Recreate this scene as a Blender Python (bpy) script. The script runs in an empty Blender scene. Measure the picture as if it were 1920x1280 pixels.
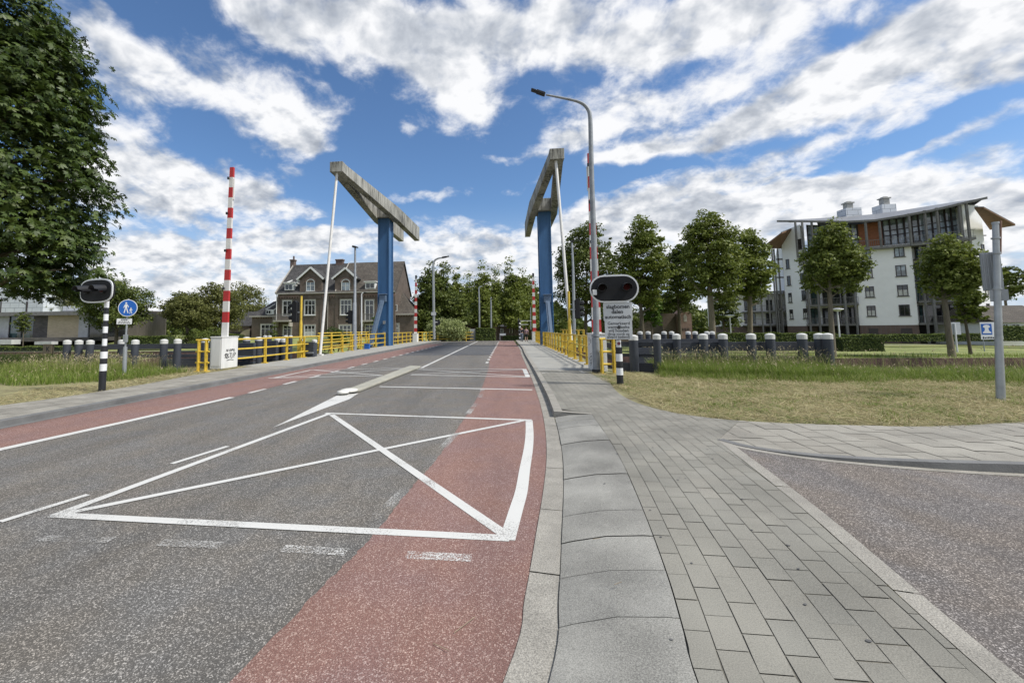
import bpy, bmesh, math, random
import numpy as np
from mathutils import Vector, Matrix
scene = bpy.context.scene
col = scene.collection
R = math.radians

# ------------------------------------------------------------------ camera
F_PX, CX, CY, ROLL, PITCH, EYE = 800.0, 850.0, 552.0, 0.010, math.atan(65/800), 1.6
YAW = R(-6.98619)
cyw, syw, cp_, sp_ = math.cos(YAW), math.sin(YAW), math.cos(PITCH), math.sin(PITCH)
_f = Vector((syw*cp_, cyw*cp_, sp_)); _r = Vector((cyw, -syw, 0)); _u = Vector((-syw*sp_, -cyw*sp_, cp_))
cR, sR = math.cos(ROLL), math.sin(ROLL)
_r2 = cR*_r - sR*_u; _u2 = sR*_r + cR*_u
cam_d = bpy.data.cameras.new("camera"); cam = bpy.data.objects.new("camera", cam_d); col.objects.link(cam)
cam.matrix_world = Matrix(((_r2.x,_u2.x,-_f.x,0),(_r2.y,_u2.y,-_f.y,0),(_r2.z,_u2.z,-_f.z,EYE),(0,0,0,1)))
cam_d.sensor_width = 36; cam_d.sensor_fit = 'HORIZONTAL'; cam_d.lens = 36*F_PX/1920
cam_d.shift_x = (960-CX)/1920; cam_d.shift_y = -(640-CY)/1920
cam_d.clip_start = 0.05; cam_d.clip_end = 6000
scene.camera = cam
scene.render.engine = 'CYCLES'
scene.render.resolution_x, scene.render.resolution_y = 1024, 682
vs = scene.view_settings
vs.view_transform = 'Standard'; vs.look = 'None'; vs.exposure = 0.36; vs.gamma = 1.0; vs.use_curve_mapping = False

# measured positions: the survey of the place was taken from the photograph's own sight lines
def ray(px, py):
    return _r2*((px-CX)/F_PX) + _u2*((CY-py)/F_PX) + _f
def G(px, py, z=0.0):
    d = ray(px, py); t = (z-EYE)/d.z
    return Vector((d.x*t, d.y*t, z))
def P(px, py, Y):
    d = ray(px, py); t = Y/d.y
    return Vector((d.x*t, Y, EYE+d.z*t))
def PW(px, py, a, b):            # sight line meets the vertical wall through plan points a, b
    d = ray(px, py); nx, ny = b[1]-a[1], a[0]-b[0]
    t = (a[0]*nx+a[1]*ny)/(d.x*nx+d.y*ny)
    return Vector((d.x*t, d.y*t, EYE+d.z*t))

# ------------------------------------------------------------------ sun + sky with broken clouds
SUN_EL, SUN_AZ = R(52), R(104)          # azimuth measured from +Y towards +X
sd = bpy.data.lights.new("sun", 'SUN'); sd.energy = 3.7; sd.angle = R(8); sd.color = (1.0, .955, .89)
so = bpy.data.objects.new("sun", sd); col.objects.link(so)
sdir = Vector((math.sin(SUN_AZ)*math.cos(SUN_EL), math.cos(SUN_AZ)*math.cos(SUN_EL), math.sin(SUN_EL)))
so.rotation_euler = sdir.to_track_quat('Z','Y').to_euler()
w = bpy.data.worlds.new("World"); scene.world = w; w.use_nodes = True
nt = w.node_tree; N = nt.nodes; L = nt.links; N.clear()
def nd(t, **k):
    n = N.new(t)
    for a, b in k.items(): setattr(n, a, b)
    return n
def mth(op, a, b=None, c=None, clamp=False):
    n = N.new('ShaderNodeMath'); n.operation = op; n.use_clamp = clamp
    for i, v in enumerate((a, b, c)):
        if v is None: continue
        if isinstance(v, (int, float)): n.inputs[i].default_value = v
        else: L.new(v, n.inputs[i])
    return n.outputs[0]
def mrange(v, a, b, c, d, smooth=True):
    n = N.new('ShaderNodeMapRange'); n.interpolation_type = 'SMOOTHSTEP' if smooth else 'LINEAR'
    L.new(v, n.inputs['Value']); n.inputs['From Min'].default_value = a; n.inputs['From Max'].default_value = b
    n.inputs['To Min'].default_value = c; n.inputs['To Max'].default_value = d
    return n.outputs['Result']
sky = nd('ShaderNodeTexSky', sky_type='NISHITA', sun_disc=False, sun_elevation=SUN_EL, sun_rotation=SUN_AZ, air_density=1.0, dust_density=.6, ozone_density=2.5)
tc = nd('ShaderNodeTexCoord'); sep = nd('ShaderNodeSeparateXYZ'); L.new(tc.outputs['Generated'], sep.inputs[0])
az = mth('ARCTAN2', sep.outputs[0], sep.outputs[1]); el = mth('ARCSINE', sep.outputs[2])
comb = nd('ShaderNodeCombineXYZ'); L.new(az, comb.inputs[0]); L.new(el, comb.inputs[1])
# cloud-layer coordinates: the direction carried up to a flat layer
zz = mth('ADD', mth('MAXIMUM', sep.outputs[2], 0.0), 0.42)
lay = nd('ShaderNodeCombineXYZ'); L.new(mth('DIVIDE', sep.outputs[0], zz), lay.inputs[0]); L.new(mth('DIVIDE', sep.outputs[1], zz), lay.inputs[1])
lay.inputs[2].default_value = 3.7
def noise(vec, scale, detail, rough, dist=0.0, dims='3D'):
    n = N.new('ShaderNodeTexNoise'); n.inputs['Scale'].default_value = scale; n.inputs['Detail'].default_value = detail
    n.inputs['Roughness'].default_value = rough; n.inputs['Distortion'].default_value = dist
    L.new(vec, n.inputs['Vector']); return n
def vadd(v, off):
    n = N.new('ShaderNodeVectorMath'); n.operation = 'ADD'; L.new(v, n.inputs[0]); n.inputs[1].default_value = off; return n.outputs[0]
warp = noise(lay.outputs[0], 4.0, 3, .55)
ws = nd('ShaderNodeVectorMath', operation='SUBTRACT'); L.new(warp.outputs['Color'], ws.inputs[0]); ws.inputs[1].default_value = (.5,.5,.5)
wm = nd('ShaderNodeVectorMath', operation='MULTIPLY'); L.new(ws.outputs[0], wm.inputs[0]); wm.inputs[1].default_value = (.16,.11,0)
wa = nd('ShaderNodeVectorMath', operation='ADD'); L.new(comb.outputs[0], wa.inputs[0]); L.new(wm.outputs[0], wa.inputs[1])
def azel(px, py):
    d = ray(px, py).normalized(); return math.atan2(d.x, d.y), math.asin(d.z)
BLOBS = [ # px, py, rx, ry, weight, tilt(deg, + rises to the right)
 (250,130,130,75,1,-20),(400,165,180,45,1,-14),(540,235,110,45,1,10),(560,260,60,30,.6,0),(250,280,110,55,1,-15),(330,340,170,55,1,-5),(470,360,120,40,.9,-10),(260,390,150,40,.9,0),
 (480,455,240,32,1,3),(250,475,130,30,.9,0),(340,520,300,30,.7,0),(600,455,90,24,.9,4),(430,495,260,16,.5,0),(400,555,320,22,.7,0),
 (460,20,120,45,1,-20),(600,50,150,70,1,-5),(760,70,160,75,1,-10),(830,150,100,45,1,-12),(900,60,170,75,1,0),(880,200,70,32,.8,-20),(1060,60,180,80,1,5),
 (1200,100,150,50,.7,8),(1300,30,220,50,1,4),(1500,20,160,40,.6,8),
 (1720,90,260,70,1,16),(1600,160,260,50,1,8),(1880,120,180,90,1,8),(1450,190,160,36,.7,10),(1850,40,150,60,.9,5),
 (1100,230,120,38,.75,12),(1260,265,170,30,.9,6),(1080,270,110,26,.8,6),(1400,250,120,24,.6,3),(1180,295,100,18,.7,4),
 (1460,290,210,14,.6,9),(1700,285,150,18,.5,5),(1250,330,120,12,.4,10),
 (1170,405,150,45,1,4),(1340,370,120,50,1,3),(1500,350,130,48,1,3),(1660,360,140,42,1,-4),(1560,400,300,60,1,0),(1880,360,90,60,1,6),(1880,440,90,60,.8,0),(1240,460,260,60,1,0),
 (1080,440,70,40,.8,0),(880,450,150,26,1,0),(880,495,170,30,1,0),(970,540,200,30,.8,0),(860,414,34,12,.7,0),(925,300,38,14,.8,0),(1000,308,40,12,.5,0),(770,358,60,16,.5,0),(850,358,55,14,.5,0),
 (552,312,28,14,.6,0),(757,242,30,12,.6,0),(780,262,24,10,.3,0),(180,7,30,14,.8,-20),(870,245,50,18,.5,-20),
 (270,50,110,40,-1,-22),(640,150,60,22,-.7,-30),(560,120,80,14,-.6,-10),(500,205,110,14,-.3,-12),(790,300,190,60,-1.1,0),(690,370,70,60,-1,0),(700,230,50,36,-.6,0),(900,385,150,22,-.9,0),(380,250,90,22,-.7,-16),(590,345,50,25,-.5,0),
 (980,240,60,40,-.9,0),(1290,135,110,22,-.55,10),(1000,160,50,22,-.5,0),(1120,340,170,20,-.9,8),(1750,235,300,20,-1,8),(1500,325,300,10,-.5,6),(330,425,150,10,-.8,0),(900,330,150,20,-.6,0),(1110,150,60,14,-.3,0),(640,420,60,10,-.6,0),
 (1350,60,200,60,.6,8),(1400,130,120,40,.4,10),(1250,190,140,40,.6,8),(1650,230,200,20,.2,10),(1750,320,200,16,.5,3),(1000,215,80,16,.3,6),(160,300,80,90,.6,0),(480,150,120,30,.5,-10),(700,130,60,30,.4,0),(1150,330,90,14,.3,6),(1330,320,110,10,.3,6),(1700,490,300,60,.8,0),(400,590,400,20,.6,0),(1400,560,500,40,.7,0),(900,590,300,20,.5,0),
]
# every blob waits for the sum so far, so the shader compiler works them off one after another
acc = None
for (px, py, rx, ry, wt, tl) in BLOBS:
    a0, e0 = azel(px, py); a1, e1 = azel(px+rx, py); a2, e2 = azel(px, py-ry)
    src = wa.outputs[0]
    if acc is not None:
        va = nd('ShaderNodeVectorMath', operation='MULTIPLY_ADD'); L.new(acc, va.inputs[0]); va.inputs[1].default_value = (1e-7,)*3; L.new(src, va.inputs[2]); src = va.outputs[0]
    m = nd('ShaderNodeMapping', vector_type='TEXTURE'); L.new(src, m.inputs['Vector'])
    m.inputs['Location'].default_value = (a0, e0, 0); m.inputs['Rotation'].default_value = (0, 0, R(tl))
    m.inputs['Scale'].default_value = (math.hypot(a1-a0, e1-e0)*1.15, math.hypot(a2-a0, e2-e0)*1.15, 1)
    ln = nd('ShaderNodeVectorMath', operation='LENGTH'); L.new(m.outputs[0], ln.inputs[0])
    v = mrange(ln.outputs['Value'], 0.15, 1.35, wt, 0.0)
    acc = v if acc is None else mth('ADD', acc, v)
dens = mth('MINIMUM', acc, 1.2)
n1 = noise(lay.outputs[0], 12.0, 8, .62, .2)
n2 = noise(lay.outputs[0], 1.9, 3, .5)
dn = mth('ADD', dens, mth('MULTIPLY', mth('SUBTRACT', n1.outputs['Fac'], .47), 2.8))
dn = mth('ADD', dn, mth('MULTIPLY', mth('SUBTRACT', n2.outputs['Fac'], .5), 1.0))
# behind the camera a plain broken cover
back = mrange(sep.outputs[1], -.1, .25, .55, 0.0)
dn = mth('ADD', dn, back)
alpha = mrange(dn, -.08, 1.2, 0, 1)
# lit tops, greyer bases and cores
def vscale(v, k):
    n = N.new('ShaderNodeVectorMath'); n.operation = 'SCALE'; L.new(v, n.inputs[0]); n.inputs['Scale'].default_value = k; return n.outputs[0]
na = noise(lay.outputs[0], 12.0, 4, .55, .2); nb = noise(vscale(lay.outputs[0], .98), 12.0, 4, .55, .2)
relief = mth('MULTIPLY', mth('SUBTRACT', na.outputs['Fac'], nb.outputs['Fac']), 1.7)
n3 = noise(lay.outputs[0], 3.1, 5, .55)
core = mth('MULTIPLY', mrange(dn, .75, 1.75, 0, 1), mrange(n3.outputs['Fac'], .36, .62, .15, 1.0))
br = mth('ADD', mth('SUBTRACT', .90, mth('MULTIPLY', core, .32)), relief)
br = mth('MINIMUM', mth('MAXIMUM', br, .36), 1.0)
cr = nd('ShaderNodeValToRGB'); L.new(br, cr.inputs[0])
cr.color_ramp.elements[0].position = .30; cr.color_ramp.elements[0].color = (2.7, 3.0, 3.55, 1)
cr.color_ramp.elements[1].position = .98; cr.color_ramp.elements[1].color = (7.6, 7.65, 7.8, 1)
e_ = cr.color_ramp.elements.new(.62); e_.color = (4.5, 4.8, 5.3, 1)
tint = nd('ShaderNodeMix', data_type='RGBA', blend_type='MULTIPLY'); tint.inputs[0].default_value = 1
L.new(sky.outputs[0], tint.inputs[6]); tint.inputs[7].default_value = (.78, .96, 1.12, 1)
hz = nd('ShaderNodeMix', data_type='RGBA'); L.new(mrange(el, 0.02, .30, .85, 0.0), hz.inputs[0]); L.new(tint.outputs[2], hz.inputs[6]); hz.inputs[7].default_value = (4.6, 5.4, 6.6, 1)
mx = nd('ShaderNodeMix', data_type='RGBA'); L.new(alpha, mx.inputs[0]); L.new(hz.outputs[2], mx.inputs[6]); L.new(cr.outputs[0], mx.inputs[7])
bg = nd('ShaderNodeBackground'); L.new(mx.outputs[2], bg.inputs[0]); bg.inputs[1].default_value = 0.10
wo = nd('ShaderNodeOutputWorld'); L.new(bg.outputs[0], wo.inputs[0])
w.cycles.sampling_method = 'MANUAL'; w.cycles.sample_map_resolution = 512

# ------------------------------------------------------------------ materials
MATS = {}
def pm(name, c, rough=.7, var=.15, scale=4.0, bump=0.0, bscale=40.0, metal=0.0, spec=.4, c2=None, fine=0.0, fscale=250.0, stretch=(1,1,1), coat=0.0, trans=0.0):
    m = bpy.data.materials.new(name); m.use_nodes = True; t = m.node_tree; n = t.nodes; l = t.links
    b = n['Principled BSDF']; b.inputs['Roughness'].default_value = rough; b.inputs['Metallic'].default_value = metal
    b.inputs['Specular IOR Level'].default_value = spec; b.inputs['Coat Weight'].default_value = coat
    tc = n.new('ShaderNodeTexCoord'); mp = n.new('ShaderNodeMapping'); mp.inputs['Scale'].default_value = stretch
    l.new(tc.outputs['Object'], mp.inputs[0])
    nz = n.new('ShaderNodeTexNoise'); nz.inputs['Scale'].default_value = scale; nz.inputs['Detail'].default_value = 6; nz.inputs['Roughness'].default_value = .65
    l.new(mp.outputs[0], nz.inputs['Vector'])
    cr = n.new('ShaderNodeValToRGB'); l.new(nz.outputs['Fac'], cr.inputs[0])
    cr.color_ramp.elements[0].position = .3; cr.color_ramp.elements[1].position = .7
    lo = [x*(1-var) for x in c]; hi = [min(1, x*(1+var)) for x in (c2 or c)]
    cr.color_ramp.elements[0].color = (*lo, 1); cr.color_ramp.elements[1].color = (*hi, 1)
    out = cr.outputs[0]
    if fine:
        f = n.new('ShaderNodeTexNoise'); f.inputs['Scale'].default_value = fscale; f.inputs['Detail'].default_value = 3; f.inputs['Roughness'].default_value = .8
        l.new(tc.outputs['Object'], f.inputs['Vector'])
        r = n.new('ShaderNodeMapRange'); l.new(f.outputs['Fac'], r.inputs[0]); r.inputs[1].default_value = .35; r.inputs[2].default_value = .65
        r.inputs[3].default_value = 1-fine; r.inputs[4].default_value = 1+fine
        vm = n.new('ShaderNodeVectorMath'); vm.operation = 'SCALE'; l.new(out, vm.inputs[0]); l.new(r.outputs[0], vm.inputs['Scale']); out = vm.outputs[0]
    l.new(out, b.inputs['Base Color'])
    if bump:
        bz = n.new('ShaderNodeTexNoise'); bz.inputs['Scale'].default_value = bscale; bz.inputs['Detail'].default_value = 4; l.new(mp.outputs[0], bz.inputs['Vector'])
        bp = n.new('ShaderNodeBump'); bp.inputs['Strength'].default_value = bump; bp.inputs['Distance'].default_value = .02
        l.new(bz.outputs['Fac'], bp.inputs['Height']); l.new(bp.outputs[0], b.inputs['Normal'])
    MATS[name] = m; return m
def attr_mat(name, cols, rough=.7, transl=0.0, spec=.3, fine=0.0):
    """colour picked per face from the mesh's own random value"""
    m = bpy.data.materials.new(name); m.use_nodes = True; t = m.node_tree; n = t.nodes; l = t.links
    b = n['Principled BSDF']; b.inputs['Roughness'].default_value = rough; b.inputs['Specular IOR Level'].default_value = spec
    a = n.new('ShaderNodeAttribute'); a.attribute_name = 'rnd'
    cr = n.new('ShaderNodeValToRGB'); l.new(a.outputs['Fac'], cr.inputs[0])
    for i, c in enumerate(cols):
        p = i/(len(cols)-1)
        if i == 0: e = cr.color_ramp.elements[0]
        elif i == len(cols)-1: e = cr.color_ramp.elements[-1]
        else: e = cr.color_ramp.elements.new(p)
        e.position = p; e.color = (*c, 1)
    out = cr.outputs[0]
    if fine:
        tc = n.new('ShaderNodeTexCoord'); f = n.new('ShaderNodeTexNoise'); f.inputs['Scale'].default_value = 150; f.inputs['Detail'].default_value = 3; f.inputs['Roughness'].default_value = .8
        l.new(tc.outputs['Object'], f.inputs['Vector'])
        g = n.new('ShaderNodeTexNoise'); g.inputs['Scale'].default_value = 1.3; g.inputs['Detail'].default_value = 7; l.new(tc.outputs['Object'], g.inputs['Vector'])
        s = n.new('ShaderNodeMath'); s.operation = 'MULTIPLY_ADD'; l.new(g.outputs['Fac'], s.inputs[0]); s.inputs[1].default_value = .6; l.new(f.outputs['Fac'], s.inputs[2])
        r = n.new('ShaderNodeMapRange'); l.new(s.outputs[0], r.inputs[0]); r.inputs[1].default_value = .64; r.inputs[2].default_value = .96
        r.inputs[3].default_value = 1-fine; r.inputs[4].default_value = 1+fine
        vm = n.new('ShaderNodeVectorMath'); vm.operation = 'SCALE'; l.new(out, vm.inputs[0]); l.new(r.outputs[0], vm.inputs['Scale']); out = vm.outputs[0]
    l.new(out, b.inputs['Base Color'])
    if transl:
        tr = n.new('ShaderNodeBsdfTranslucent'); l.new(out, tr.inputs[0])
        ms = n.new('ShaderNodeMixShader'); ms.inputs[0].default_value = transl
        l.new(b.outputs[0], ms.inputs[1]); l.new(tr.outputs[0], ms.inputs[2]); l.new(ms.outputs[0], n['Material Output'].inputs[0])
    MATS[name] = m; return m
def brick_mat(name, c1, c2, mortar, bw=.22, bh=.065, ms=.012, rough=.85, var=.5):
    m = bpy.data.materials.new(name); m.use_nodes = True; t = m.node_tree; n = t.nodes; l = t.links
    b = n['Principled BSDF']; b.inputs['Roughness'].default_value = rough; b.inputs['Specular IOR Level'].default_value = .25
    tc = n.new('ShaderNodeTexCoord'); s = n.new('ShaderNodeSeparateXYZ'); l.new(tc.outputs['Object'], s.inputs[0])
    ad = n.new('ShaderNodeMath'); ad.operation = 'ADD'; l.new(s.outputs[0], ad.inputs[0]); l.new(s.outputs[1], ad.inputs[1])
    cb = n.new('ShaderNodeCombineXYZ'); l.new(ad.outputs[0], cb.inputs[0]); l.new(s.outputs[2], cb.inputs[1])
    bt = n.new('ShaderNodeTexBrick'); l.new(cb.outputs[0], bt.inputs['Vector']); bt.inputs['Scale'].default_value = 1
    bt.inputs['Brick Width'].default_value = bw; bt.inputs['Row Height'].default_value = bh; bt.inputs['Mortar Size'].default_value = ms
    bt.inputs['Color1'].default_value = (*c1, 1); bt.inputs['Color2'].default_value = (*c2, 1); bt.inputs['Mortar'].default_value = (*mortar, 1)
    nz = n.new('ShaderNodeTexNoise'); nz.inputs['Scale'].default_value = .8; nz.inputs['Detail'].default_value = 7; nz.inputs['Roughness'].default_value = .7; l.new(tc.outputs['Object'], nz.inputs['Vector'])
    r = n.new('ShaderNodeMapRange'); l.new(nz.outputs['Fac'], r.inputs[0]); r.inputs[1].default_value = .3; r.inputs[2].default_value = .7; r.inputs[3].default_value = 1-var*.6; r.inputs[4].default_value = 1+var*.5
    vm = n.new('ShaderNodeVectorMath'); vm.operation = 'SCALE'; l.new(bt.outputs[0], vm.inputs[0]); l.new(r.outputs[0], vm.inputs['Scale'])
    l.new(vm.outputs[0], b.inputs['Base Color'])
    bp = n.new('ShaderNodeBump'); bp.inputs['Strength'].default_value = .5; bp.inputs['Distance'].default_value = .02; bp.invert = True
    l.new(bt.outputs['Fac'], bp.inputs['Height']); l.new(bp.outputs[0], b.inputs['Normal'])
    MATS[name] = m; return m
def glass_mat(name, c=(.03,.04,.045), rough=.06):
    m = bpy.data.materials.new(name); m.use_nodes = True; t = m.node_tree; n = t.nodes; l = t.links
    b = n['Principled BSDF']; b.inputs['Base Color'].default_value = (*c, 1); b.inputs['Roughness'].default_value = rough; b.inputs['Specular IOR Level'].default_value = .9
    tc = n.new('ShaderNodeTexCoord'); nz = n.new('ShaderNodeTexNoise'); nz.inputs['Scale'].default_value = 1.3; nz.inputs['Detail'].default_value = 3; l.new(tc.outputs['Object'], nz.inputs['Vector'])
    cr = n.new('ShaderNodeValToRGB'); l.new(nz.outputs['Fac'], cr.inputs[0]); cr.color_ramp.elements[0].position = .4; cr.color_ramp.elements[1].position = .65
    cr.color_ramp.elements[0].color = (*[x*.6 for x in c], 1); cr.color_ramp.elements[1].color = (*[x*2.0 for x in c], 1); l.new(cr.outputs[0], b.inputs['Base Color'])
    MATS[name] = m; return m
def asphalt(name, base, stone, rough=.85, seed=0.0, patch=.22):
    """fine open-textured asphalt: binder with pale stones, long worn streaks"""
    m = bpy.data.materials.new(name); m.use_nodes = True; t = m.node_tree; n = t.nodes; l = t.links
    b = n['Principled BSDF']; b.inputs['Roughness'].default_value = rough; b.inputs['Specular IOR Level'].default_value = .3
    tc = n.new('ShaderNodeTexCoord'); mp = n.new('ShaderNodeMapping'); mp.inputs['Location'].default_value = (seed, seed, 0); l.new(tc.outputs['Object'], mp.inputs[0])
    v = n.new('ShaderNodeTexVoronoi'); v.inputs['Scale'].default_value = 150; l.new(mp.outputs[0], v.inputs['Vector'])
    hsv = n.new('ShaderNodeSeparateColor'); l.new(v.outputs['Color'], hsv.inputs[0])
    r1 = n.new('ShaderNodeMapRange'); l.new(hsv.outputs[0], r1.inputs[0]); r1.inputs[1].default_value = .25; r1.inputs[2].default_value = 1.0; r1.inputs[3].default_value = 0; r1.inputs[4].default_value = 1
    pw = n.new('ShaderNodeMath'); pw.operation = 'POWER'; l.new(r1.outputs[0], pw.inputs[0]); pw.inputs[1].default_value = 4.0; pw.use_clamp = True
    mix = n.new('ShaderNodeMix'); mix.data_type = 'RGBA'; l.new(pw.outputs[0], mix.inputs[0]); mix.inputs[6].default_value = (*base, 1); mix.inputs[7].default_value = (*stone, 1)
    nz = n.new('ShaderNodeTexNoise'); nz.inputs['Scale'].default_value = .9; nz.inputs['Detail'].default_value = 8; nz.inputs['Roughness'].default_value = .7
    mp2 = n.new('ShaderNodeMapping'); mp2.inputs['Scale'].default_value = (1.3, .12, 1); l.new(tc.outputs['Object'], mp2.inputs[0]); l.new(mp2.outputs[0], nz.inputs['Vector'])
    r2 = n.new('ShaderNodeMapRange'); l.new(nz.outputs['Fac'], r2.inputs[0]); r2.inputs[1].default_value = .3; r2.inputs[2].default_value = .7; r2.inputs[3].default_value = 1-patch; r2.inputs[4].default_value = 1+patch
    hn = n.new('ShaderNodeTexNoise'); hn.inputs['Scale'].default_value = 1.7; hn.inputs['Detail'].default_value = 5; l.new(mp.outputs[0], hn.inputs['Vector'])
    hr = n.new('ShaderNodeValToRGB'); l.new(hn.outputs['Fac'], hr.inputs[0]); hr.color_ramp.elements[0].position = .38; hr.color_ramp.elements[0].color = (.96,.985,1.025,1); hr.color_ramp.elements[1].position = .62; hr.color_ramp.elements[1].color = (1.03,1.0,.96,1)
    hm = n.new('ShaderNodeMix'); hm.data_type = 'RGBA'; hm.blend_type = 'MULTIPLY'; hm.inputs[0].default_value = 1; l.new(mix.outputs[2], hm.inputs[6]); l.new(hr.outputs[0], hm.inputs[7])
    fn = n.new('ShaderNodeTexNoise'); fn.inputs['Scale'].default_value = 210; fn.inputs['Detail'].default_value = 2; l.new(mp.outputs[0], fn.inputs['Vector'])
    fr = n.new('ShaderNodeMapRange'); l.new(fn.outputs['Fac'], fr.inputs[0]); fr.inputs[1].default_value = .35; fr.inputs[2].default_value = .65; fr.inputs[3].default_value = .62; fr.inputs[4].default_value = 1.38
    pr = n.new('ShaderNodeMath'); pr.operation = 'MULTIPLY'; l.new(fr.outputs[0], pr.inputs[0]); l.new(r2.outputs[0], pr.inputs[1])
    vm = n.new('ShaderNodeVectorMath'); vm.operation = 'SCALE'; l.new(hm.outputs[2], vm.inputs[0]); l.new(pr.outputs[0], vm.inputs['Scale']); l.new(vm.outputs[0], b.inputs['Base Color'])
    bp = n.new('ShaderNodeBump'); bp.inputs['Strength'].default_value = .35; bp.inputs['Distance'].default_value = .006; l.new(v.outputs['Distance'], bp.inputs['Height']); l.new(bp.outputs[0], b.inputs['Normal'])
    MATS[name] = m; return m
def paint_mat(name, c, wear=.5, sc=85, lo=.42):
    """road paint, worn through to what lies under it"""
    m = bpy.data.materials.new(name); m.use_nodes = True; t = m.node_tree; n = t.nodes; l = t.links
    b = n['Principled BSDF']; b.inputs['Base Color'].default_value = (*c, 1); b.inputs['Roughness'].default_value = .6
    tc = n.new('ShaderNodeTexCoord'); nz = n.new('ShaderNodeTexNoise'); nz.inputs['Scale'].default_value = sc; nz.inputs['Detail'].default_value = 5; nz.inputs['Roughness'].default_value = .8; l.new(tc.outputs['Object'], nz.inputs['Vector'])
    big = n.new('ShaderNodeTexNoise'); big.inputs['Scale'].default_value = 1.6; big.inputs['Detail'].default_value = 4; l.new(tc.outputs['Object'], big.inputs['Vector'])
    s = n.new('ShaderNodeMath'); s.operation = 'MULTIPLY_ADD'; l.new(big.outputs['Fac'], s.inputs[0]); s.inputs[1].default_value = .6; l.new(nz.outputs['Fac'], s.inputs[2])
    r = n.new('ShaderNodeMapRange'); l.new(s.outputs[0], r.inputs[0]); r.inputs[1].default_value = lo+wear*.3; r.inputs[2].default_value = lo+wear*.3+.12; r.inputs[3].default_value = 0; r.inputs[4].default_value = 1
    l.new(r.outputs[0], b.inputs['Alpha'])
    MATS[name] = m; return m

asphalt('asphalt', (.094,.088,.078), (.40,.375,.335))
asphalt('asphalt_side', (.100,.088,.078), (.42,.38,.34), seed=3)
asphalt('asphalt_dark', (.072,.074,.076), (.22,.22,.22), seed=7, patch=.1)
asphalt('asphalt_red', (.178,.100,.084), (.40,.30,.26), seed=5, patch=.16)
paint_mat('road_paint', (.56,.555,.52), wear=.55, lo=.43)
paint_mat('worn_paint', (.66,.65,.61), wear=.85, lo=.525)
paint_mat('faint_paint', (.44,.43,.40), wear=1.0, lo=.50)
pm('kerb_stone', (.27,.255,.22), .88, .25, 2.2, .3, 90, fine=.45, fscale=130)
pm('kerb_dark', (.15,.15,.145), .85, .25, 2, .3, 60, fine=.25)
pm('joint_sand', (.13,.122,.098), .95, .3, 6, fine=.3)
pm('bridge_walk', (.30,.295,.265), .9, .15, 1.2, .1, 80, fine=.12, fscale=90)
attr_mat('slab', [(.225,.221,.199),(.255,.249,.222),(.238,.233,.208)], .85, fine=.48)
attr_mat('paver', [(.192,.185,.157),(.218,.209,.177),(.203,.197,.169),(.232,.221,.187)], .85, fine=.30)
attr_mat('paver_pale', [(.235,.22,.186),(.285,.27,.23),(.256,.242,.206)], .88, fine=.28)
pm('island_concrete', (.33,.32,.265), .85, .2, 2, .2, 60, fine=.15)
pm('soil', (.19,.16,.085), .95, .35, 2.5, .5, 20, c2=(.22,.21,.10), fine=.3, fscale=60)
pm('lawn', (.15,.19,.05), .95, .3, .35, .4, 30, c2=(.22,.235,.08), fine=.35, fscale=25)
pm('blue_steel', (.030,.100,.225), .5, .16, .8, .03, 8, spec=.4, stretch=(1.5,1.5,.25), c2=(.045,.125,.26), fine=.06, fscale=30)
pm('strut_blue', (.10,.145,.21), .5, .15, 2)
pm('galv', (.36,.38,.39), .45, .15, 5, metal=.55)
pm('galv_dull', (.25,.27,.29), .6, .2, 6, metal=.2)
pm('yellow', (.50,.345,.035), .55, .2, 3, .05, 40, c2=(.62,.44,.06), fine=.12, fscale=60)
pm('white_paint', (.60,.59,.54), .6, .10, 2.2, .03, 30, fine=.06, fscale=60)
pm('white_panel', (.66,.66,.63), .6, .10, 1.6, stretch=(3,3,.5), fine=.05)
pm('red_paint', (.42,.03,.03), .5, .12, 4)
pm('boom_white', (.64,.63,.60), .5, .1, 3)
pm('black_paint', (.018,.019,.022), .5, .3, 4, fine=.2)
pm('black_matt', (.010,.011,.013), .85, .3, 5)
pm('timber_dark', (.040,.046,.055), .8, .3, 3, .4, 30, stretch=(1,1,8), fine=.2, fscale=60)
pm('timber_plank', (.045,.050,.060), .8, .35, 2, .4, 30, stretch=(.4,.4,8), fine=.2, fscale=60)
pm('post_grey', (.042,.048,.060), .7, .2, 3, .2, 30, stretch=(2,2,.4), fine=.15, fscale=60)
pm('cap_white', (.58,.58,.55), .6, .12, 6, fine=.08, fscale=60)
pm('bark', (.10,.085,.06), .95, .35, 5, .8, 25, stretch=(3,3,.6), fine=.2)
pm('bark_pale', (.17,.145,.10), .95, .3, 5, .7, 25, stretch=(3,3,.6), fine=.2)
pm('sign_blue', (.015,.11,.42), .4, .03, 2)
pm('sign_white', (.72,.73,.73), .4, .04, 2)
pm('sign_grey', (.50,.52,.53), .45, .1, 4)
pm('sign_back', (.30,.32,.34), .5, .12, 5, metal=.3)
pm('sign_ink', (.03,.03,.032), .5, .05, 2)
pm('lamp_black', (.012,.012,.013), .35, .1, 3)
pm('quay_brick', (.085,.055,.045), .9, .4, 2, .5, 25, c2=(.13,.075,.06), fine=.3, fscale=20)
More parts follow.
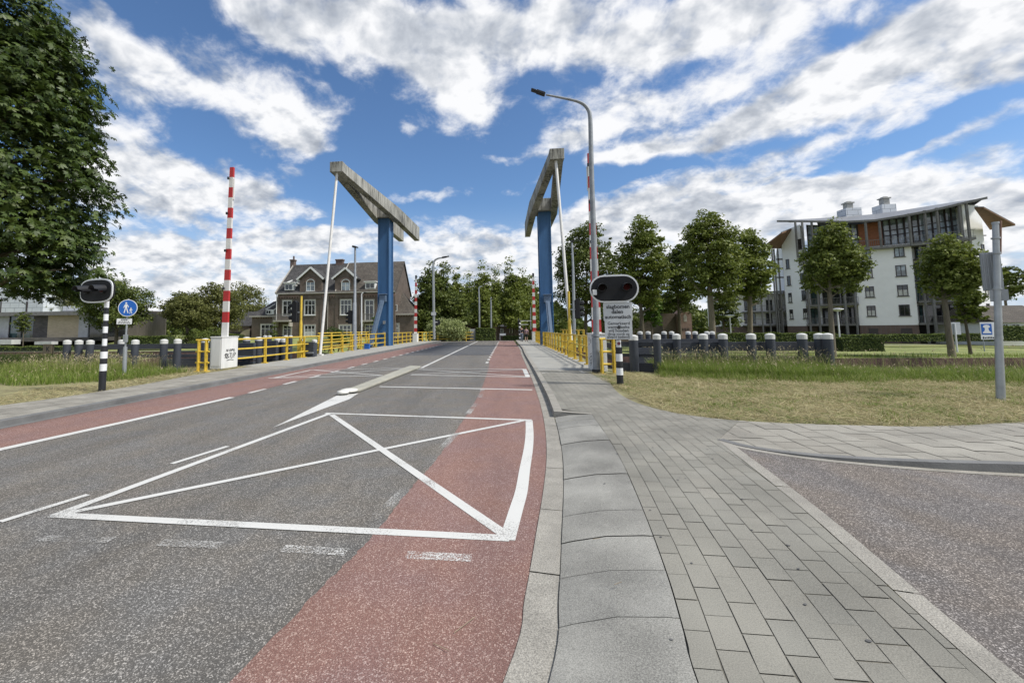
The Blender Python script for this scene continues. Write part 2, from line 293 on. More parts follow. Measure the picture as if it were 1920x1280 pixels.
# ------------------------------------------------------------------ object helpers
WL = {}                                           # world position of every parent
def tag(o, label=None, cat=None, group=None, kind=None):
    if label: o['label'] = label
    if cat: o['category'] = cat
    if group: o['group'] = group
    if kind: o['kind'] = kind
    return o
def thing(name, label, cat, loc=(0,0,0), group=None, kind=None):
    o = bpy.data.objects.new(name, None); col.objects.link(o); o.location = loc; o.empty_display_size = .2
    WL[o.name] = Vector(loc); tag(o, label, cat, group, kind); return o
def link_mesh(name, me, parent=None, origin=None):
    o = bpy.data.objects.new(name, me); col.objects.link(o)
    if parent is not None:
        o.parent = parent; WL[o.name] = WL[parent.name].copy()
    else:
        o.location = origin or (0,0,0); WL[o.name] = Vector(origin or (0,0,0))
    return o
class MB:
    def __init__(s): s.v = []; s.f = []; s.mi = []; s.m = 0; s.sm = []; s.smooth = False
    def _add(s, vs_, fs):
        k = len(s.v); s.v += [tuple(p) for p in vs_]
        for f in fs: s.f.append(tuple(i+k for i in f)); s.mi.append(s.m); s.sm.append(s.smooth)
        return s
    def box(s, c, d, rz=0.0, M=None):
        c = Vector(c); h = Vector(d)/2; q = Matrix.Rotation(rz, 3, 'Z') if M is None else M
        vs_ = [c + q @ Vector((sx*h.x, sy*h.y, sz*h.z)) for sx in (-1,1) for sy in (-1,1) for sz in (-1,1)]
        return s._add(vs_, [(0,1,3,2),(4,6,7,5),(0,4,5,1),(2,3,7,6),(0,2,6,4),(1,5,7,3)])
    def span(s, x0, x1, y0, y1, z0, z1): return s.box(((x0+x1)/2,(y0+y1)/2,(z0+z1)/2), (abs(x1-x0),abs(y1-y0),abs(z1-z0)))
    def beam(s, a, b, wd, hh):                      # rectangular bar from a to b
        a, b = Vector(a), Vector(b); d = b-a; z = d.normalized(); up = Vector((0,0,1)) if abs(z.z) < .95 else Vector((0,1,0))
        x = z.cross(up).normalized(); y = x.cross(z)
        M = Matrix((x, z, y)).transposed()
        return s.box((a+b)/2, (wd, d.length, hh), M=M)
    def tube(s, path, r, n=10, caps=True):
        path = [Vector(p) for p in path]; rs = r if isinstance(r, (list, tuple)) else [r]*len(path)
        rings = []; prev = None
        for i, p in enumerate(path):
            d = (path[min(i+1, len(path)-1)]-path[max(i-1, 0)]).normalized()
            if prev is None: x = d.cross(Vector((0,1,0)) if abs(d.y) < .9 else Vector((1,0,0))).normalized()
            else: x = (prev - d*prev.dot(d)).normalized()
            prev = x; y = d.cross(x)
            rings.append([p + (x*math.cos(2*math.pi*k/n) + y*math.sin(2*math.pi*k/n))*rs[i] for k in range(n)])
        vs_ = [q for rg in rings for q in rg]; fs = []
        for i in range(len(rings)-1):
            for k in range(n): fs.append((i*n+k, i*n+(k+1)%n, (i+1)*n+(k+1)%n, (i+1)*n+k))
        o = s.smooth; s.smooth = True; s._add(vs_, fs); s.smooth = o
        if caps: s._add(rings[0], [tuple(range(n))[::-1]]); s._add(rings[-1], [tuple(range(n))])
        return s
    def cyl(s, p, r, h, n=16, r2=None): return s.tube([p, Vector(p)+Vector((0,0,h))], [r, r if r2 is None else r2], n)
    def lathe(s, p, prof, n=16):                    # prof: (radius, height)
        p = Vector(p); vs_ = []; fs = []
        for (r, h) in prof: vs_ += [p+Vector((r*math.cos(2*math.pi*k/n), r*math.sin(2*math.pi*k/n), h)) for k in range(n)]
        for i in range(len(prof)-1):
            for k in range(n): fs.append((i*n+k, i*n+(k+1)%n, (i+1)*n+(k+1)%n, (i+1)*n+k))
        fs += [tuple(range(n))[::-1], tuple((len(prof)-1)*n+k for k in range(n))]
        return s._add(vs_, fs)
    def poly(s, pts): return s._add(pts, [tuple(range(len(pts)))])
    def prism(s, pts, off):                         # extrude a polygon by a vector
        off = Vector(off); n = len(pts); a = [Vector(p) for p in pts]; b = [p+off for p in a]
        return s._add(a+b, [tuple(range(n))[::-1], tuple(range(n, 2*n))] + [(i, (i+1)%n, n+(i+1)%n, n+i) for i in range(n)])
    def build(s, name, mats, parent=None, origin=None, bevel=0.0):
        if isinstance(mats, str): mats = [mats]
        off = WL[parent.name] if parent is not None else Vector(origin or (0,0,0))
        me = bpy.data.meshes.new(name); me.from_pydata([(p[0]-off.x, p[1]-off.y, p[2]-off.z) for p in s.v], [], s.f)
        for m in mats: me.materials.append(MATS[m])
        me.polygons.foreach_set('material_index', s.mi); me.polygons.foreach_set('use_smooth', s.sm)
        bm = bmesh.new(); bm.from_mesh(me); bmesh.ops.recalc_face_normals(bm, faces=bm.faces); bm.to_mesh(me); bm.free()
        me.update(); o = link_mesh(name, me, parent, origin)
        if bevel:
            b = o.modifiers.new('bevel', 'BEVEL'); b.width = bevel; b.segments = 2; b.limit_method = 'ANGLE'
        return o
def copy_tree(o, parent=None):
    c = o.copy(); col.objects.link(c); WL[c.name] = WL.get(o.name, Vector()).copy()
    if parent is not None: c.parent = parent
    for ch in o.children: copy_tree(ch, c)
    return c
def np_mesh(name, verts, k, mats, rnd=None, mi=None, parent=None, origin=None, smooth=False):
    """verts: (n*k,3) array, faces of k corners each, a random value per face"""
    off = WL[parent.name] if parent is not None else Vector(origin or (0,0,0))
    verts = verts - np.array(off, dtype=np.float64)
    n = len(verts)//k; me = bpy.data.meshes.new(name)
    me.vertices.add(n*k); me.vertices.foreach_set('co', verts.astype(np.float32).ravel())
    me.loops.add(n*k); me.loops.foreach_set('vertex_index', np.arange(n*k, dtype=np.int32))
    me.polygons.add(n); me.polygons.foreach_set('loop_start', np.arange(0, n*k, k, dtype=np.int32))
    me.update(calc_edges=True)
    if rnd is not None:
        a = me.attributes.new('rnd', 'FLOAT', 'FACE'); a.data.foreach_set('value', rnd.astype(np.float32))
    for m in (mats if isinstance(mats, (list, tuple)) else [mats]): me.materials.append(MATS[m])
    if mi is not None: me.polygons.foreach_set('material_index', mi.astype(np.int32))
    return link_mesh(name, me, parent, origin)
def catmull(pts, n=8):
    pts = [Vector(p) for p in pts]; out = []
    q = [pts[0]*2-pts[1]] + pts + [pts[-1]*2-pts[-2]]
    for i in range(1, len(q)-2):
        a, b, c, d = q[i-1:i+3]
        for k in range(n):
            t = k/n; out.append(.5*((2*b)+(c-a)*t+(2*a-5*b+4*c-d)*t*t+(3*b-a-3*c+d)*t**3))
    return out+[pts[-1]]
def offset(line, d):                                # + = to the right of the direction of travel
    out = []
    for i, p in enumerate(line):
        t = line[min(i+1, len(line)-1)]-line[max(i-1, 0)]; t.z = 0; t.normalize(); out.append(p+Vector((t.y, -t.x, 0))*d)
    return out
def ribbon(mb, A, B, z0=None, z1=None):
    for i in range(len(A)-1):
        q = [A[i].copy(), B[i].copy(), B[i+1].copy(), A[i+1].copy()]
        if z0 is not None: q[0].z = z0; q[3].z = z0
        if z1 is not None: q[1].z = z1; q[2].z = z1
        mb.poly(q)
def text_mesh(name, s, size, M, mat, parent, align='CENTER', extrude=.001, bold=0.0):
    c = bpy.data.curves.new(name, 'FONT'); c.body = s; c.size = size; c.align_x = align; c.extrude = extrude; c.offset = bold; c.resolution_u = 3
    t = bpy.data.objects.new(name, c); col.objects.link(t)
    dg = bpy.context.evaluated_depsgraph_get(); me = bpy.data.meshes.new_from_object(t.evaluated_get(dg)); bpy.data.objects.remove(t)
    me.transform(M); me.transform(Matrix.Translation(-WL[parent.name])); me.materials.clear(); me.materials.append(MATS[mat])
    return link_mesh(name, me, parent)
def face_matrix(p, n):                              # text plane at p whose outward normal is n (horizontal)
    n = Vector(n).normalized(); x = Vector((0,0,1)).cross(n).normalized()
    M = Matrix((x, Vector((0,0,1)), n)).transposed().to_4x4(); M.translation = p; return M
def clip_convex(subj, clip):
    """subject polygon cut by a convex counter-clockwise clip polygon (2-D)"""
    out = subj
    for i in range(len(clip)):
        ax, ay = clip[i]; bx, by = clip[(i+1) % len(clip)]; inp = out; out = []
        if not inp: return out
        def side(p): return (bx-ax)*(p[1]-ay)-(by-ay)*(p[0]-ax)
        for j in range(len(inp)):
            p, q = inp[j], inp[(j+1) % len(inp)]; sp, sq = side(p), side(q)
            if sp >= 0: out.append(p)
            if (sp >= 0) != (sq >= 0):
                t = sp/(sp-sq); out.append((p[0]+(q[0]-p[0])*t, p[1]+(q[1]-p[1])*t))
    return out
def paving(name, poly, zf, lx, ly, ang, mat, gap=.006, seed=1, bond=.5, label=None, base=None, zj=.0018):
    """individual stones laid in bond, cut to the edge of the area"""
    rg = random.Random(seed); ca, sa = math.cos(ang), math.sin(ang)
    if base: poly = [(p[0]-base(p[1]), p[1]) for p in poly]
    loc_ = [(p[0]*ca+p[1]*sa, -p[0]*sa+p[1]*ca) for p in poly]
    u0 = min(p[0] for p in loc_); u1 = max(p[0] for p in loc_); v0 = min(p[1] for p in loc_); v1 = max(p[1] for p in loc_)
    V = []; Fc = []; rn = []
    nu = int((u1-u0)/lx)+2; nv = int((v1-v0)/ly)+2
    for i in range(nu):
        of = (bond*ly if i % 2 else 0)
        for j in range(-1, nv):
            a = u0+i*lx; b = v0+j*ly+of; g = gap/2
            j1, j2 = rg.uniform(-.0015,.0015), rg.uniform(-.002,.002)
            st = [(a+g+j1, b+g+j2), (a+lx-g+j1, b+g+j2), (a+lx-g+j1, b+ly-g+j2), (a+g+j1, b+ly-g+j2)]
            # quick reject
            pc = clip_convex(loc_, st)
            if len(pc) < 3: continue
            k = len(V); dz = rg.uniform(-zj, zj)
            for (x, y) in pc:
                X, Y = x*ca-y*sa, x*sa+y*ca; X += base(Y) if base else 0; V.append((X, Y, zf(X, Y)+dz))
            Fc.append(tuple(range(k, len(V)))); rn.append(rg.random())
    me = bpy.data.meshes.new(name); me.from_pydata(V, [], Fc); me.materials.append(MATS[mat])
    a = me.attributes.new('rnd', 'FLOAT', 'FACE'); a.data.foreach_set('value', rn)
    o = link_mesh(name, me); tag(o, kind='structure'); return o
pm('spot_dark', (.10,.098,.095), .8, .3, 40)
# ------------------------------------------------------------------ ground with the canal cut through it
def smooth(a, b, x):
    t = max(0, min(1, (x-a)/(b-a))); return t*t*(3-2*t)
def near_bank(x):                                   # canal edge on this side
    if x < -11.7: return 17.6 + 6.0*smooth(-17.5, -20.5, x)
    if x < 3.9: return 24.4
    return 17.0
def far_bank(x):
    if -12.6 < x < 5.2: return 38.2
    return 38.6
def gz_near(x, y):
    z = .07
    inr = smooth(1.3, 1.9, x) if x > -3.7 else smooth(-9.0, -9.6, x)
    z = -.06 + .13*inr
    if x > 1.3: z = min(z, -.06+.13*smooth(7.25, 7.7, y + .12*max(0, x-4))) if x > 2.2 else z
    if x < -11: z += .12*smooth(-13, -20, x)*smooth(8, 20, y)
    return z
def gz_far(x, y):
    right = -1.05 + .0*y; left = -.32 + .95*smooth(42, 52, y)
    t = smooth(-16, -22, x); base = right*(1-t)+left*t
    d = abs(x+3.75); e = smooth(17, 9.5, d) if x > -3.75 else smooth(13.5, 9.5, d)
    road = -.08 - 1.5*smooth(56, 95, y)
    z = base*(1-e) + road*e if y < 140 else base
    return z
xs = [-900,-500,-300,-200,-140,-100,-80,-65,-55,-46,-40,-35,-31,-28,-25.5,-23.5,-22,-21,-20,-19,-18,-17,-16,-15,-14,-13.2,-12.62,-12.58,-11.72,-11.68]
xs += [x*.5 for x in range(-22, -17)] + [-8.4,-4,0,1.0,1.2,1.4,1.6,1.8,2.0,2.2,2.4,2.8,3.2,3.88,3.92,4.4,5.18,5.22,6,7,8,9,10,11,12,13,14,16,18,20,24,28,33,38,44,50,57,65,75,90,120,160,220,300,500,900]
nr = [-400,-100,-30,-8,0]+[i*.5 for i in range(1, 34)]
fr_ = [0.02,1,2,4,6,8,10,12,14,17,20,25,30,40,50,60,80,110,150,250,500,1000,2500,5000]
V = []; rows = 0
for y in nr: 
    for x in xs: V.append((x, min(y, near_bank(x)-.6), gz_near(x, min(y, near_bank(x)-.6))))
    rows += 1
for k, z in ((-.55, None), (-.02, 'n'), (0, -2.6)):
    for x in xs:
        y = near_bank(x)+k; V.append((x, y, gz_near(x, y) if z in (None, 'n') else z))
    rows += 1
for k, z in ((0, -2.6), (.02, 'f')):
    for x in xs:
        y = far_bank(x)+k; V.append((x, y, -2.6 if z == -2.6 else gz_far(x, y)))
    rows += 1
for d in fr_[1:]:
    for x in xs: V.append((x, far_bank(x)+d, gz_far(x, far_bank(x)+d)))
    rows += 1
nx = len(xs); Fc = [(r*nx+i, r*nx+i+1, (r+1)*nx+i+1, (r+1)*nx+i) for r in range(rows-1) for i in range(nx-1)]
me = bpy.data.meshes.new('ground'); me.from_pydata(V, [], Fc); me.materials.append(MATS['soil']); me.materials.append(MATS['lawn']); me.materials.append(MATS['quay_brick'])
for p in me.polygons:
    c = p.center
    if abs(p.normal.z) < .5: p.material_index = 2
    elif c.y > 36: p.material_index = 1
ground = link_mesh('ground', me); tag(ground, kind='structure')
# water
m = bpy.data.materials.new('canal_water'); m.use_nodes = True; b = m.node_tree.nodes['Principled BSDF']
b.inputs['Base Color'].default_value = (.035,.05,.045,1); b.inputs['Roughness'].default_value = .08; b.inputs['Specular IOR Level'].default_value = .6
t_ = m.node_tree; nz = t_.nodes.new('ShaderNodeTexNoise'); nz.inputs['Scale'].default_value = 1.6; nz.inputs['Detail'].default_value = 4
tc_ = t_.nodes.new('ShaderNodeTexCoord'); t_.links.new(tc_.outputs['Object'], nz.inputs['Vector'])
bp = t_.nodes.new('ShaderNodeBump'); bp.inputs['Strength'].default_value = .35; bp.inputs['Distance'].default_value = .06
t_.links.new(nz.outputs['Fac'], bp.inputs['Height']); t_.links.new(bp.outputs[0], b.inputs['Normal']); MATS['canal_water'] = m
mb = MB(); mb.poly([(-800,16.9,-1.8),(800,16.9,-1.8),(800,38.9,-1.8),(-800,38.9,-1.8)]); tag(mb.build('water', 'canal_water'), kind='structure')

# ------------------------------------------------------------------ road, kerbs, pavements
kin = [G(x, y) for x, y in ((945,1280),(985,1120),(1006,1000),(1019,920),(1025,860),(1023,810),(1016,770),(1006,735),(990,693),(978,666))]
kin = [Vector((-2.2,-3.5,0)), Vector((-.75,0,0))] + kin + [Vector((1.02,34,0)), Vector((1.0,45,0)), Vector((1.0,56,0))]
KIN = catmull(kin, 6)
def kin_x(y):
    for a, b in zip(KIN, KIN[1:]):
        if a.y <= y <= b.y: return a.x+(b.x-a.x)*(y-a.y)/(b.y-a.y+1e-9)
    return KIN[0].x if y < KIN[0].y else KIN[-1].x
LX = -8.62
mb = MB(); ys = [-40,-20,-8]+[p.y for p in KIN[1:]]
A = [Vector((LX, y, 0)) for y in ys]; B = [Vector((kin_x(y) if y > -3.5 else -2.2-(y+3.5)*-.42, y, 0)) for y in ys]
ribbon(mb, A, B)
prev = (LX, 1.0, 56, 0)
for y in (60,66,72,80,90,100,130,170):
    z = -1.5*smooth(56, 95, y); mb.poly([(prev[0],prev[2],prev[3]),(prev[1],prev[2],prev[3]),(prev[1],y,z),(prev[0],y,z)]); prev = (LX, 1.0, y, z)
tag(mb.build('road', 'asphalt'), kind='structure')
# red cycle lanes
rl = [G(x, y, .004) for x, y in ((430,1280),(515,1190),(600,1103),(700,1003),(738,955),(770,915),(805,877),(832,842),(858,803),(882,766),(900,735),(911,706),(917,686))]
rd = rl[1]-rl[0]; rl = [rl[0]-rd*k for k in (12, 8, 5, 3, 1.5)]+rl+[Vector((-.95,25,.004)), Vector((-.95,35,.004)), Vector((-.95,45,.004)), Vector((-.95,56,.004))]
RLN = catmull(rl, 5); mb = MB(); rgj = random.Random(31); fine_ = []
for a, b in zip(RLN, RLN[1:]):                       # the surfacing joint is ragged, not cut
    n = max(1, int((b-a).length/.035)) if 0 < a.y < 9 else 1
    for k in range(n): q = a.lerp(b, k/n); q.x += rgj.uniform(-.011,.011) if n > 1 else 0; fine_.append(q)
RLN = fine_+[RLN[-1]]
for a, b in zip(RLN, RLN[1:]):
    mb.poly([a, Vector((kin_x(a.y), a.y, .004)), Vector((kin_x(b.y), b.y, .004)), b])
tag(mb.build('cycle_lane', 'asphalt_red'), kind='structure')
w0 = G(0, 843); w1 = G(435, 745); LWX = w1.x
mb = MB(); mb.poly([(LX, -6, .004), (w0.x-.1, -6, .004), (w0.x, w0.y, .004), (LWX, w1.y, .004), (LWX, 46, .004), (LX, 46, .004)])
tag(mb.build('cycle_lane', 'asphalt_red'), kind='structure')
# darker surfacing on the bridge leaf, red there too
mb = MB(); y0, y1 = G(860, 666).y, G(860, 648).y
mb.poly([(LWX, y0, .0065), (-.96, y0+.3, .0065), (-.96, y1, .0065), (LWX, y1, .0065)]); tag(mb.build('road', 'asphalt_dark'), kind='structure')
# markings
def stripe(mb, a, b, wd, z=.0075):
    a, b = Vector(a), Vector(b); t = (b-a); t.z = 0; t.normalize(); n = Vector((t.y, -t.x, 0))*wd/2
    mb.poly([(a.x-n.x,a.y-n.y,z),(a.x+n.x,a.y+n.y,z),(b.x+n.x,b.y+n.y,z),(b.x-n.x,b.y-n.y,z)])
zz_ = [.0072]
def S(mb, p, q, wd):
    zz_[0] += .0001; stripe(mb, G(*p), G(*q), wd, zz_[0])
mb = MB()
S(mb,(100,966),(955,1010),.10); S(mb,(100,968),(617,776),.10); S(mb,(610,775),(997,788),.10); S(mb,(120,964),(985,788),.085); S(mb,(622,778),(948,1004),.105)
zz_[0] += .0001
edge = [G(x, y) for x, y in ((951,1013),(968,955),(978,920),(984,880),(991,840),(993,812),(992,788))]
ed = catmull(edge, 3); ribbon(mb, offset(ed, -.06), offset(ed, .06), zz_[0], zz_[0])
S(mb,(0,979),(165,928),.075); S(mb,(322,870),(427,837),.075); S(mb,(712,725),(998,731),.13)
S(mb,(774,691),(982,692),.11); S(mb,(770,703),(992,707),.11); S(mb,(983,692),(990,707),.16); S(mb,(776,692),(985,706),.09); S(mb,(772,702),(980,693),.09)
S(mb,(583,694),(765,690),.10); S(mb,(503,709),(718,704),.10); S(mb,(590,694),(716,704),.09); S(mb,(520,708),(762,691),.09); S(mb,(583,694),(512,709),.10)
wl = [Vector((w0.x-.05,-4,0)), w0, G(230,792), w1]
for a, b in zip(wl, wl[1:]): stripe(mb, a, b, .17, .0072)
for i in range(22):
    y = w1.y+.7+i*1.75; stripe(mb, (LWX, y, 0), (LWX, y+.75, 0), .12, .0072)
g0 = G(790, 690); stripe(mb, g0, (-3.72, 56, 0), .13, .0082)
for i in range(18):
    y = 20.2+i*1.9; stripe(mb, (-.93, y, 0), (-.93, y+.8, 0), .13, .0072)
mb.poly([G(512,801,.0078), G(655,748,.0078), G(672,737,.0078), G(634,740,.0078)])
tag(mb.build('road_marking', 'road_paint'), kind='structure')
mb = MB(); zz_[0] = .0072
S(mb,(762,1041),(884,1047),.10); S(mb,(530,1029),(650,1036),.10)
tag(mb.build('road_marking', 'worn_paint'), kind='structure')
mb = MB(); zz_[0] = .0072
S(mb,(300,1018),(415,1023),.10); S(mb,(80,1010),(210,1013),.09); S(mb,(700,975),(775,905),.11); S(mb,(824,846),(856,812),.11); S(mb,(876,778),(892,757),.11); S(mb,(899,745),(905,730),.11)
tag(mb.build('road_marking', 'faint_paint'), kind='structure')
# traffic island
def island():
    a, b, c, d = G(633,742), G(676,735), G(789,690), G(768,689)
    mb = MB(); mb.prism([a+Vector((0,0,.005)), b+Vector((0,0,.005)), c+Vector((0,0,.005)), d+Vector((0,0,.005))], (0,0,.085))
    o = mb.build('traffic_island', 'island_concrete', origin=a, bevel=.03); tag(o, 'long low pale concrete divider in the middle of the road', 'traffic island')
    mb = MB(); mb.smooth = True
    for (x, y, sx) in ((655,737,.22),(643,740.5,.15)):
        q = G(x, y, .0); prof = [(sx,.05),(sx*.95,.10),(sx*.6,.115),(.01,.118)]; mb.lathe(q, prof, 14)
    o = mb.build('island_nose', 'white_paint', origin=G(650,738)); tag(o, 'white rounded nose cap on the near end of the road divider', 'kerb cap')
island()
# right-hand gutter strip, raised kerb and the flush lowered kerb
K2 = offset(KIN, .19); K3 = offset(KIN, .34)
mb = MB()
rg = random.Random(4)
def chain(A, B, z0, z1, step=1.0, gap=.008, y0=-3, y1=57, side=None):
    """kerb stones of about one metre with open joints"""
    s = 0; cur = []
    for i in range(len(A)-1):
        if not (y0 <= A[i].y <= y1): continue
        n = max(1, int((A[i+1]-A[i]).length/.1)); 
        for k in range(n):
            cur.append((A[i].lerp(A[i+1], k/n), B[i].lerp(B[i+1], k/n)))
    L_ = 0; start = 0; res = []
    for i in range(1, len(cur)):
        L_ += (cur[i][0]-cur[i-1][0]).length
        if L_ >= step or i == len(cur)-1: res.append(cur[start:i+1]); start = i; L_ = 0
    return res
for seg in chain(KIN, K2, 0, 0, 1.0, y1=40):
    dz = rg.uniform(-.002, .002)
    a0, b0 = seg[0]; a1, b1 = seg[-1]; seg[0] = (a0.lerp(seg[1][0], .07), b0.lerp(seg[1][1], .07))
    for (a, b), (c, d) in zip(seg, seg[1:]): mb.poly([(a.x,a.y,.012+dz),(b.x,b.y,.014+dz),(d.x,d.y,.014+dz),(c.x,c.y,.012+dz)])
tag(mb.build('kerb', 'kerb_stone'), kind='structure')
mb = MB(); Ybeg = G(1040,785).y
for seg in chain(K2, K3, 0, 0, 1.0, y0=Ybeg):
    z = .115
    for (a, b), (c, d) in zip(seg, seg[1:]):
        mb.poly([(a.x,a.y,z),(b.x,b.y,z),(d.x,d.y,z),(c.x,c.y,z)]); mb.poly([(a.x-.012,a.y,0),(a.x,a.y,z),(c.x,c.y,z),(c.x-.012,c.y,0)])
s0 = [k for k in range(len(K2)) if K2[k].y >= Ybeg][0]
a, b = K2[s0], K3[s0]; e = G(1112,777,.1)
mb.poly([(a.x-.01,a.y,0),(a.x,a.y,.115),(b.x,b.y,.115),(e.x,e.y,.104),(e.x,e.y,.0)])
mb.poly([(a.x,a.y,.116),(e.x,e.y,.106),(e.x-.02,e.y+.1,.106),(b.x,b.y+.12,.116),(a.x,a.y+.12,.116)])
tag(mb.build('kerb', 'kerb_stone'), kind='structure')
# sloping drive-over slabs
out_line = [G(x, y, .1) for x, y in ((1110,778),(1142,822),(1170,872),(1196,930),(1228,1010),(1258,1095),(1288,1200),(1310,1280))]
out_line = [Vector((out_line[0].x+.02, Ybeg, .1))] + out_line[1:] + [Vector((.62,.9,.1)), Vector((.3,-.6,.1)), Vector((-.6,-3,.1))]
OUT = catmull(out_line, 6)
def out_x(y):
    for a, b in zip(OUT, OUT[1:]):
        if b.y <= y <= a.y: return a.x+(b.x-a.x)*(y-a.y)/(b.y-a.y-1e-9)
    return OUT[-1].x
def k2_x(y):
    for a, b in zip(K2, K2[1:]):
        if a.y <= y <= b.y: return a.x+(b.x-a.x)*(y-a.y)/(b.y-a.y+1e-9)
    return K2[0].x
V = []; Fc = []; rn = []; y = Ybeg-.012; rg = random.Random(9)
while y > -2.5:
    h = .452; n = 4; k = len(V); dz = rg.uniform(-.003,.003)
    for i in range(n+1):
        yy = y-h*i/n; 
        if i == 0: yy -= .004
        if i == n: yy += .004
        xa, xb = k2_x(yy)+.005, out_x(yy)-.002
        for t, z in ((0,.026),(.12,.040),(.5,.075),(.9,.097),(1,.1)): V.append((xa+(xb-xa)*t, yy+.03*math.sin(t*3.1)+.02*t, z+dz))
    for i in range(n):
        for j in range(4): Fc.append((k+i*5+j, k+i*5+j+1, k+(i+1)*5+j+1, k+(i+1)*5+j)); rn.append(((y*7.3) % 1))
    y -= h
me = bpy.data.meshes.new('pavement_slabs'); me.from_pydata(V, [], Fc); me.materials.append(MATS['slab']); a = me.attributes.new('rnd','FLOAT','FACE'); a.data.foreach_set('value', rn)
tag(link_mesh('pavement_slabs', me), kind='structure')
# bed under the paving
mb = MB(); ys = [-3+.5*i for i in range(int((Ybeg+3)/.5)+1)]
for a, b in zip(ys, ys[1:]):
    mb.poly([(k2_x(a)-.005,a,.006),(out_x(a),a,.088),(out_x(b),b,.088),(k2_x(b)-.005,b,.006)])
# flush light kerb beside the side road and the side road itself
lk = [G(x, y, .1) for x, y in ((1345,824),(1400,868),(1500,948),(1600,1037),(1700,1128),(1800,1218),(1870,1280))]
lk = lk + [lk[-1]+(lk[-1]-lk[-3])*1.2, lk[-1]+(lk[-1]-lk[-3])*3.2]
sk = [G(x, y, .1) for x, y in ((1345,824),(1400,838),(1500,852),(1620,861),(1760,867),(1920,871))]
d_ = (sk[-1]-sk[-2]).normalized(); sk = sk+[sk[-1]+d_*4, sk[-1]+d_*14]
LK = catmull(lk, 4); SK = catmull(sk, 4)
apex = lk[0]
vg = [G(x, y, .09) for x, y in ((1132,697),(1140,712),(1155,733),(1185,752),(1240,769),(1330,784),(1450,793),(1600,798),(1750,800),(1920,792))]
VG = catmull(vg, 4)
VJ = min([p for p in VG if p.y < 11], key=lambda p: abs(p.x-3.6))
pave_poly = [(p.x+.001, p.y) for p in reversed([q for q in OUT if q.y <= Ybeg])]
pave_poly += [(k2_x(Ybeg)+.15, Ybeg+.0)] if False else []
k3s = [(p.x+.008, p.y) for p in K3 if Ybeg+.1 < p.y < 16.0]
pave_poly += k3s + [(3.05, 16.0)] + [(p.x, p.y) for p in VG if p.y < 16 and p.x < VJ.x-.01]
pave_poly += [(VJ.x, VJ.y), (apex.x+.02, apex.y+.012)] + [(p.x-.006, p.y) for p in LK]
mb.poly([(x, y, .0955) for x, y in pave_poly]); tag(mb.build('pavement_bed', 'joint_sand'), kind='structure')
def pave_base(y): return out_x(y) if y < Ybeg else out_x(Ybeg)-.0*(y-Ybeg)
dense = []
for (xa, ya), (xb, yb) in zip(pave_poly, pave_poly[1:]+pave_poly[:1]):
    n = max(1, int(math.hypot(xb-xa, yb-ya)/.12)); dense += [(xa+(xb-xa)*k/n, ya+(yb-ya)*k/n) for k in range(n)]
paving('pavement', dense, lambda x, y: .1, .147, .25, 0, 'paver', gap=.006, seed=3, zj=.0016, base=pave_base)
mb = MB(); rg = random.Random(8)
Lo = offset(LK, -.12)
for seg in chain(LK, Lo, 0, 0, .8, y0=-9):
    seg[0] = (seg[0][0].lerp(seg[1][0], .06), seg[0][1].lerp(seg[1][1], .06)); dz = .101+rg.uniform(-.002,.002)
    for (a, b), (c, d) in zip(seg, seg[1:]): mb.poly([(a.x,a.y,dz),(b.x,b.y,dz),(d.x,d.y,dz),(c.x,c.y,dz)])
tag(mb.build('kerb', 'kerb_stone'), kind='structure')
# side road: flush by the footway, falling away to the far kerb
mb = MB(); gut = offset(SK, .10); 
side = [(p.x, p.y, .094) for p in Lo] + [(20, -9, .0), (20, 2, 0.0)]
def side_z(x, y):
    d = 99
    for a, b in zip(SK, SK[1:]):
        ab = b-a; t = max(0, min(1, ((x-a.x)*ab.x+(y-a.y)*ab.y)/(ab.x**2+ab.y**2))); d = min(d, math.hypot(a.x+ab.x*t-x, a.y+ab.y*t-y))
    e = math.hypot(x-apex.x, y-apex.y)
    return .094 - .094*smooth(.2, 3.2, e)*smooth(4.5, .0, d)
nU, nV = 26, 30
def lerp_line(Ln, t):
    f = t*(len(Ln)-1); i = min(int(f), len(Ln)-2); return Ln[i].lerp(Ln[i+1], f-i)
gridv = []
for i in range(nU+1):
    a = lerp_line(Lo, (i/nU)**1.3); b = lerp_line(gut, (i/nU)**1.3)
    gridv.append([a.lerp(b, j/nV) for j in range(nV+1)])
V = [(p.x, p.y, side_z(p.x, p.y)) for r_ in gridv for p in r_]
Fc = [(i*(nV+1)+j, i*(nV+1)+j+1, (i+1)*(nV+1)+j+1, (i+1)*(nV+1)+j) for i in range(nU) for j in range(nV)]
me = bpy.data.meshes.new('side_road'); me.from_pydata(V, [], Fc); me.materials.append(MATS['asphalt_side']); tag(link_mesh('side_road', me), kind='structure')
# far kerb of the side road (rises from flush), pale gutter, and its tiled footway
mb = MB(); tl = 0
for i in range(len(SK)-1):
    a, b = SK[i], SK[i+1]; a2, b2 = offset(SK, -.11)[i], offset(SK, -.11)[i+1]; g1, g2 = gut[i], gut[i+1]
    za, zb = side_z(g1.x, g1.y), side_z(g2.x, g2.y); T = .104
    mb.poly([(a.x,a.y,T),(a2.x,a2.y,T),(b2.x,b2.y,T),(b.x,b.y,T)]); mb.poly([(a.x,a.y,za-.02),(a.x,a.y,T),(b.x,b.y,T),(b.x,b.y,zb-.02)])
tag(mb.build('kerb', 'kerb_dark'), kind='structure')
mb = MB()
for i in range(len(SK)-1):
    a, b = SK[i], SK[i+1]; g1, g2 = gut[i], gut[i+1]; za, zb = side_z(g1.x, g1.y)+.004, side_z(g2.x, g2.y)+.004
    mb.poly([(a.x,a.y,za),(g1.x,g1.y,za),(g2.x,g2.y,zb),(b.x,b.y,zb)])
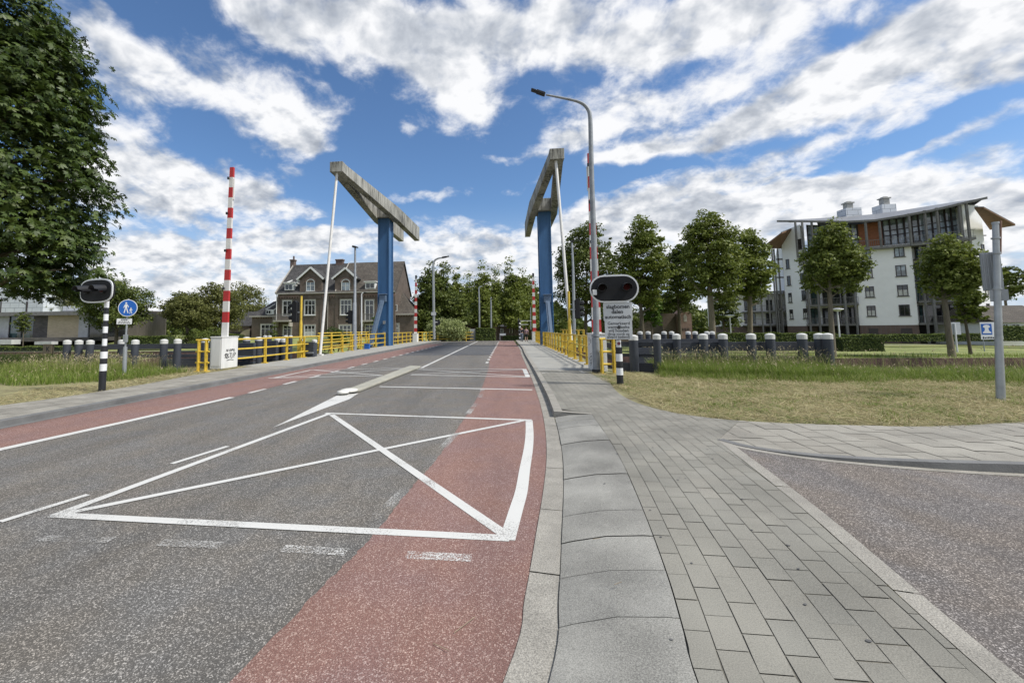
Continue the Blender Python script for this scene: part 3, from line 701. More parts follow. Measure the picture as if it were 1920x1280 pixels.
tag(mb.build('gutter', 'kerb_stone'), kind='structure')
Si = offset(SK, -.115)
foot_poly = [(p.x, p.y) for p in Si if p.x < 14] 
foot_poly += [(foot_poly[-1][0], foot_poly[-1][1]+1.3)] + [(p.x, p.y) for p in reversed(VG) if p.x > VJ.x+.01 and p.y < 11] + [(VJ.x+.004, VJ.y), (apex.x+.03, apex.y+.014)]
mb = MB(); mb.poly([(x, y, .0955) for x, y in foot_poly]); tag(mb.build('pavement_bed', 'joint_sand'), kind='structure')
paving('pavement', foot_poly, lambda x, y: .101, .30, .30, math.atan2(SK[-4].y-SK[4].y, SK[-4].x-SK[4].x), 'paver_pale', gap=.009, seed=5, zj=.003)
# straight sidewalks: bridge right, left side
mb = MB(); k3f = [p for p in K3 if p.y > 15.0]
for a, b in zip(k3f, k3f[1:]): mb.poly([(a.x+.004,a.y,.1008),(3.45,a.y,.1008),(3.45,b.y,.1008),(b.x+.004,b.y,.1008)])
mb.poly([(-11.4,17.4,.1005),(LX-.17,17.4,.1005),(LX-.17,56,.1005),(-11.4,56,.1005)]); tag(mb.build('footway', 'bridge_walk'), kind='structure')
lp = [(LX-.17, -3), (LX-.17, 17.4), (-10.9, 17.4)] + [(p.x, p.y) for p in (G(361,703,.1), G(270,720,.1), G(185,734,.1), G(90,748,.1), G(0,760,.1))] + [(-10.4,-3)]
mb = MB(); mb.poly([(x, y, .09) for x, y in lp]); tag(mb.build('pavement_bed', 'joint_sand'), kind='structure')
paving('pavement', lp, lambda x, y: .1, .30, .30, 0, 'paver_pale', gap=.008, seed=6)
mb = MB(); mb.span(LX-.165, LX, -6, 58, -.05, .115); tag(mb.build('kerb', 'kerb_dark', bevel=.01), kind='structure')
mb = MB(); mb.poly([(LX,-6,.0085),(LX+.16,-6,.0085),(LX+.16,46,.0085),(LX,46,.0085)]); tag(mb.build('gutter', 'kerb_dark'), kind='structure')
# marks on the footway before the bridge
mb = MB(); 
for p, q, wd in (((1003,691),(1012,702),.14),((1014,701),(1052,690),.07),((1022,690),(1052,696),.06),((1082,690),(1094,699),.12),((1003,691),(1018,690),.06)):
    stripe(mb, G(*p, .1), G(*q, .1), wd, .1045)
tag(mb.build('road_marking', 'worn_paint'), kind='structure')
# bridge deck and abutments
mb = MB(); mb.span(-11.65, 3.85, 24.5, 38.1, -.75, -.03); tag(mb.build('bridge_deck', 'strut_blue'), kind='structure')
# far shore: pale paths and terraces
mb = MB()
mb.poly([(20,63,-1.03),(300,63,-1.03),(300,64.2,-1.03),(20,64.2,-1.03)]); mb.poly([(-300,38.75,-.28),(-22.5,38.75,-.28),(-22.5,39.3,-.28),(-300,39.3,-.28)])
tag(mb.build('path', 'kerb_stone'), kind='structure')

# trodden-in spots on the slabs and pavers
mb = MB(); rg = random.Random(12)
for i in range(46):
    y = rg.uniform(2.1, 7.4); f = rg.random(); xa, xb = k2_x(y)+.1, (out_x(y)+1.1); x = xa+(xb-xa)*f; o = out_x(y)
    z = .1035 if x > o+.02 else None
    if z is None:
        t = (x-k2_x(y))/(o-k2_x(y))
        if t < .5: continue
        z = .075+(t-.5)/.4*.022+.0045
    r = rg.uniform(.005,.014); mb.poly([(x+r*math.cos(k*.9)*rg.uniform(.7,1.2), y+r*math.sin(k*.9)*rg.uniform(.7,1.2), z+.001) for k in range(7)])
tag(mb.build('pavement_spots', 'spot_dark'), kind='structure')
# ------------------------------------------------------------------ weathered concrete for the balance arms
def streak_mat(name):
    m = bpy.data.materials.new(name); m.use_nodes = True; t = m.node_tree; n = t.nodes; l = t.links; b = n['Principled BSDF']; b.inputs['Roughness'].default_value = .85
    tc = n.new('ShaderNodeTexCoord'); mp = n.new('ShaderNodeMapping'); mp.inputs['Scale'].default_value = (3.2, 3.2, .35); l.new(tc.outputs['Object'], mp.inputs[0])
    a = n.new('ShaderNodeTexNoise'); a.inputs['Scale'].default_value = 1.6; a.inputs['Detail'].default_value = 9; a.inputs['Roughness'].default_value = .75; l.new(mp.outputs[0], a.inputs['Vector'])
    c = n.new('ShaderNodeTexNoise'); c.inputs['Scale'].default_value = .5; c.inputs['Detail'].default_value = 4; l.new(tc.outputs['Object'], c.inputs['Vector'])
    s = n.new('ShaderNodeMath'); s.operation = 'MULTIPLY_ADD'; l.new(c.outputs['Fac'], s.inputs[0]); s.inputs[1].default_value = .5; l.new(a.outputs['Fac'], s.inputs[2])
    cr = n.new('ShaderNodeValToRGB'); l.new(s.outputs[0], cr.inputs[0]); e = cr.color_ramp.elements; e[0].position = .63; e[0].color = (.055,.055,.05,1); e[1].position = .92; e[1].color = (.40,.395,.36,1)
    k = cr.color_ramp.elements.new(.77); k.color = (.28,.275,.24,1); l.new(cr.outputs[0], b.inputs['Base Color']); MATS[name] = m
streak_mat('arm_concrete')

# ------------------------------------------------------------------ the two bridge towers
def tower(s, label, brace_dir):
    X = -11.5 if s < 0 else 3.70; Xa = -10.95 if s < 0 else 3.35
    t = thing('bridge_tower', label, 'drawbridge tower', (X, 40, 0), 'blue drawbridge towers')
    mb = MB(); mb.span(X-.46, X+.46, 39.3, 40.7, -.9, 12.32)
    for sx in (-1, 1): mb.span(X+sx*.463, X+sx*.56, 39.24, 39.44, -.9, 12.27); mb.span(X+sx*.463, X+sx*.56, 40.56, 40.76, -.9, 12.27)
    mb.span(X-.6, X+.6, 39.1, 40.9, -.95, .12)
    pil = mb.build('pillar', 'blue_steel', t, bevel=.015)
    arm = None
    for sx, nm in ((-1, 'beam'), (1, 'beam')):
        mb = MB(); w0_, w1_ = .26, .3
        # plan: from the shared apex to beside the pillar, then straight back; depth grows
        A = [(Xa+sx*.16, 26.7), (X+sx*.98, 40.3), (X+sx*.98, 50.2)]
        zb = [12.05, 12.25, 12.3]; zt = [12.72, 13.57, 13.95]
        ring = []
        for (x, y), a, b in zip(A, zb, zt):
            wd = w0_ if y < 30 else w1_
            ring.append([(x-wd, y, a), (x+wd, y, a), (x+wd, y, b), (x-wd, y, b)])
        vs_ = [p for r_ in ring for p in r_]; fs = [(0,1,2,3), (8,9,10,11)]
        for i in range(2):
            for k in range(4): fs.append((i*4+k, i*4+(k+1)%4, (i+1)*4+(k+1)%4, (i+1)*4+k))
        mb._add(vs_, fs); o = mb.build('balance_beam', 'arm_concrete', t, bevel=.02)
        if sx == 1: arm = o
    mb = MB(); mb.span(Xa-.44, Xa+.44, 26.3, 27.1, 12.045, 12.735); mb.build('beam_head', 'arm_concrete', t, bevel=.02)
    mb = MB(); mb.span(X-.675, X+.675, 38.9, 41.0, 12.33, 13.45); mb.build('pivot_housing', 'arm_concrete', t, bevel=.02)
    rb = P(600, 666, 24.7) if s < 0 else P(1073, 662, 24.7)
    rt = Vector((Xa-.05, 26.6, 12.1))
    mb = MB(); mb.tube([rb, rt], .088, 12); mb.box(rb+Vector((0,0,-.02)), (.34,.3,.2)); mb.build('pull_rod', 'boom_white', t)
    mb = MB(); mb.box((X+.02, 39.05, 4.55 if s < 0 else 4.2), (.62,.44,.62)); mb.span(X-.36, X+.4, 38.75, 39.24, 4.9 if s < 0 else 4.55, 4.98 if s < 0 else 4.63); mb.build('brace_housing', 'strut_blue', t, bevel=.02)
    top = Vector((X+.02, 38.75, 4.3 if s < 0 else 3.95)); bot = Vector((X-.42 if s < 0 else X+.05, 36.6, .15))
    mb = MB(); mb.beam(top, bot, .36, .26); 
    mb.beam(top+Vector((.0,-.16,.0)), bot+Vector((0,-.16,0)), .12, .1); br = mb.build('brace', 'strut_blue', t)
    for k in range(2):
        mb = MB(); mb.box((X+.1, 39.2, 1.3+k*1.0), (.22,.12,.3)); mb.build('junction_box', 'galv', t)
    return t
tower(-1, 'tall blue bridge tower left of the road with a streaked concrete balance arm', -1)
tower(1, 'tall blue bridge tower right of the road, its balance arm seen end on', 1)

# ------------------------------------------------------------------ railings
def railing(label, path, z0=.1, h=1.16, step=1.9, rails=(1.0,.64,.29), first=.1, r=.036, group='yellow railings beside the road', names=('top_rail','middle_rail','bottom_rail'), foot=True, plist=None):
    path = [Vector(p) for p in path]
    t = thing('railing', label, 'railing', (path[0].x, path[0].y, z0), group)
    for f, nm in zip(rails, names):
        mb = MB(); mb.tube([Vector((p.x, p.y, z0+h*f)) for p in path], r, 8); mb.build(nm, 'yellow', t)
    L_ = [0]
    for a, b in zip(path, path[1:]): L_.append(L_[-1]+(b-a).length)
    ds = plist or []
    if not plist:
        d = first
        while d < L_[-1]+.01: ds.append(d); d += step
    for d in ds:
        i = max(k for k in range(len(path)-1) if L_[k] <= d+1e-6) if d < L_[-1] else len(path)-2
        p = path[i].lerp(path[i+1], (d-L_[i])/(L_[i+1]-L_[i])); ang = math.atan2(path[i+1].y-path[i].y, path[i+1].x-path[i].x)
        mb = MB(); mb.box((p.x, p.y, z0+h/2), (.05,.13,h-.01), ang+math.pi/2 if False else ang)
        mb.box((p.x, p.y, z0+h/2), (.11,.022,h-.03), ang)
        if foot: mb.box((p.x, p.y, z0+.02), (.2,.24,.035), ang)
        mb.build('post', 'yellow', t)
    return t
railing('long yellow railing left of the road from the left barrier cabinet to the blue tower', [(-11.42,17.1,0),(-11.28,18.0,0),(-11.28,39.25,0)], plist=[1.9,3.9,5.8,7.7,9.6,11.5,13.4,15.3,17.2,19.1,21.9])
railing('outer yellow railing left of the bridge, seen behind the long left one', [(-12.35,27.0,0),(-12.35,38.9,0)], h=1.32, first=.3)
railing('short yellow railing on the grass left of the left barrier cabinet', [G(366,697,.08), G(391,697,.08)], z0=.08, h=1.2, plist=[.12,.42])
railing('yellow railing past the left blue tower up to the far left barrier', [(-11.25,41.4,0),(-11.2,50.4,0)], first=.4)
railing('yellow railing beyond the far left barrier running behind the far lamp post', [(-10.9,52,0),(-9.6,55.5,0)], first=.2, step=.95)
railing('pale yellow railing in front of the leafy climbing shrub across the bridge', [(-9.2,56.2,0),(-4.4,57.6,0)], z0=-.02, first=.2)
railing('long yellow railing right of the footway from the right barrier cabinet to the bridge end', [(3.05,16.6,0),(3.28,17.8,0),(3.28,40.0,0),(3.28,50.3,0)], plist=[1.6+1.6*i for i in range(20)])
railing('outer yellow railing right of the bridge, seen behind the long right one', [(4.75,27.0,0),(4.75,38.6,0)], h=1.36, first=.3)
railing('short yellow railing between the lamp post and the striped signal post', [(3.04,14.62,0),(3.56,14.7,0)], z0=.07, h=1.16, plist=[.06,.46])

# ------------------------------------------------------------------ barriers
def barrier(label, cx0, cx1, cy0, cy1, ctop, bx, by, btop, wb, wt, tilt=0.0, graffiti=0, far=False):
    t = thing('road_barrier', label, 'barrier', ((cx0+cx1)/2, cy0, .1), 'red and white bridge barriers with raised booms')
    mb = MB(); mb.span(cx0, cx1, cy0, cy1, .1, ctop); mb.span(cx0-.02, cx1+.02, cy0-.02, cy1+.02, ctop, ctop+.035)
    cab = mb.build('cabinet', 'white_panel', t, bevel=.012)
    zb = ctop-.55; L_ = btop-zb; bh = .44 if not far else .46; n = int(round((btop-ctop)/bh)); mb = MB()
    zc = btop; k = 0; cuts = [btop-bh*i for i in range(n+1)]+[zb]
    for i, (a, b) in enumerate(zip(cuts, cuts[1:])):
        def ww(z): return wb+(wt-wb)*(z-zb)/L_
        mb.m = 2 if i == 0 else (1 if i % 2 == 0 else 0)
        if i == len(cuts)-2: mb.m = 0
        xa, xb = bx+tilt*(a-zb), bx+tilt*(b-zb); wa_, wb_ = ww(a)/2, ww(b)/2; d = .05
        mb._add([(xb-wb_,by-d,b),(xb+wb_,by-d,b),(xb+wb_,by+d,b),(xb-wb_,by+d,b),(xa-wa_,by-d,a),(xa+wa_,by-d,a),(xa+wa_,by+d,a),(xa-wa_,by+d,a)],
                [(0,1,2,3),(4,5,6,7),(0,1,5,4),(1,2,6,5),(2,3,7,6),(3,0,4,7)])
    boom = mb.build('boom', ['boom_white','red_paint','black_paint' if far else 'red_paint'], t)
    for f in ((.28,.5,.72,.93) if not far else ()):
        z = ctop+(btop-ctop)*f; mb = MB(); mb.cyl((bx+tilt*(z-zb)-wb*.28, by-.12, z-.05), .045, .1, 8); mb.build('warning_lamp', 'black_paint', boom)
    if not far:
        z = btop-.95; mb = MB(); mb.span(bx+tilt*(z-zb)-.02+wt*.5*(1 if bx < 0 else -1), bx+tilt*(z-zb)+wt*.5*(1 if bx < 0 else -1)+.05*(1 if bx < 0 else -1), by-.03, by+.03, z-.45, z+.45); mb.build('light_strip', 'boom_white', boom)
        mb = MB(); mb.span(cx0+.06, cx1-.06, cy0-.012, cy0-.002, .22, ctop-.1); mb.build('door', 'white_panel', cab)
    return t, cab
tl_ = P(437, 315, 16.5); bl_ = P(423, 626, 16.5)
b1, cab1 = barrier('red and white raised boom on a white graffitied cabinet at the left roadside', -11.86, -11.36, 16.0, 17.05, 1.36, bl_.x, 16.45, tl_.z, .27, .165, (tl_.x-bl_.x)/(tl_.z-.8))
tr_ = P(1105, 290, 16.0); br_ = P(1117, 600, 16.0)
b2, cab2 = barrier('red and white raised boom on a white cabinet behind the tall right lamp post', 3.0, 3.42, 15.3, 16.5, 1.37, br_.x, 15.9, tr_.z, .33, .18, (tr_.x-br_.x)/(tr_.z-1.9))
tl2 = P(780, 516, 51); barrier('far left raised boom on a white cabinet beyond the left blue tower', P(775,630,51).x, P(783,630,51).x, 50.6, 51.5, 1.1, P(779,620,51).x, 51, tl2.z, .36, .2, .012, far=True)
tr2 = P(1000, 512, 51); barrier('far right raised boom on a white cabinet left of the right blue tower', 3.0, 3.45, 50.6, 51.5, 1.2, 3.3, 51, tr2.z, .42, .22, .0, far=True)
# graffiti tag sprayed on the road side of the left cabinet
def spray(parent, strokes, org, ux, uz, nrm, r=.009):
    mb = MB()
    for st in strokes:
        pts = catmull([Vector((a, b, 0)) for a, b in st], 4) if len(st) > 2 else [Vector((a, b, 0)) for a, b in st]
        mb.tube([org+ux*p.x+uz*p.y+nrm*.001 for p in pts], r, 5)
    mb.build('graffiti', 'black_paint', parent)
st = [[(0,.22),(.06,.30),(.05,.2),(.10,.10)],[(.02,.1),(.1,.3)],[(.12,.1),(.13,.3)],[(.13,.28),(.22,.25),(.14,.2),(.24,.14),(.13,.1)],[(.26,.3),(.38,.31)],[(.32,.3),(.3,.1)],[(.38,.3),(.36,.13),(.44,.1),(.47,.3)],[(.52,.1),(.53,.31),(.62,.27),(.54,.2)],[(.08,.38),(.12,.48),(.16,.38),(.2,.48)],[(.26,.42),(.3,.48),(.34,.42),(.29,.38),(.26,.43)],[(.38,.38),(.39,.48),(.47,.45),(.4,.42)],[(.55,.47),(.48,.45),(.55,.4),(.48,.37)],[(.12,0),(.3,.03),(.5,0)]]
spray(cab1, st, Vector((-11.355,16.18,.42)), Vector((0,1.15,0)), Vector((0,0,.95)), Vector((1,0,0)), .011)
st2 = [[(.1,.9),(.1,1.05)],[(.1,.78),(.1,.84)],[(.3,.85),(.3,1.0)],[(.1,.3),(.3,.42),(.35,.3),(.2,.22),(.1,.3)],[(.15,.45),(.35,.5)],[(.1,.12),(.3,.18),(.2,.05)]]
spray(cab2, st2, Vector((2.995,16.3,.2)), Vector((0,-1.6,0)), Vector((0,0,1)), Vector((-1,0,0)), .008)

# ------------------------------------------------------------------ warning signals
def stadium(w_, h_, n=12):
    r = h_/2; out = []
    for k in range(n+1): a = -math.pi/2+math.pi*k/n; out.append((w_/2-r+r*math.cos(a), r*math.sin(a)))
    for k in range(n+1): a = math.pi/2+math.pi*k/n; out.append((-w_/2+r+r*math.cos(a), r*math.sin(a)))
    return out
def superell(w_, h_, e=3.2, n=40):
    out = []
    for k in range(n):
        a = 2*math.pi*k/n; c, s = math.cos(a), math.sin(a)
        out.append((w_/2*math.copysign(abs(c)**(2/e), c), h_/2*math.copysign(abs(s)**(2/e), s)))
    return out
def signal(label, base, hc, nrm, bands, rl_, ru, zsw, wd=1.24, hh=.74, lit=False, grp='flashing bridge signals on black and white posts', sc=1.0, shape=None):
    t = thing('warning_signal', label, 'bridge signal', base, grp)
    mb = MB(); zprev = bands[0][0]
    for (z, m_) in bands[1:]:
        mb.m = m_; r = rl_ if z <= zsw+.01 else ru
        mb.cyl((base[0], base[1], zprev), r, z-zprev, 18); zprev = z
    mb.build('post', ['black_paint', 'sign_white'], t)
    n = Vector(nrm).normalized(); x = Vector((0,0,1)).cross(n).normalized(); up = Vector((0,0,1)); hc = Vector(hc)
    def pl(q, d): return hc+x*q[0]+up*q[1]+n*d
    sh = shape or stadium
    mb = MB(); mb.prism([pl(q, -.022) for q in sh(wd, hh)], n*.022); mb.m = 1; mb.prism([pl(q, -.09) for q in sh(wd*.96, hh*.95)], n*.066); mb.prism([pl(q, .002) for q in sh(wd*.935, hh*.885)], n*.012)
    head = mb.build('backing_board', ['sign_white', 'black_matt'], t)
    for sx in (-1, 1):
        c = hc+x*(sx*wd*.25)+n*.016+up*.03
        mb = MB(); k = 16; ring = [c+x*(.105*math.cos(2*math.pi*i/k))+up*(.105*math.sin(2*math.pi*i/k)) for i in range(k)]
        mb.prism(ring, n*.05); lamp = mb.build('light', 'black_paint', head)
        mb = MB(); ring = [c+n*.052+x*(.085*math.cos(2*math.pi*i/k))+up*(.085*math.sin(2*math.pi*i/k)) for i in range(k)]; mb.prism(ring, n*.015)
        o = mb.build('lens', 'lens_red' if sx == 1 else 'lens_dark', head)
        vs_ = []; fs = []; m = 14
        for i in range(m+1):
            a = R(-20)+R(220)*i/m
            for rr, dd in ((.115,.0),(.115,.30 if 20 < i*230/m < 210 else .2),(.122,.30 if 20 < i*230/m < 210 else .2),(.122,.0)):
                vs_.append(c+x*(rr*math.cos(a))+up*(rr*math.sin(a)-dd*.12)+n*dd)
        for i in range(m):
            for k2 in range(4): fs.append((i*4+k2, i*4+(k2+1)%4, (i+1)*4+(k2+1)%4, (i+1)*4+k2))
        mb = MB(); mb.smooth = False; mb._add(vs_, fs); mb.build('visor', 'black_paint', head)
    return t, head
pm('lens_red', (.05,.003,.003), .5, .1, 5, spec=.1); pm('lens_dark', (.008,.003,.003), .5, .1, 5, spec=.1)
def zat(px, py, Y): return P(px, py, Y).z
bR = G(1163, 722, .08); Yr = bR.y
bands = [(.02,0)]+[(zat(1163,y,Yr), m_) for y, m_ in ((702.6,0),(689.5,1),(677,0),(663,1),(651,0),(637,1),(560,0))]
hR = P(1151, 541, Yr-.12)
sgR, hdR = signal('black oval two-light signal on a banded post above two white text signs', tuple(bR), hR, (-.12,-1,0), bands, .085, .06, zat(1163,651,Yr))
mb = MB(); mb.box(P(1115,548,Yr-.2), (.1,.05,.14)); mb.build('sensor_box', 'sign_white', sgR)
bL = G(191, 733, .08); Yl = bL.y
bands = [(.02,0)]+[(zat(195,y,Yl), m_) for y, m_ in ((695,0),(682,1),(671.6,0),(659,1),(648,0),(635,1),(624,0),(612,1),(601,0),(589,1),(577,0),(562,1))]
hL = P(180, 545, Yl-.1)
signal('black two-light signal on a banded post on the grass left of the road', tuple(bL), hL, (-.17,-.98,0), bands, .08, .055, zat(195,648,Yl), wd=1.2, hh=.64, shape=superell)
# text signs under the right signal
def plate(name, parent, c, w_, h_, n, mats, th=.02, rr=.04, edge=None):
    n = Vector(n).normalized(); x = Vector((0,0,1)).cross(n).normalized(); up = Vector((0,0,1)); mb = MB()
    def rr_(w2, h2, r_):
        out = []
        for cx_, cy_, a0 in ((w2/2-r_, h2/2-r_, 0), (-w2/2+r_, h2/2-r_, 90), (-w2/2+r_, -h2/2+r_, 180), (w2/2-r_, -h2/2+r_, 270)):
            for k in range(4): a = R(a0+30*k); out.append((cx_+r_*math.cos(a), cy_+r_*math.sin(a)))
        return out
    mb.prism([c+x*a+up*b-n*th for a, b in rr_(w_, h_, rr)], n*th)
    if edge: mb.m = 1; mb.prism([c+x*a+up*b+n*.001 for a, b in rr_(w_-edge*2, h_-edge*2, max(.005, rr-edge))], n*.002)
    return mb.build(name, mats, parent), x, up, n
nR = Vector((-.12,-1,0)).normalized(); sc_ = Yr/800
def board(label, px0, py0, px1, py1, lines, size, gaps, parentless=True):
    c = P((px0+px1)/2, (py0+py1)/2, Yr-.1); w_, h_ = (px1-px0)*sc_, (py1-py0)*sc_
    t = thing('text_sign', label, 'sign', tuple(c-nR*.03), 'white text signs under the right signal')
    plate('panel', t, c, w_, h_, nR, ['sign_white','sign_grey'], rr=.035, edge=.006)
    for (s, px_, py_, sz, b_) in lines:
        p = P(px_, py_, Yr-.1)+nR*.004; text_mesh('lettering', s, sz, face_matrix(p, nR), 'sign_ink', t, extrude=.0008, bold=b_)
    return t
board('upper white text sign reading slagbomen dalen automatisch', 1134, 567.5, 1182.5, 601, [('slagbomen',1158.5,578,.138,.004),('dalen',1157.5,587.5,.138,.004),('automatisch',1159,597,.134,.004)], 0, 0)
t_ = board('lower white text sign reading Gemarkeerd weggedeelte vrij houden', 1137, 601.5, 1182.8, 635, [('Gemarkeerd',1160,608.5,.108,.002),('weggedeelte',1160,615.4,.108,.002),('vrij houden',1160,622,.108,.002),('(Brug wordt op',1160,628,.086,.001),('afstand bediend)',1160,633.4,.086,.001)], 0, 0)
c = P(1160.5,613.5,Yr-.13); mb = MB(); mb.prism([c+Vector((a*.04, 0, b*.05)) for a, b in ((math.cos(k*.7), math.sin(k*.7)) for k in range(9))], (0,-.002,0)); mb.build('sticker', 'sign_ink', t_)
c = P(1160.3,643.8,Yr-.12); mb = MB(); mb.prism([c+Vector((.045*math.cos(k*.52), 0, .045*math.sin(k*.52))) for k in range(12)], (0,-.006,0))
pm('sticker_red', (.10,.02,.035), .5, .3, 30); mb.build('sticker', 'sticker_red', sgR)
# far signals beyond the bridge
def far_signal(label, px, pyb, pyt, Y, hx, hy, side):
    b = P(px, pyb, Y); t = thing('warning_signal', label, 'bridge signal', (b.x, Y, b.z), 'flashing bridge signals on black and white posts')
    zt = P(px, pyt, Y).z; n = 11; mb = MB()
    for i in range(n): mb.m = i % 2; mb.cyl((b.x, Y, b.z+(zt-b.z)*i/n), .11, (zt-b.z)/n, 10)
    mb.build('post', ['black_paint', 'sign_white'], t)
    c = P(hx, hy, Y)
    if side:
        mb = MB(); mb.prism([c+Vector((0, q[0], q[1])) for q in stadium(1.2,.7)], (.1,0,0)); mb.m = 1; mb.box(c+Vector((.9,0,.1)), (1.5,.05,.06)); mb.box(c+Vector((.7,0,-.35)), (1.1,.05,.06)); mb.build('backing_board', ['black_paint', 'sign_white'], t)
    else:
        mb = MB(); mb.prism([c+Vector((q[0], 0, q[1])) for q in stadium(.98,.74)], (0,.1,0)); mb.m = 1; mb.box(c+Vector((0,-.03,.05)), (.3,.02,.1)); mb.build('backing_board', ['black_paint', 'sign_white'], t)
far_signal('black signal disc on a small banded post beside the far lamp post', 815, 637, 600, 54.5, 818.5, 604.5, False)
far_signal('slim banded signal post beside the two people at the far end', 975, 638, 601, 52.5, 971, 603, True)

# ------------------------------------------------------------------ ship signals, tall yellow posts
def ship_signal(label, px, pyb, pyt, Y, dx, y0, y1, side, wpx=10):
    b = P(px, pyb, Y); t = thing('ship_signal', label, 'ship signal', (b.x, Y, b.z), 'dark ship signals over the water')
    ztop = P(px, pyt, Y).z; mb = MB(); mb.span(b.x-.13, b.x+.13, Y-.13, Y+.13, b.z-.1, b.z+.95); mb.cyl((b.x, Y, b.z+.9), .085, 1.0, 12); mb.tube([(b.x, Y, b.z+1.9), (b.x, Y, b.z+2.1), (b.x, Y, ztop)], [.085,.065,.06], 12); mb.build('post', 'yellow', t)
    c0, c1 = P(px+dx, y0, Y), P(px+dx, y1, Y); mb = MB(); w_ = wpx*Y/800; mb.span(c0.x-w_/2, c0.x+w_/2, Y-.15, Y+.2, c1.z, c0.z)
    mb.prism([(c0.x-w_/2, Y-.15, c0.z), (c0.x+w_/2, Y-.15, c0.z), (c0.x, Y-.15, c0.z+.12)], (0,.35,0)); h = mb.build('housing', 'black_matt', t, bevel=.02)
    for f in (.25,.55,.85):
        z = c1.z+(c0.z-c1.z)*f; mb = MB(); mb.tube([(c0.x+side*w_/2, Y, z), (c0.x+side*(w_/2+.22), Y, z-.02)], .1, 12, caps=False); mb.m = 1; mb.box((c0.x+side*(w_/2+.1), Y, z+.1), (.2,.2,.015)); mb.build('visor', ['black_paint','galv'], h)
    mb = MB(); mb.beam((b.x, Y, (c0.z+c1.z)/2), (c0.x, Y, (c0.z+c1.z)/2), .06, .06); mb.build('bracket', 'galv', t)
ship_signal('dark ship signal on a yellow post behind the left railing', 563, 671, 555, 22.9, -9, 567, 604, -1)
ship_signal('dark ship signal on a yellow post behind the right railing', 1070, 672, 546, 22.9, 12, 563, 597, 1, 8)

# ------------------------------------------------------------------ street lamps
def bent_lamp(name, label, base, pts, r0, r1, head0, head1, mat_, hw=.16, hh=.07, collar=None, grp='street lamps'):
    t = thing(name, label, 'street lamp', tuple(base), grp)
    path = [Vector(base)]+[Vector(p) for p in pts]; n = len(path); rs = [r0+(r1-r0)*i/(n-1) for i in range(n)]
    mb = MB(); mb.tube(path, rs, 14)
    if collar: mb.cyl((base[0], base[1], base[2]-.05), collar[0], collar[1], 16); mb.cyl((base[0], base[1], base[2]+collar[1]-.02), collar[0]+.012, .05, 16)
    mb.build('pole', mat_, t)
    h0, h1 = Vector(head0), Vector(head1); mb = MB(); mb.beam(h0, h0.lerp(h1, .62), hw, hh*1.5); mb.beam(h0.lerp(h1,.62), h1, hw*.9, hh); mb.build('lamp_head', 'lamp_black', t, bevel=.015)
    return t
Yp = 14.7; base = G(1119, 700, .08); Yp = base.y
cv = catmull([P(1117.5,600,Yp), P(1113,450,Yp), P(1109,320,Yp), P(1107.5,250,Yp), P(1106,216,Yp), P(1101,203,Yp), P(1092,194.5,Yp), P(1078,189,Yp), P(1050,183,Yp), P(1024,178,Yp)], 5)
tl = bent_lamp('street_lamp', 'tall grey street lamp with a curved arm, standing before the right barrier', base, cv, .10, .033, P(1022,177.5,Yp), P(996,168.5,Yp), 'galv_dull', .20, .06, (.118, 1.25))
mb = MB(); mb.cyl((base.x, base.y, .0), .15, .22, 16); mb.build('foot_sleeve', 'black_paint', tl)
mb = MB(); mb.cyl((base.x, base.y, 1.3), .126, .05, 16); mb.build('clamp', 'black_paint', tl)
Y = 54; b = P(814, 636, Y); bent_lamp('street_lamp', 'pale street lamp with a bent arm beside the far left railing', b, catmull([P(813,560,Y), P(812.5,500,Y), P(814,490,Y), P(820,485,Y), P(830,483,Y)], 4), .17, .09, P(829,483,Y), P(842,480.5,Y), 'galv', .35, .12)
Y = 62; b = P(899, 617, Y); bent_lamp('street_lamp', 'slim street lamp with a small bent arm before the far trees', b, catmull([P(898.5,560,Y), P(898,542,Y), P(900,538,Y), P(905,536.5,Y)], 4), .12, .07, P(904,536.5,Y), P(909,536,Y), 'galv', .3, .1)
Y = 60; b = P(921, 617, Y); bent_lamp('street_lamp', 'slim pale mast with a short side arm before the far trees', b, [P(920.8,580,Y), P(920.5,557,Y)], .12, .09, P(920.5,560.5,Y), P(926,560.5,Y), 'galv', .2, .1)
Y = 58; b = P(995.5, 618, Y); bent_lamp('street_lamp', 'thin far lamp mast left of the far right barrier', b, [P(995,600,Y), P(994.8,575,Y)], .08, .06, P(994.8,576,Y), P(993,576,Y), 'galv', .15, .08)
Y = 31; b = P(664.5, 650, Y); b.z = .1; t_ = bent_lamp('street_lamp', 'grey lamp post with a flat twin head left of the left blue tower', b, [P(665,568,Y), P(665.5,567,Y), P(666,464,Y)], .17, .07, P(661,462,Y), P(671,464,Y), 'galv_dull', .25, .09)
Y = 31; c0 = P(656,582,Y); c1 = P(656,607,Y)
t_ = thing('ship_signal', 'dark ship signal box fixed to the grey lamp post by the left tower', 'ship signal', (c0.x, Y, c1.z), 'dark ship signals over the water')
mb = MB(); mb.span(c0.x-.12, c0.x+.16, Y-.1, Y+.2, c1.z, c0.z); h_ = mb.build('housing', 'black_matt', t_, bevel=.02)
for f in (.2,.5,.8):
    z = c1.z+(c0.z-c1.z)*f; mb = MB(); mb.tube([(c0.x-.12, Y+.05, z), (c0.x-.32, Y+.05, z-.02)], .09, 10); mb.build('visor', 'black_paint', h_)
Y = 30; b = P(1077, 650, Y); b.z = .1; bent_lamp('street_lamp', 'slim grey lamp post with a small white head behind the right pull rod', b, [P(1076,560,Y), P(1074.5,500,Y), P(1072.5,455,Y)], .12, .055, P(1070,452,Y), P(1077,453,Y), 'galv', .2, .08)
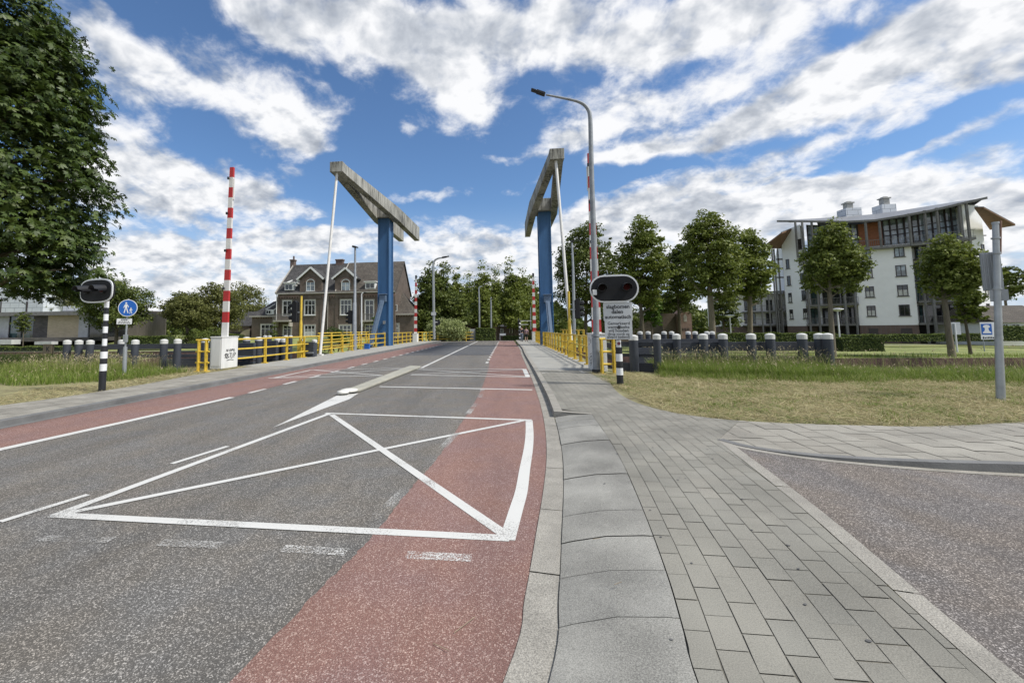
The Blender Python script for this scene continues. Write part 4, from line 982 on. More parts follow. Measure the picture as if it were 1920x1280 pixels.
Y = 43; b = P(678, 628, Y); bent_lamp('street_lamp', 'small white crook lamp in front of the brick house', b, catmull([P(678,600,Y), P(678,556,Y), P(679,550.5,Y), P(683,548.5,Y)], 4), .07, .05, P(682,548.5,Y), P(688,549,Y), 'sign_white', .16, .08)
def globe_lamp(label, px, pyb, pyt, Y):
    b = P(px, pyb, Y); zt = P(px, pyt, Y).z; t = thing('street_lamp', label, 'street lamp', (b.x, Y, b.z), 'street lamps')
    mb = MB(); mb.cyl((b.x, Y, b.z), .06, zt-b.z-.2, 10); mb.build('pole', 'sign_white', t)
    mb = MB(); mb.lathe((b.x, Y, zt-.25), [(.08,0),(.3,.1),(.46,.2),(.44,.27),(.1,.32)], 16); mb.build('lamp_shade', 'sign_white', t)
globe_lamp('white mushroom lamp beside the tree before the white apartments', 1576, 652, 579, 44)
globe_lamp('white mushroom lamp by the lawn left of the apartments', 1371, 634, 591, 52)

# ------------------------------------------------------------------ signs
def person_sign():
    b = G(233, 704, .1); Y = b.y; n = Vector((.35,-.94,0)).normalized(); x = Vector((0,0,1)).cross(n); up = Vector((0,0,1))
    t = thing('traffic_sign', 'round blue walker-and-child sign over a white text plate on a grey pole', 'traffic sign', (b.x, Y, b.z))
    tp = P(241, 560, Y); mb = MB(); mb.tube([b, P(235,650,Y)], .065, 12); mb.tube([P(235,650,Y), tp], .03, 10); mb.build('pole', 'galv', t)
    mb = MB(); mb.box(P(237,634,Y)+n*.06, (.1,.1,.26)); mb.build('junction_box', 'galv', t)
    c = P(241.5, 577.5, Y)+n*.06; r = .30; k = 32
    mb = MB(); mb.prism([c+x*r*math.cos(2*math.pi*i/k)+up*r*math.sin(2*math.pi*i/k) for i in range(k)], n*.012)
    mb.m = 1; mb.prism([c+n*.0125+x*(r*.93)*math.cos(2*math.pi*i/k)+up*(r*.93)*math.sin(2*math.pi*i/k) for i in range(k)], n*.002)
    d = mb.build('disc', ['sign_white', 'sign_blue'], t)
    mb = MB(); f = n*.0165
    def fig(ox, oz, s):
        q = lambda a, b_: c+f+x*(ox+a*s)+up*(oz+b_*s)
        mb.prism([q(.045*math.cos(i*.7), .36+.045*math.sin(i*.7)) for i in range(9)], n*.002)
        mb.prism([q(-.06,.30),(q(.06,.30)),q(.05,.06),q(-.05,.06)], n*.002)
        for a in ([(-.05,.08),(0,.08),(-.06,-.2),(-.11,-.2)],[(0,.08),(.05,.08),(.13,-.2),(.08,-.2)],[(-.06,.3),(-.03,.27),(-.1,.08),(-.13,.1)],[(.06,.3),(.03,.27),(.12,.1),(.14,.13)]): mb.prism([q(*v) for v in a], n*.002)
    fig(-.05,-.05,.62); fig(.1,-.13,.36); mb.build('pictogram', 'sign_white', d)
    c = P(234.5, 602.5, Y)+n*.06; pl_, _, _, _ = plate('text_plate', t, c, .46, .2, n, ['sign_white','sign_white'], rr=.02)
    rg_ = random.Random(5)                       # three lines of print too small to read in the photograph
    for i, hw_ in enumerate((.10, .17, .19)):
        mb = MB(); a = -hw_
        while a < hw_:
            e = rg_.uniform(.03, .07); q = c+n*.004+up*(.05-.055*i); mb.prism([q+x*a-up*.011, q+x*min(a+e, hw_)-up*.011, q+x*min(a+e, hw_)+up*.011, q+x*a+up*.011], n*.0008); a += e+.014
        mb.build('lettering', 'sign_ink', pl_)
person_sign()
def tall_pole():
    b = G(1876, 753, .06); Y = b.y; top = P(1866.5, 420, Y); t = thing('sign_post', 'galvanised pole on the hay carrying the grey back of a sign box', 'sign post', tuple(b))
    mb = MB(); mb.tube([b-Vector((0,0,.1)), b.lerp(top,.38), top], [.066,.054,.046], 16); mb.cyl(top, .056, .04, 12); mb.build('pole', 'galv', t)
    n = Vector((-.55,-.84,0)).normalized(); x = Vector((0,0,1)).cross(n)
    mb = MB(); c = P(1873, 507, Y)+Vector((0,.12,0)); h_ = 64*Y/800; mb.prism([c+x*a+n*d+Vector((0,0,-h_/2)) for a, d in ((-.13,0),(.13,0),(.13,-.10),(-.13,-.10))], (0,0,h_))
    for i in range(5): mb.prism([c+x*(-.11+.05*i+e)+n*f_+Vector((0,0,-h_/2+.02)) for e, f_ in ((0,.004),(.02,.004),(.02,.018),(0,.018))], (0,0,h_-.04))
    mb.build('sign_box', 'sign_back', t, bevel=.006)
    mb = MB(); mb.tube([P(1875,476,Y), P(1875.5,414,Y)], .022, 10); mb.build('pipe', 'pipe_rust', t)
    mb = MB(); c = P(1873,554,Y)-n*.0; mb.prism([c+x*a+Vector((0,0,z)) for a, z in ((-.12,-.12),(.12,-.10),(.12,.12),(-.12,.12))], n*.02); mb.build('name_plate', 'sign_back', t)
    for y in (448, 476, 543): 
        mb = MB(); mb.cyl(P(1867+ (y-448)*.03, y, Y), .066, .03, 14); mb.build('clamp', 'galv', t)
pm('pipe_rust', (.20,.12,.09), .8, .3, 12)
tall_pole()
def route_sign():
    Y = 40.8; b = P(1845, 659, Y); n = Vector((0,-1,0)); t = thing('route_sign', 'blue and white route sign with a black arrow panel on the lawn across the canal', 'road sign', (b.x, Y, b.z))
    for px in (1846, 1875): q = P(px, 659, Y); mb = MB(); mb.cyl((q.x, Y, q.z), .035, P(px,630,Y).z-q.z, 8); mb.build('post', 'galv', t)
    q0, q1 = P(1836,604,Y), P(1881,636,Y); mb = MB(); mb.span(q0.x, q1.x, Y-.03, Y, q1.z, q0.z); mb.build('panel', 'sign_white', t)
    a0, a1 = P(1838,607,Y), P(1860,627,Y); mb = MB(); mb.span(a0.x, a1.x, Y-.04, Y-.032, a1.z, a0.z); bl = mb.build('blue_panel', 'sign_blue', t)
    c = (a0+a1)/2; s = (a0.z-a1.z)/2; pts = [(-.7,-.75),(.7,-.75),(.62,-.5),(.4,-.35),(.3,-.05),(.28,.2),(.6,.4),(.45,.72),(0,.82),(-.45,.72),(-.6,.4),(-.28,.2),(-.3,-.05),(-.4,-.35),(-.62,-.5)]
    mb = MB(); mb.prism([Vector((c.x+u*s, Y-.046, c.z+v*s)) for u, v in pts], (0,.004,0)); mb.build('pictogram', 'sign_white', bl)
    a0, a1 = P(1866,607,Y), P(1880,628,Y); mb = MB(); mb.span(a0.x, a1.x, Y-.04, Y-.032, a1.z, a0.z); bk = mb.build('arrow_panel', 'sign_ink', t)
    c = (a0+a1)/2; mb = MB(); mb.prism([(a0.x, Y-.046, a0.z-.05), (a1.x-.03, Y-.046, c.z), (a0.x, Y-.046, a1.z+.12)], (0,.004,0)); mb.build('arrow', 'sign_white', bk)
    rg_ = random.Random(6); mb = MB(); a = P(1842,633,Y); s = a.x; e1 = P(1879,633,Y).x   # a line of print too small to read
    while s < e1-.1: d = rg_.uniform(.05,.12); mb.span(s, s+d, Y-.036, Y-.032, a.z-.07, a.z+rg_.uniform(.03,.09)); s += d+.04
    mb.build('lettering', 'sign_ink', t)
route_sign()
def back_sign():
    Y = 40.5; b = P(1795, 660, Y); t = thing('traffic_sign', 'grey back of a square sign before the tree on the far lawn', 'traffic sign', (b.x, Y, b.z))
    mb = MB(); mb.cyl((b.x, Y, b.z), .06, P(1795,606,Y).z-b.z, 10); mb.build('post', 'sign_white', t)
    q0, q1 = P(1781,604,Y), P(1804,627,Y); mb = MB(); mb.span(q0.x, q1.x, Y+.06, Y+.09, q1.z, q0.z); mb.build('panel', 'sign_grey', t)
back_sign()
def k_sign():
    Y = 21.8; b = P(80, 671, Y); t = thing('marker_board', 'low weathered board with a black letter K on the left bank', 'marker board', (b.x, Y, b.z))
    for px in (82, 98.5): q = P(px, 671, Y); mb = MB(); mb.box((q.x, Y, q.z+.3), (.07,.07,.8)); mb.build('leg', 'bark', t)
    q0, q1 = P(83,645,Y), P(98.5,662,Y); mb = MB(); mb.span(q0.x, q1.x, Y-.06, Y-.036, q1.z, q0.z); p = mb.build('board', 'board_wood', t)
    text_mesh('lettering', 'K', .36, face_matrix(P(91.5,658,Y)+Vector((0,-.063,0)), (0,-1,0)), 'sign_ink', p, bold=.008)
pm('board_wood', (.30,.24,.16), .85, .3, 6)
k_sign()
# small sign on the post of the far left lamp
Y = 53.8; q = P(813,588,Y); t_ = thing('traffic_sign', 'small grey sign panel fixed to the far left lamp post', 'traffic sign', tuple(q)); mb = MB(); mb.box(q, (.62,.03,.42)); mb.build('panel', 'sign_grey', t_)
Y = 66; q = P(943,637,Y); t_ = thing('information_board', 'low white information board at the end of the road', 'board', tuple(q))
mb = MB(); mb.span(P(937,630,Y).x, P(948.5,630,Y).x, Y-.03, Y, P(940,629,Y).z, P(940,625,Y).z); mb.build('panel', 'sign_white', t_)
for px in (937.6, 948): a = P(px,640,Y); mb = MB(); mb.span(a.x-.03, a.x+.03, Y, Y+.05, a.z, P(px,625,Y).z); mb.build('leg', 'sign_white', t_)
# blue box on the left footway
Y = 33; q0, q1 = P(684,645,Y), P(693,654.5,Y); mb = MB(); mb.span(q0.x, q1.x, Y-.15, Y+.15, .1, q0.z); mb.span(q0.x-.02, q1.x+.02, Y-.17, Y+.17, q0.z, q0.z+.03)
tag(mb.build('control_box', 'sign_blue', origin=(q0.x, Y, .1), bevel=.01), 'small blue box at the foot of the left railing', 'control box')

# ------------------------------------------------------------------ timber guide works with white-capped posts
def cap_post(t, x, y, z0, z1, r, capm='cap_white'):
    mb = MB(); mb.cyl((x, y, z0), r, z1-z0-.19, 18); p = mb.build('post', 'post_grey', t)
    mb = MB(); mb.lathe((x, y, z1-.19), [(r+.006,0),(r+.006,.145),(r*.55,.18),(r*.1,.19)], 18); mb.build('cap', capm, p); return p
def plank(t, a, b, z, hh, th=.09, nm='plank', mat_='timber_plank'):
    mb = MB(); mb.beam((a[0], a[1], z), (b[0], b[1], z), th, hh); mb.build(nm, mat_, t, bevel=.006)
# right, near side
Yf = 15.55
t_ = thing('timber_fender', 'long dark fender rail on white-capped posts behind the tall right grass', 'fender', (P(1230,650,Yf).x, Yf, 0), 'timber fenders with white-capped posts')
xs_ = []
for px, Y in ((1231,15.2),(1268,15.6),(1318,15.6),(1354.5,15.5),(1407.5,15.4),(1443,15.4),(1503,15.2),(1535,15.3),(1551,15.0)):
    q = P(px, 625.5-(px-1231)*.004, Y); r = (6.9 if px < 1300 else 7.9)*Y/800*.90; cap_post(t_, q.x, Y, -1.6, q.z, r); xs_.append((q.x, Y))
for za, hh in ((.92,.30),(.53,.13)): plank(t_, (xs_[1][0]-.4, 15.75), (xs_[-1][0]+.25, 15.55), za, hh)
t_ = thing('timber_fender', 'dark plank fender wall between the banded post and the first capped post', 'fender', (4.3, 16, 0), 'timber fenders with white-capped posts')
q = P(1187, 627.5, 15.6); cap_post(t_, q.x, 15.6, -1.4, q.z, .15)
for za, hh in ((1.02,.16),(.62,.09),(.16,.42),(-.3,.30),(.98-.32,.05),(-.62,.2)): plank(t_, (3.95,15.95), (5.05,15.45), za, hh, .08)
for k in range(3): plank(t_, (4.1,16.4), (4.6,22.6), .85-.45*k, .22, .08)
# right, far guide wall (a row of smaller capped posts)
Yf = 29
t_ = thing('timber_fender', 'farther dark guide wall with small white caps above the right fender', 'fender', (P(1245,640,Yf).x, Yf, -1), 'timber fenders with white-capped posts')
for px in (1200,1215,1245,1259,1290,1303,1325.5,1335): q = P(px, 621, Yf); cap_post(t_, q.x, Yf, -2.3, q.z, 4.1*Yf/800)
for za, hh in ((.62,.46),(.12,.40),(-.4,.5)): plank(t_, (P(1180,640,Yf).x, Yf-.28), (P(1345,640,Yf).x, Yf-.28), za, hh, .12)
# left, near side
t_ = thing('timber_fender', 'dark fender rails on white-capped posts left of the left barrier', 'fender', (-14, 15.9, 0), 'timber fenders with white-capped posts')
pts_ = []
for px, pyt, Y in ((126.5,637,16.3),(148.5,637,16.3),(169.5,637,16.3),(229,636.5,17.4),(254,636.5,15.9),(308,635.5,16.0),(333.5,635,15.7),(385,634,17.6)):
    q = P(px, pyt, Y); cap_post(t_, q.x, Y, -.6, q.z, 7.4*Y/800*.92); pts_.append((q.x, Y))
for za, hh in ((.97,.22),(.55,.14)): plank(t_, (pts_[0][0], 16.75), (-11.9, 17.7), za, hh)
for za, hh in ((.30,.34),(.06,.12),(.76,.07)): plank(t_, (-14.6,16.6), (-11.9, 17.3), za, hh)
# left, dark dolphins behind the long railing
def dolphin(label, pxs, pyt, Y, x0, x1, ztop, r_px, rows=3):
    t = thing('mooring_dolphin', label, 'mooring dolphin', (P((x0+x1)/2,650,Y).x, Y, 0), 'dark mooring dolphins behind the left railing')
    for px in pxs: q = P(px, pyt, Y); cap_post(t, q.x, Y-.02, -2.3, q.z, r_px*Y/800)
    xa, xb = P(x0,650,Y).x, P(x1,650,Y).x; hh = (ztop+1.7)/rows
    for k in range(rows):
        mb = MB(); mb.span(xa, xb, Y-.62, Y-.4, ztop-hh*(k+1)+.03, ztop-hh*k); mb.build('plank', 'timber_dark', t, bevel=.02)
    mb = MB(); mb.span(xa, xb, Y-.72, Y-.63, .30, .38); mb.build('walking_beam', 'galv_dull', t)
dolphin('nearest dark dolphin with two white caps right of the left barrier cabinet', (463,485.5), 631.5, 20.6, 449, 489, 1.02, 6.9)
dolphin('second dark dolphin with two white caps behind the first railing post', (522,533), 634.5, 22.4, 500, 529, 1.08, 7)
dolphin('dark dolphin with low small caps just above the railing top', (497.5,506), 628.5, 27, 492, 512, 1.1, 4)
dolphin('farther dark dolphin behind the yellow ship signal post', (536,545), 628.5, 29, 536, 552, 1.2, 4)
dolphin('dark dolphin between the yellow ship signal post and the pull rod', (568,590), 636, 24, 570, 597, .95, 5)
# ------------------------------------------------------------------ building materials
brick_mat('brick_brown', (.105,.074,.058), (.15,.106,.083), (.16,.148,.13), var=.5)
brick_mat('brick_red', (.20,.11,.085), (.26,.15,.115), (.24,.22,.20), var=.4)
brick_mat('brick_base', (.13,.085,.07), (.17,.11,.09), (.16,.14,.13), var=.3)
brick_mat('brick_cream', (.50,.42,.28), (.58,.49,.34), (.38,.33,.25), bw=.4, bh=.12, var=.25)
brick_mat('tiles_dark', (.055,.053,.052), (.085,.082,.08), (.035,.035,.035), bw=.24, bh=.26, ms=.025, var=.5)
brick_mat('tiles_brown', (.085,.074,.06), (.12,.105,.087), (.05,.045,.04), bw=.24, bh=.26, ms=.025, var=.5)
brick_mat('panel_joints', (.55,.58,.62), (.60,.63,.66), (.22,.24,.27), bw=1.6, bh=.8, ms=.03, var=.15)
brick_mat('stone_dark', (.09,.085,.08), (.14,.13,.12), (.07,.065,.06), bw=.4, bh=.12, var=.4)
pm('render_white', (.80,.80,.785), .85, .04, .5, .05, 30, c2=(.83,.83,.82), fine=.04)
pm('wood_red', (.30,.115,.05), .7, .3, 2, stretch=(1,1,4), fine=.15)
pm('soffit_wood', (.19,.11,.065), .75, .25, 2, stretch=(4,.5,1), fine=.15)
pm('roof_metal', (.21,.215,.22), .5, .1, 1.5, metal=.3, stretch=(6,.3,1))
pm('frame_dark', (.055,.045,.045), .6, .2, 5); pm('steel_grey', (.17,.165,.155), .6, .25, 3)
pm('frame_white', (.68,.69,.67), .55, .05, 4); pm('stone_trim', (.36,.34,.30), .8, .2, 4)
pm('wood_grey', (.16,.145,.125), .9, .25, 1.5, .3, 20, stretch=(9,9,.4), fine=.2)
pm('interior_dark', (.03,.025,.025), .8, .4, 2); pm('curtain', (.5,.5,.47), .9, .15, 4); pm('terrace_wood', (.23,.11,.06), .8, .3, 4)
pm('planter_grey', (.36,.36,.34), .8, .2, 4); pm('concrete_pale', (.46,.47,.47), .8, .15, 2)
glass_mat('glass_dark', (.018,.02,.022)); glass_mat('glass_sky_reflect', (.17,.205,.23), .04); glass_mat('glass_green', (.03,.06,.06), .05)  # the bright bluish pane colour has the sky's reflection painted into it
def balu(px0, py0, px1, py1, a, b):
    """lower-left and upper-right corners on a wall, as (start point, direction, width, z0, z1)"""
    p, q = PW(px0, py1, a, b), PW(px1, py0, a, b); d = q-p; d.z = 0; w_ = d.length; return p, d.normalized(), w_, PW((px0+px1)/2, py1, a, b).z, PW((px0+px1)/2, py0, a, b).z
def wbox(mb, o, u, nrm, s0, s1, z0, z1, d0, d1):
    """box on a wall: along u from s0..s1, from depth d0 to d1 along the outward normal"""
    a = o+u*s0; b = o+u*s1
    mb.prism([Vector((a.x, a.y, z0))+nrm*d0, Vector((b.x, b.y, z0))+nrm*d0, Vector((b.x, b.y, z1))+nrm*d0, Vector((a.x, a.y, z1))+nrm*d0], nrm*(d1-d0))
def window(parent, px0, py0, px1, py1, a, b, mull=(1,), trans=(), fr='frame_white', gl='glass_dark', fw=.09, proud=.05, surround=None, arch=False, name='window', sill=None, inner=None):
    p, u, w_, z0, z1 = balu(px0, py0, px1, py1, a, b); n = Vector((u.y, -u.x, 0)); o = Vector((p.x, p.y, 0))
    mb = MB()
    for s0, s1, c0, c1 in ((0,fw,z0,z1),(w_-fw,w_,z0,z1),(fw,w_-fw,z0,z0+fw),(fw,w_-fw,z1-fw,z1)): wbox(mb, o, u, n, s0, s1, c0, c1, .004, proud)
    for m_ in mull:
        wbox(mb, o, u, n, m_*w_-fw*.4, m_*w_+fw*.4, z0+fw, z1-fw, .004, proud*.85)
    for t in trans: wbox(mb, o, u, n, fw, w_-fw, z0+(z1-z0)*t-fw*.4, z0+(z1-z0)*t+fw*.4, .004, proud*.9)
    f = mb.build(name, fr, parent)
    mb = MB(); wbox(mb, o, u, n, fw*.5, w_-fw*.5, z0+fw*.5, z1-fw*.5, .002, .018); mb.build('pane', gl, f)
    if surround:
        mb = MB(); k = .12
        for s0, s1, c0, c1 in ((-k,0,z0,z1),(w_,w_+k,z0,z1),(-k,w_+k,z1,z1+k*1.2)): wbox(mb, o, u, n, s0, s1, c0, c1, .003, proud+.02)
        mb.build('surround', surround, f)
    if sill:
        mb = MB(); wbox(mb, o, u, n, -.1, w_+.1, z0-.1, z0, .003, proud+.08); mb.build('sill', sill, f)
    if inner:
        mb = MB(); wbox(mb, o, u, n, fw, w_-fw, z0+fw, z0+(z1-z0)*.55, .018, .022); mb.build('curtain', inner, f)
    return f
# ------------------------------------------------------------------ brick double house across the canal
def brick_house():
    Y = 61.0; A = (-100, Y); B = (100, Y)
    X = lambda px, py=600: P(px, py, Y).x
    Z = lambda px, py: P(px, py, Y).z
    ze = Z(620, 546.5); xl, xr = X(520, 600), X(741, 600)
    t = thing('brick_house', 'brown brick double house with slate roof and two gabled dormers beyond the canal', 'house', (xl, Y, -1))
    mb = MB(); mb.span(xl, xr, Y, Y+10, -1.4, ze)
    yr = Y+5.2; zr = P(650, 494.5, yr).z
    for x in (xl, xr): mb.prism([(x if x == xl else x-.25, Y, ze), (x if x == xl else x-.25, Y+10, ze), (x if x == xl else x-.25, yr, zr-.1)], (.25,0,0))
    wall = mb.build('wall', 'brick_brown', t)
    mb = MB(); 
    mb.prism([(xl-.2, Y-.35, ze-.12), (xl-.2, yr, zr+.08), (xl-.2, Y+10.35, ze-.12), (xl-.2, Y+10.35, ze-.3), (xl-.2, yr, zr-.12), (xl-.2, Y-.35, ze-.3)], (xr-xl+.4,0,0))
    roof = mb.build('roof', 'tiles_dark', t)
    mb = MB(); mb.prism([(X(628)+.3, Y-.37, ze-.08), (X(628)+.3, yr-.02, zr+.1), (X(628)+.3, yr-.02, zr+.13), (X(628)+.3, Y-.37, ze-.05)], (xr-X(628)-.1,0,0)); mb.build('roof_tiles', 'tiles_brown', roof)
    mb = MB(); mb.beam((xl-.22, Y-.36, ze-.1), (xl-.22, yr, zr+.12), .12, .3); mb.beam((X(630), Y-.4, ze-.0), (X(630), yr-.1, zr+.14), .14, .12); mb.build('verge', 'stone_trim', roof)
    # gutter and cornice
    mb = MB(); mb.span(xl-.1, xr+.1, Y-.42, Y-.02, ze-.30, ze-.12); mb.build('gutter', 'stone_trim', t)
    mb = MB(); mb.span(xl, xr, Y-.12, Y-.003, ze-.7, ze-.45)
    x = xl
    while x < xr: mb.span(x, x+.16, Y-.14, Y-.003, ze-.95, ze-.7); x += .42
    mb.build('cornice', 'brick_red', t)
    mb = MB()
    for px in (521, 565, 603, 615, 631, 664, 676, 706): mb.span(X(px)-.22, X(px)+.22, Y-.07, Y-.003, -1, ze-.7)
    mb.build('pilaster', 'brick_brown', t)
    # gabled wall dormers
    for x0, x1, apx, apy, ey in ((562,603,583,503,521),(628,665.5,648.5,504,520)):
        xa, xb, xc = X(x0), X(x1), X(apx); zt, zg = Z(apx, apy), Z(apx, ey)
        mb = MB(); mb.prism([(xa, Y-.16, ze-1.0), (xb, Y-.16, ze-1.0), (xb, Y-.16, zg), (xc, Y-.16, zt), (xa, Y-.16, zg)], (0, .5, 0)); g = mb.build('gable', 'brick_brown', t)
        sl = (zt-zg)/(xc-xa)
        mb = MB(); yb = Y+4.9
        mb._add([(xa-.35, Y-.4, zg-.35*sl+.1),(xc, Y-.4, zt+.1),(xc, yb, zt+.1),(xa-.35, yb-2.6, zg-.35*sl+.1),(xb+.35, Y-.4, zg-.35*sl+.1),(xb+.35, yb-2.6, zg-.35*sl+.1)]+
                [(xa-.35, Y-.4, zg-.35*sl-.03),(xc, Y-.4, zt-.03),(xc, yb, zt-.03),(xa-.35, yb-2.6, zg-.35*sl-.03),(xb+.35, Y-.4, zg-.35*sl-.03),(xb+.35, yb-2.6, zg-.35*sl-.03)],
                [(0,1,2,3),(1,4,5,2),(6,7,8,9),(7,10,11,8),(0,1,7,6),(1,4,10,7)]); mb.build('gable_roof', 'tiles_dark', g)
        mb = MB(); mb.beam((xa-.4, Y-.44, zg-.4*sl+.06), (xc, Y-.44, zt+.08), .1, .26); mb.beam((xb+.4, Y-.441, zg-.4*sl+.06), (xc, Y-.441, zt+.08), .1, .26); mb.build('bargeboard', 'frame_white', g)
        mb = MB(); mb.span(xa, xa+.1, Y+.3, Y+2.2, ze-.1, zg-.1); mb.span(xb-.1, xb, Y+.3, Y+2.2, ze-.1, zg-.1); mb.build('dormer_cheek', 'tiles_dark', g)
    a2, b2 = (-100, Y-.17), (100, Y-.17)
    for x0, x1 in ((574,590.5),(640,656.5)):
        p, u, w_, z0, z1 = balu(x0, 526.5, x1, 546, a2, b2); f = window(t, x0, 528.5, x1, 546, a2, b2, (.5,), (.62,), 'frame_white', 'glass_sky_reflect', surround=None, sill='stone_trim')
        mb = MB(); c = Vector((p.x+w_/2, Y-.18, z1-.25)); k = 12; r = w_/2
        mb.prism([c+Vector((r*math.cos(math.pi*i/k), 0, r*.8*math.sin(math.pi*i/k))) for i in range(k+1)], (0,-.035,0)); ar = mb.build('arch_light', 'frame_white', f)
        mb = MB(); mb.prism([c+Vector((r*.8*math.cos(math.pi*i/k), -.036, r*.62*math.sin(math.pi*i/k))) for i in range(k+1)], (0,-.005,0)); mb.m = 1
        for i in range(k): a_, b_ = math.pi*i/k, math.pi*(i+1)/k; mb.prism([c+Vector((q*math.cos(g_), -.0, q*.85*math.sin(g_)+.02)) for q, g_ in ((r*1.08,a_),(r*1.32,a_),(r*1.32,b_),(r*1.08,b_))], (0,-.06,0))
        mb.build('arch', ['brick_brown','brick_red'], f)
    # small roof dormers
    for x0, x1, y0, y1 in ((533,550,531,544.5),(684.5,703.5,529,542)):
        xa, xb, za, zb = X(x0), X(x1), Z(x0, y1), Z(x0, y0); mb = MB(); mb.span(xa, xb, Y-.1, Y+2.0, za, zb); d = mb.build('dormer', 'frame_white', t)
        window(d, x0+1.2, y0+1.5, x1-1.2, y1-1, (-100,Y-.11), (100,Y-.11), (.5,), (), 'frame_white', 'glass_dark', .07)
        mb = MB(); mb.span(xa-.15, xb+.15, Y-.3, Y+2.3, zb, zb+.12); mb.build('dormer_roof', 'frame_white', d)
        if x0 < 600:
            mb = MB(); mb.beam((X(551), Y-.2, Z(551,535)), (X(561), Y-.2, Z(561,525)), .1, .18); mb.beam((X(533), Y-.2, Z(533,532)), (X(543), Y+.6, Z(543,524.5)), .1, .14); mb.build('dormer_flashing', 'frame_white', d)
    # windows and doors
    W_ = lambda *a, **k: window(t, *a, A, B, **k)
    W_(530,563.5,547,592, mull=(.5,), trans=(.68,), surround='stone_trim', name='balcony_door')
    W_(571,562.5,591.5,590.5, mull=(.33,.67), trans=(.66,), surround='stone_trim', sill='frame_white')
    W_(638.5,562,659,590, mull=(.33,.67), trans=(.66,), surround='stone_trim', sill='frame_white')
    W_(684.5,562.5,701,601, mull=(.5,), trans=(.74,), gl='glass_dark', surround='stone_trim', name='balcony_door')
    W_(531,609.5,546.5,632, mull=(.5,), trans=(.72,), surround='stone_trim', name='front_door')
    W_(570.5,609.5,591,634, mull=(.33,.67), trans=(.66,), surround='stone_trim', inner='curtain')
    W_(636,609.5,658,634, mull=(.33,.67), trans=(.66,), surround='stone_trim'); W_(685,608,701,634, mull=(.5,), trans=(.72,), surround='stone_trim', name='front_door')
    for x0, x1 in ((519.5,550),(681,707)):
        za, zb = Z(x0, 603.5), Z(x0, 600.5); mb = MB(); mb.span(X(x0), X(x1), Y-1.2, Y-.01, za, zb); bal = mb.build('balcony', 'stone_trim', t)
        mb = MB(); mb.span(X(x0), X(x1), Y-1.2, Y-1.14, zb+.85, zb+.92)
        x = X(x0)
        while x < X(x1): mb.span(x, x+.035, Y-1.19, Y-1.16, zb, zb+.86); x += .13
        mb.build('balustrade', 'steel_grey', bal)
        mb = MB(); mb.span(X(x0)+.1, X(x0)+.3, Y-.9, Y-.01, za-.7, za); mb.span(X(x1)-.3, X(x1)-.1, Y-.9, Y-.01, za-.7, za); mb.build('console', 'stone_trim', bal)
    mb = MB(); mb.tube([(X(615), Y-.14, ze-.3), (X(615), Y-.14, -1)], .05, 8); mb.build('downpipe', 'stone_trim', t)
    mb = MB(); mb.tube([(X(520)-.1, Y-.14, ze-.3), (X(520)-.1, Y-.14, -1)], .06, 8); mb.build('downpipe', 'frame_white', t)
    # chimneys
    for x0, x1, yt, pots in ((546,553.5,487,1),(631,644,486.5,0)):
        zt = P((x0+x1)/2, yt, yr).z; mb = MB(); mb.span(P(x0,490,yr).x, P(x1,490,yr).x, yr-.35, yr+.35, zr-.6, zt); mb.span(P(x0,490,yr).x-.08, P(x1,490,yr).x+.08, yr-.43, yr+.43, zt-.2, zt); c_ = mb.build('chimney', 'brick_base', t)
        if pots: mb = MB(); mb.cyl((P(551,482,yr).x, yr, zt), .14, .6, 10); mb.build('chimney_pot', 'brick_base', c_)
    # side wings
    zw = Z(500, 591.5)
    for side, x0, x1 in ((-1, 468, 520), (1, 741, 774)):
        xa, xb = X(x0), X(x1); mb = MB(); mb.span(xa, xb-.01 if side < 0 else xb, Y+.6, Y+8, -1.3, zw); w_ = mb.build('wing_wall', 'brick_brown', t)
        if side < 0:
            top = P(520, 556, Y+4).z; pts = [(xa-.25,Y+.35,zw),(xb,Y+.35,zw),(xb,Y+8.2,zw),(xa-.25,Y+8.2,zw),(xb,Y+4.3,top),(xb-3.2,Y+4.3,top-.8)]
            mb = MB(); mb._add(pts, [(0,1,4,5),(0,5,3),(3,5,4,2),(1,2,4),(0,3,2,1)])
        else:
            top = P(743, 548, Y+4).z; pts = [(xa,Y+.35,zw),(xb+.3,Y+.35,zw),(xb+.3,Y+8.2,zw),(xa,Y+8.2,zw),(xa,Y+4.3,top)]
            mb = MB(); mb._add(pts, [(0,1,4),(1,2,4),(3,2,4),(0,3,4),(0,3,2,1)])
        rf = mb.build('wing_roof', 'tiles_dark' if side < 0 else 'tiles_brown', t)
        mb = MB(); mb.span(xa-.3, xb+.2, Y+.28, Y+.5, zw-.2, zw+.02)
        mb.build('wing_gutter', 'stone_trim', t)
        mb = MB(); x = xa+.1
        while x < xb-.2: mb.span(x, x+.16, Y+.5, Y+.598, zw-.45, zw-.2); x += .4
        mb.build('cornice', 'brick_red', t)
    a3, b3 = (-100, Y+.59), (100, Y+.59)
    window(t, 489, 608, 513, 634, a3, b3, (.33,.67), (.7,), surround='stone_trim'); window(t, 741, 607, 748, 634, a3, b3, (.5,), (.7,), surround='stone_trim')
    window(t, 740, 571, 745, 583, (-100,Y+.3), (100,Y+.3), (), ())
    xa, xb = X(497), X(510); mb = MB(); mb.span(xa, xb, Y+.5, Y+3, Z(500,589.5), Z(500,580)); d = mb.build('dormer', 'frame_white', t)
    window(d, 498.5, 581.5, 508.5, 588.5, (-100,Y+.49), (100,Y+.49), (.5,), (), fw=.07)
    mb = MB(); mb.beam((X(510), Y+.4, Z(510,581)), (X(519), Y+.9, Z(519,571)), .1, .16); mb.beam((X(495), Y+.4, Z(495,580)), (X(505), Y+1.5, Z(505,569)), .1, .14); mb.build('dormer_flashing', 'frame_white', d)
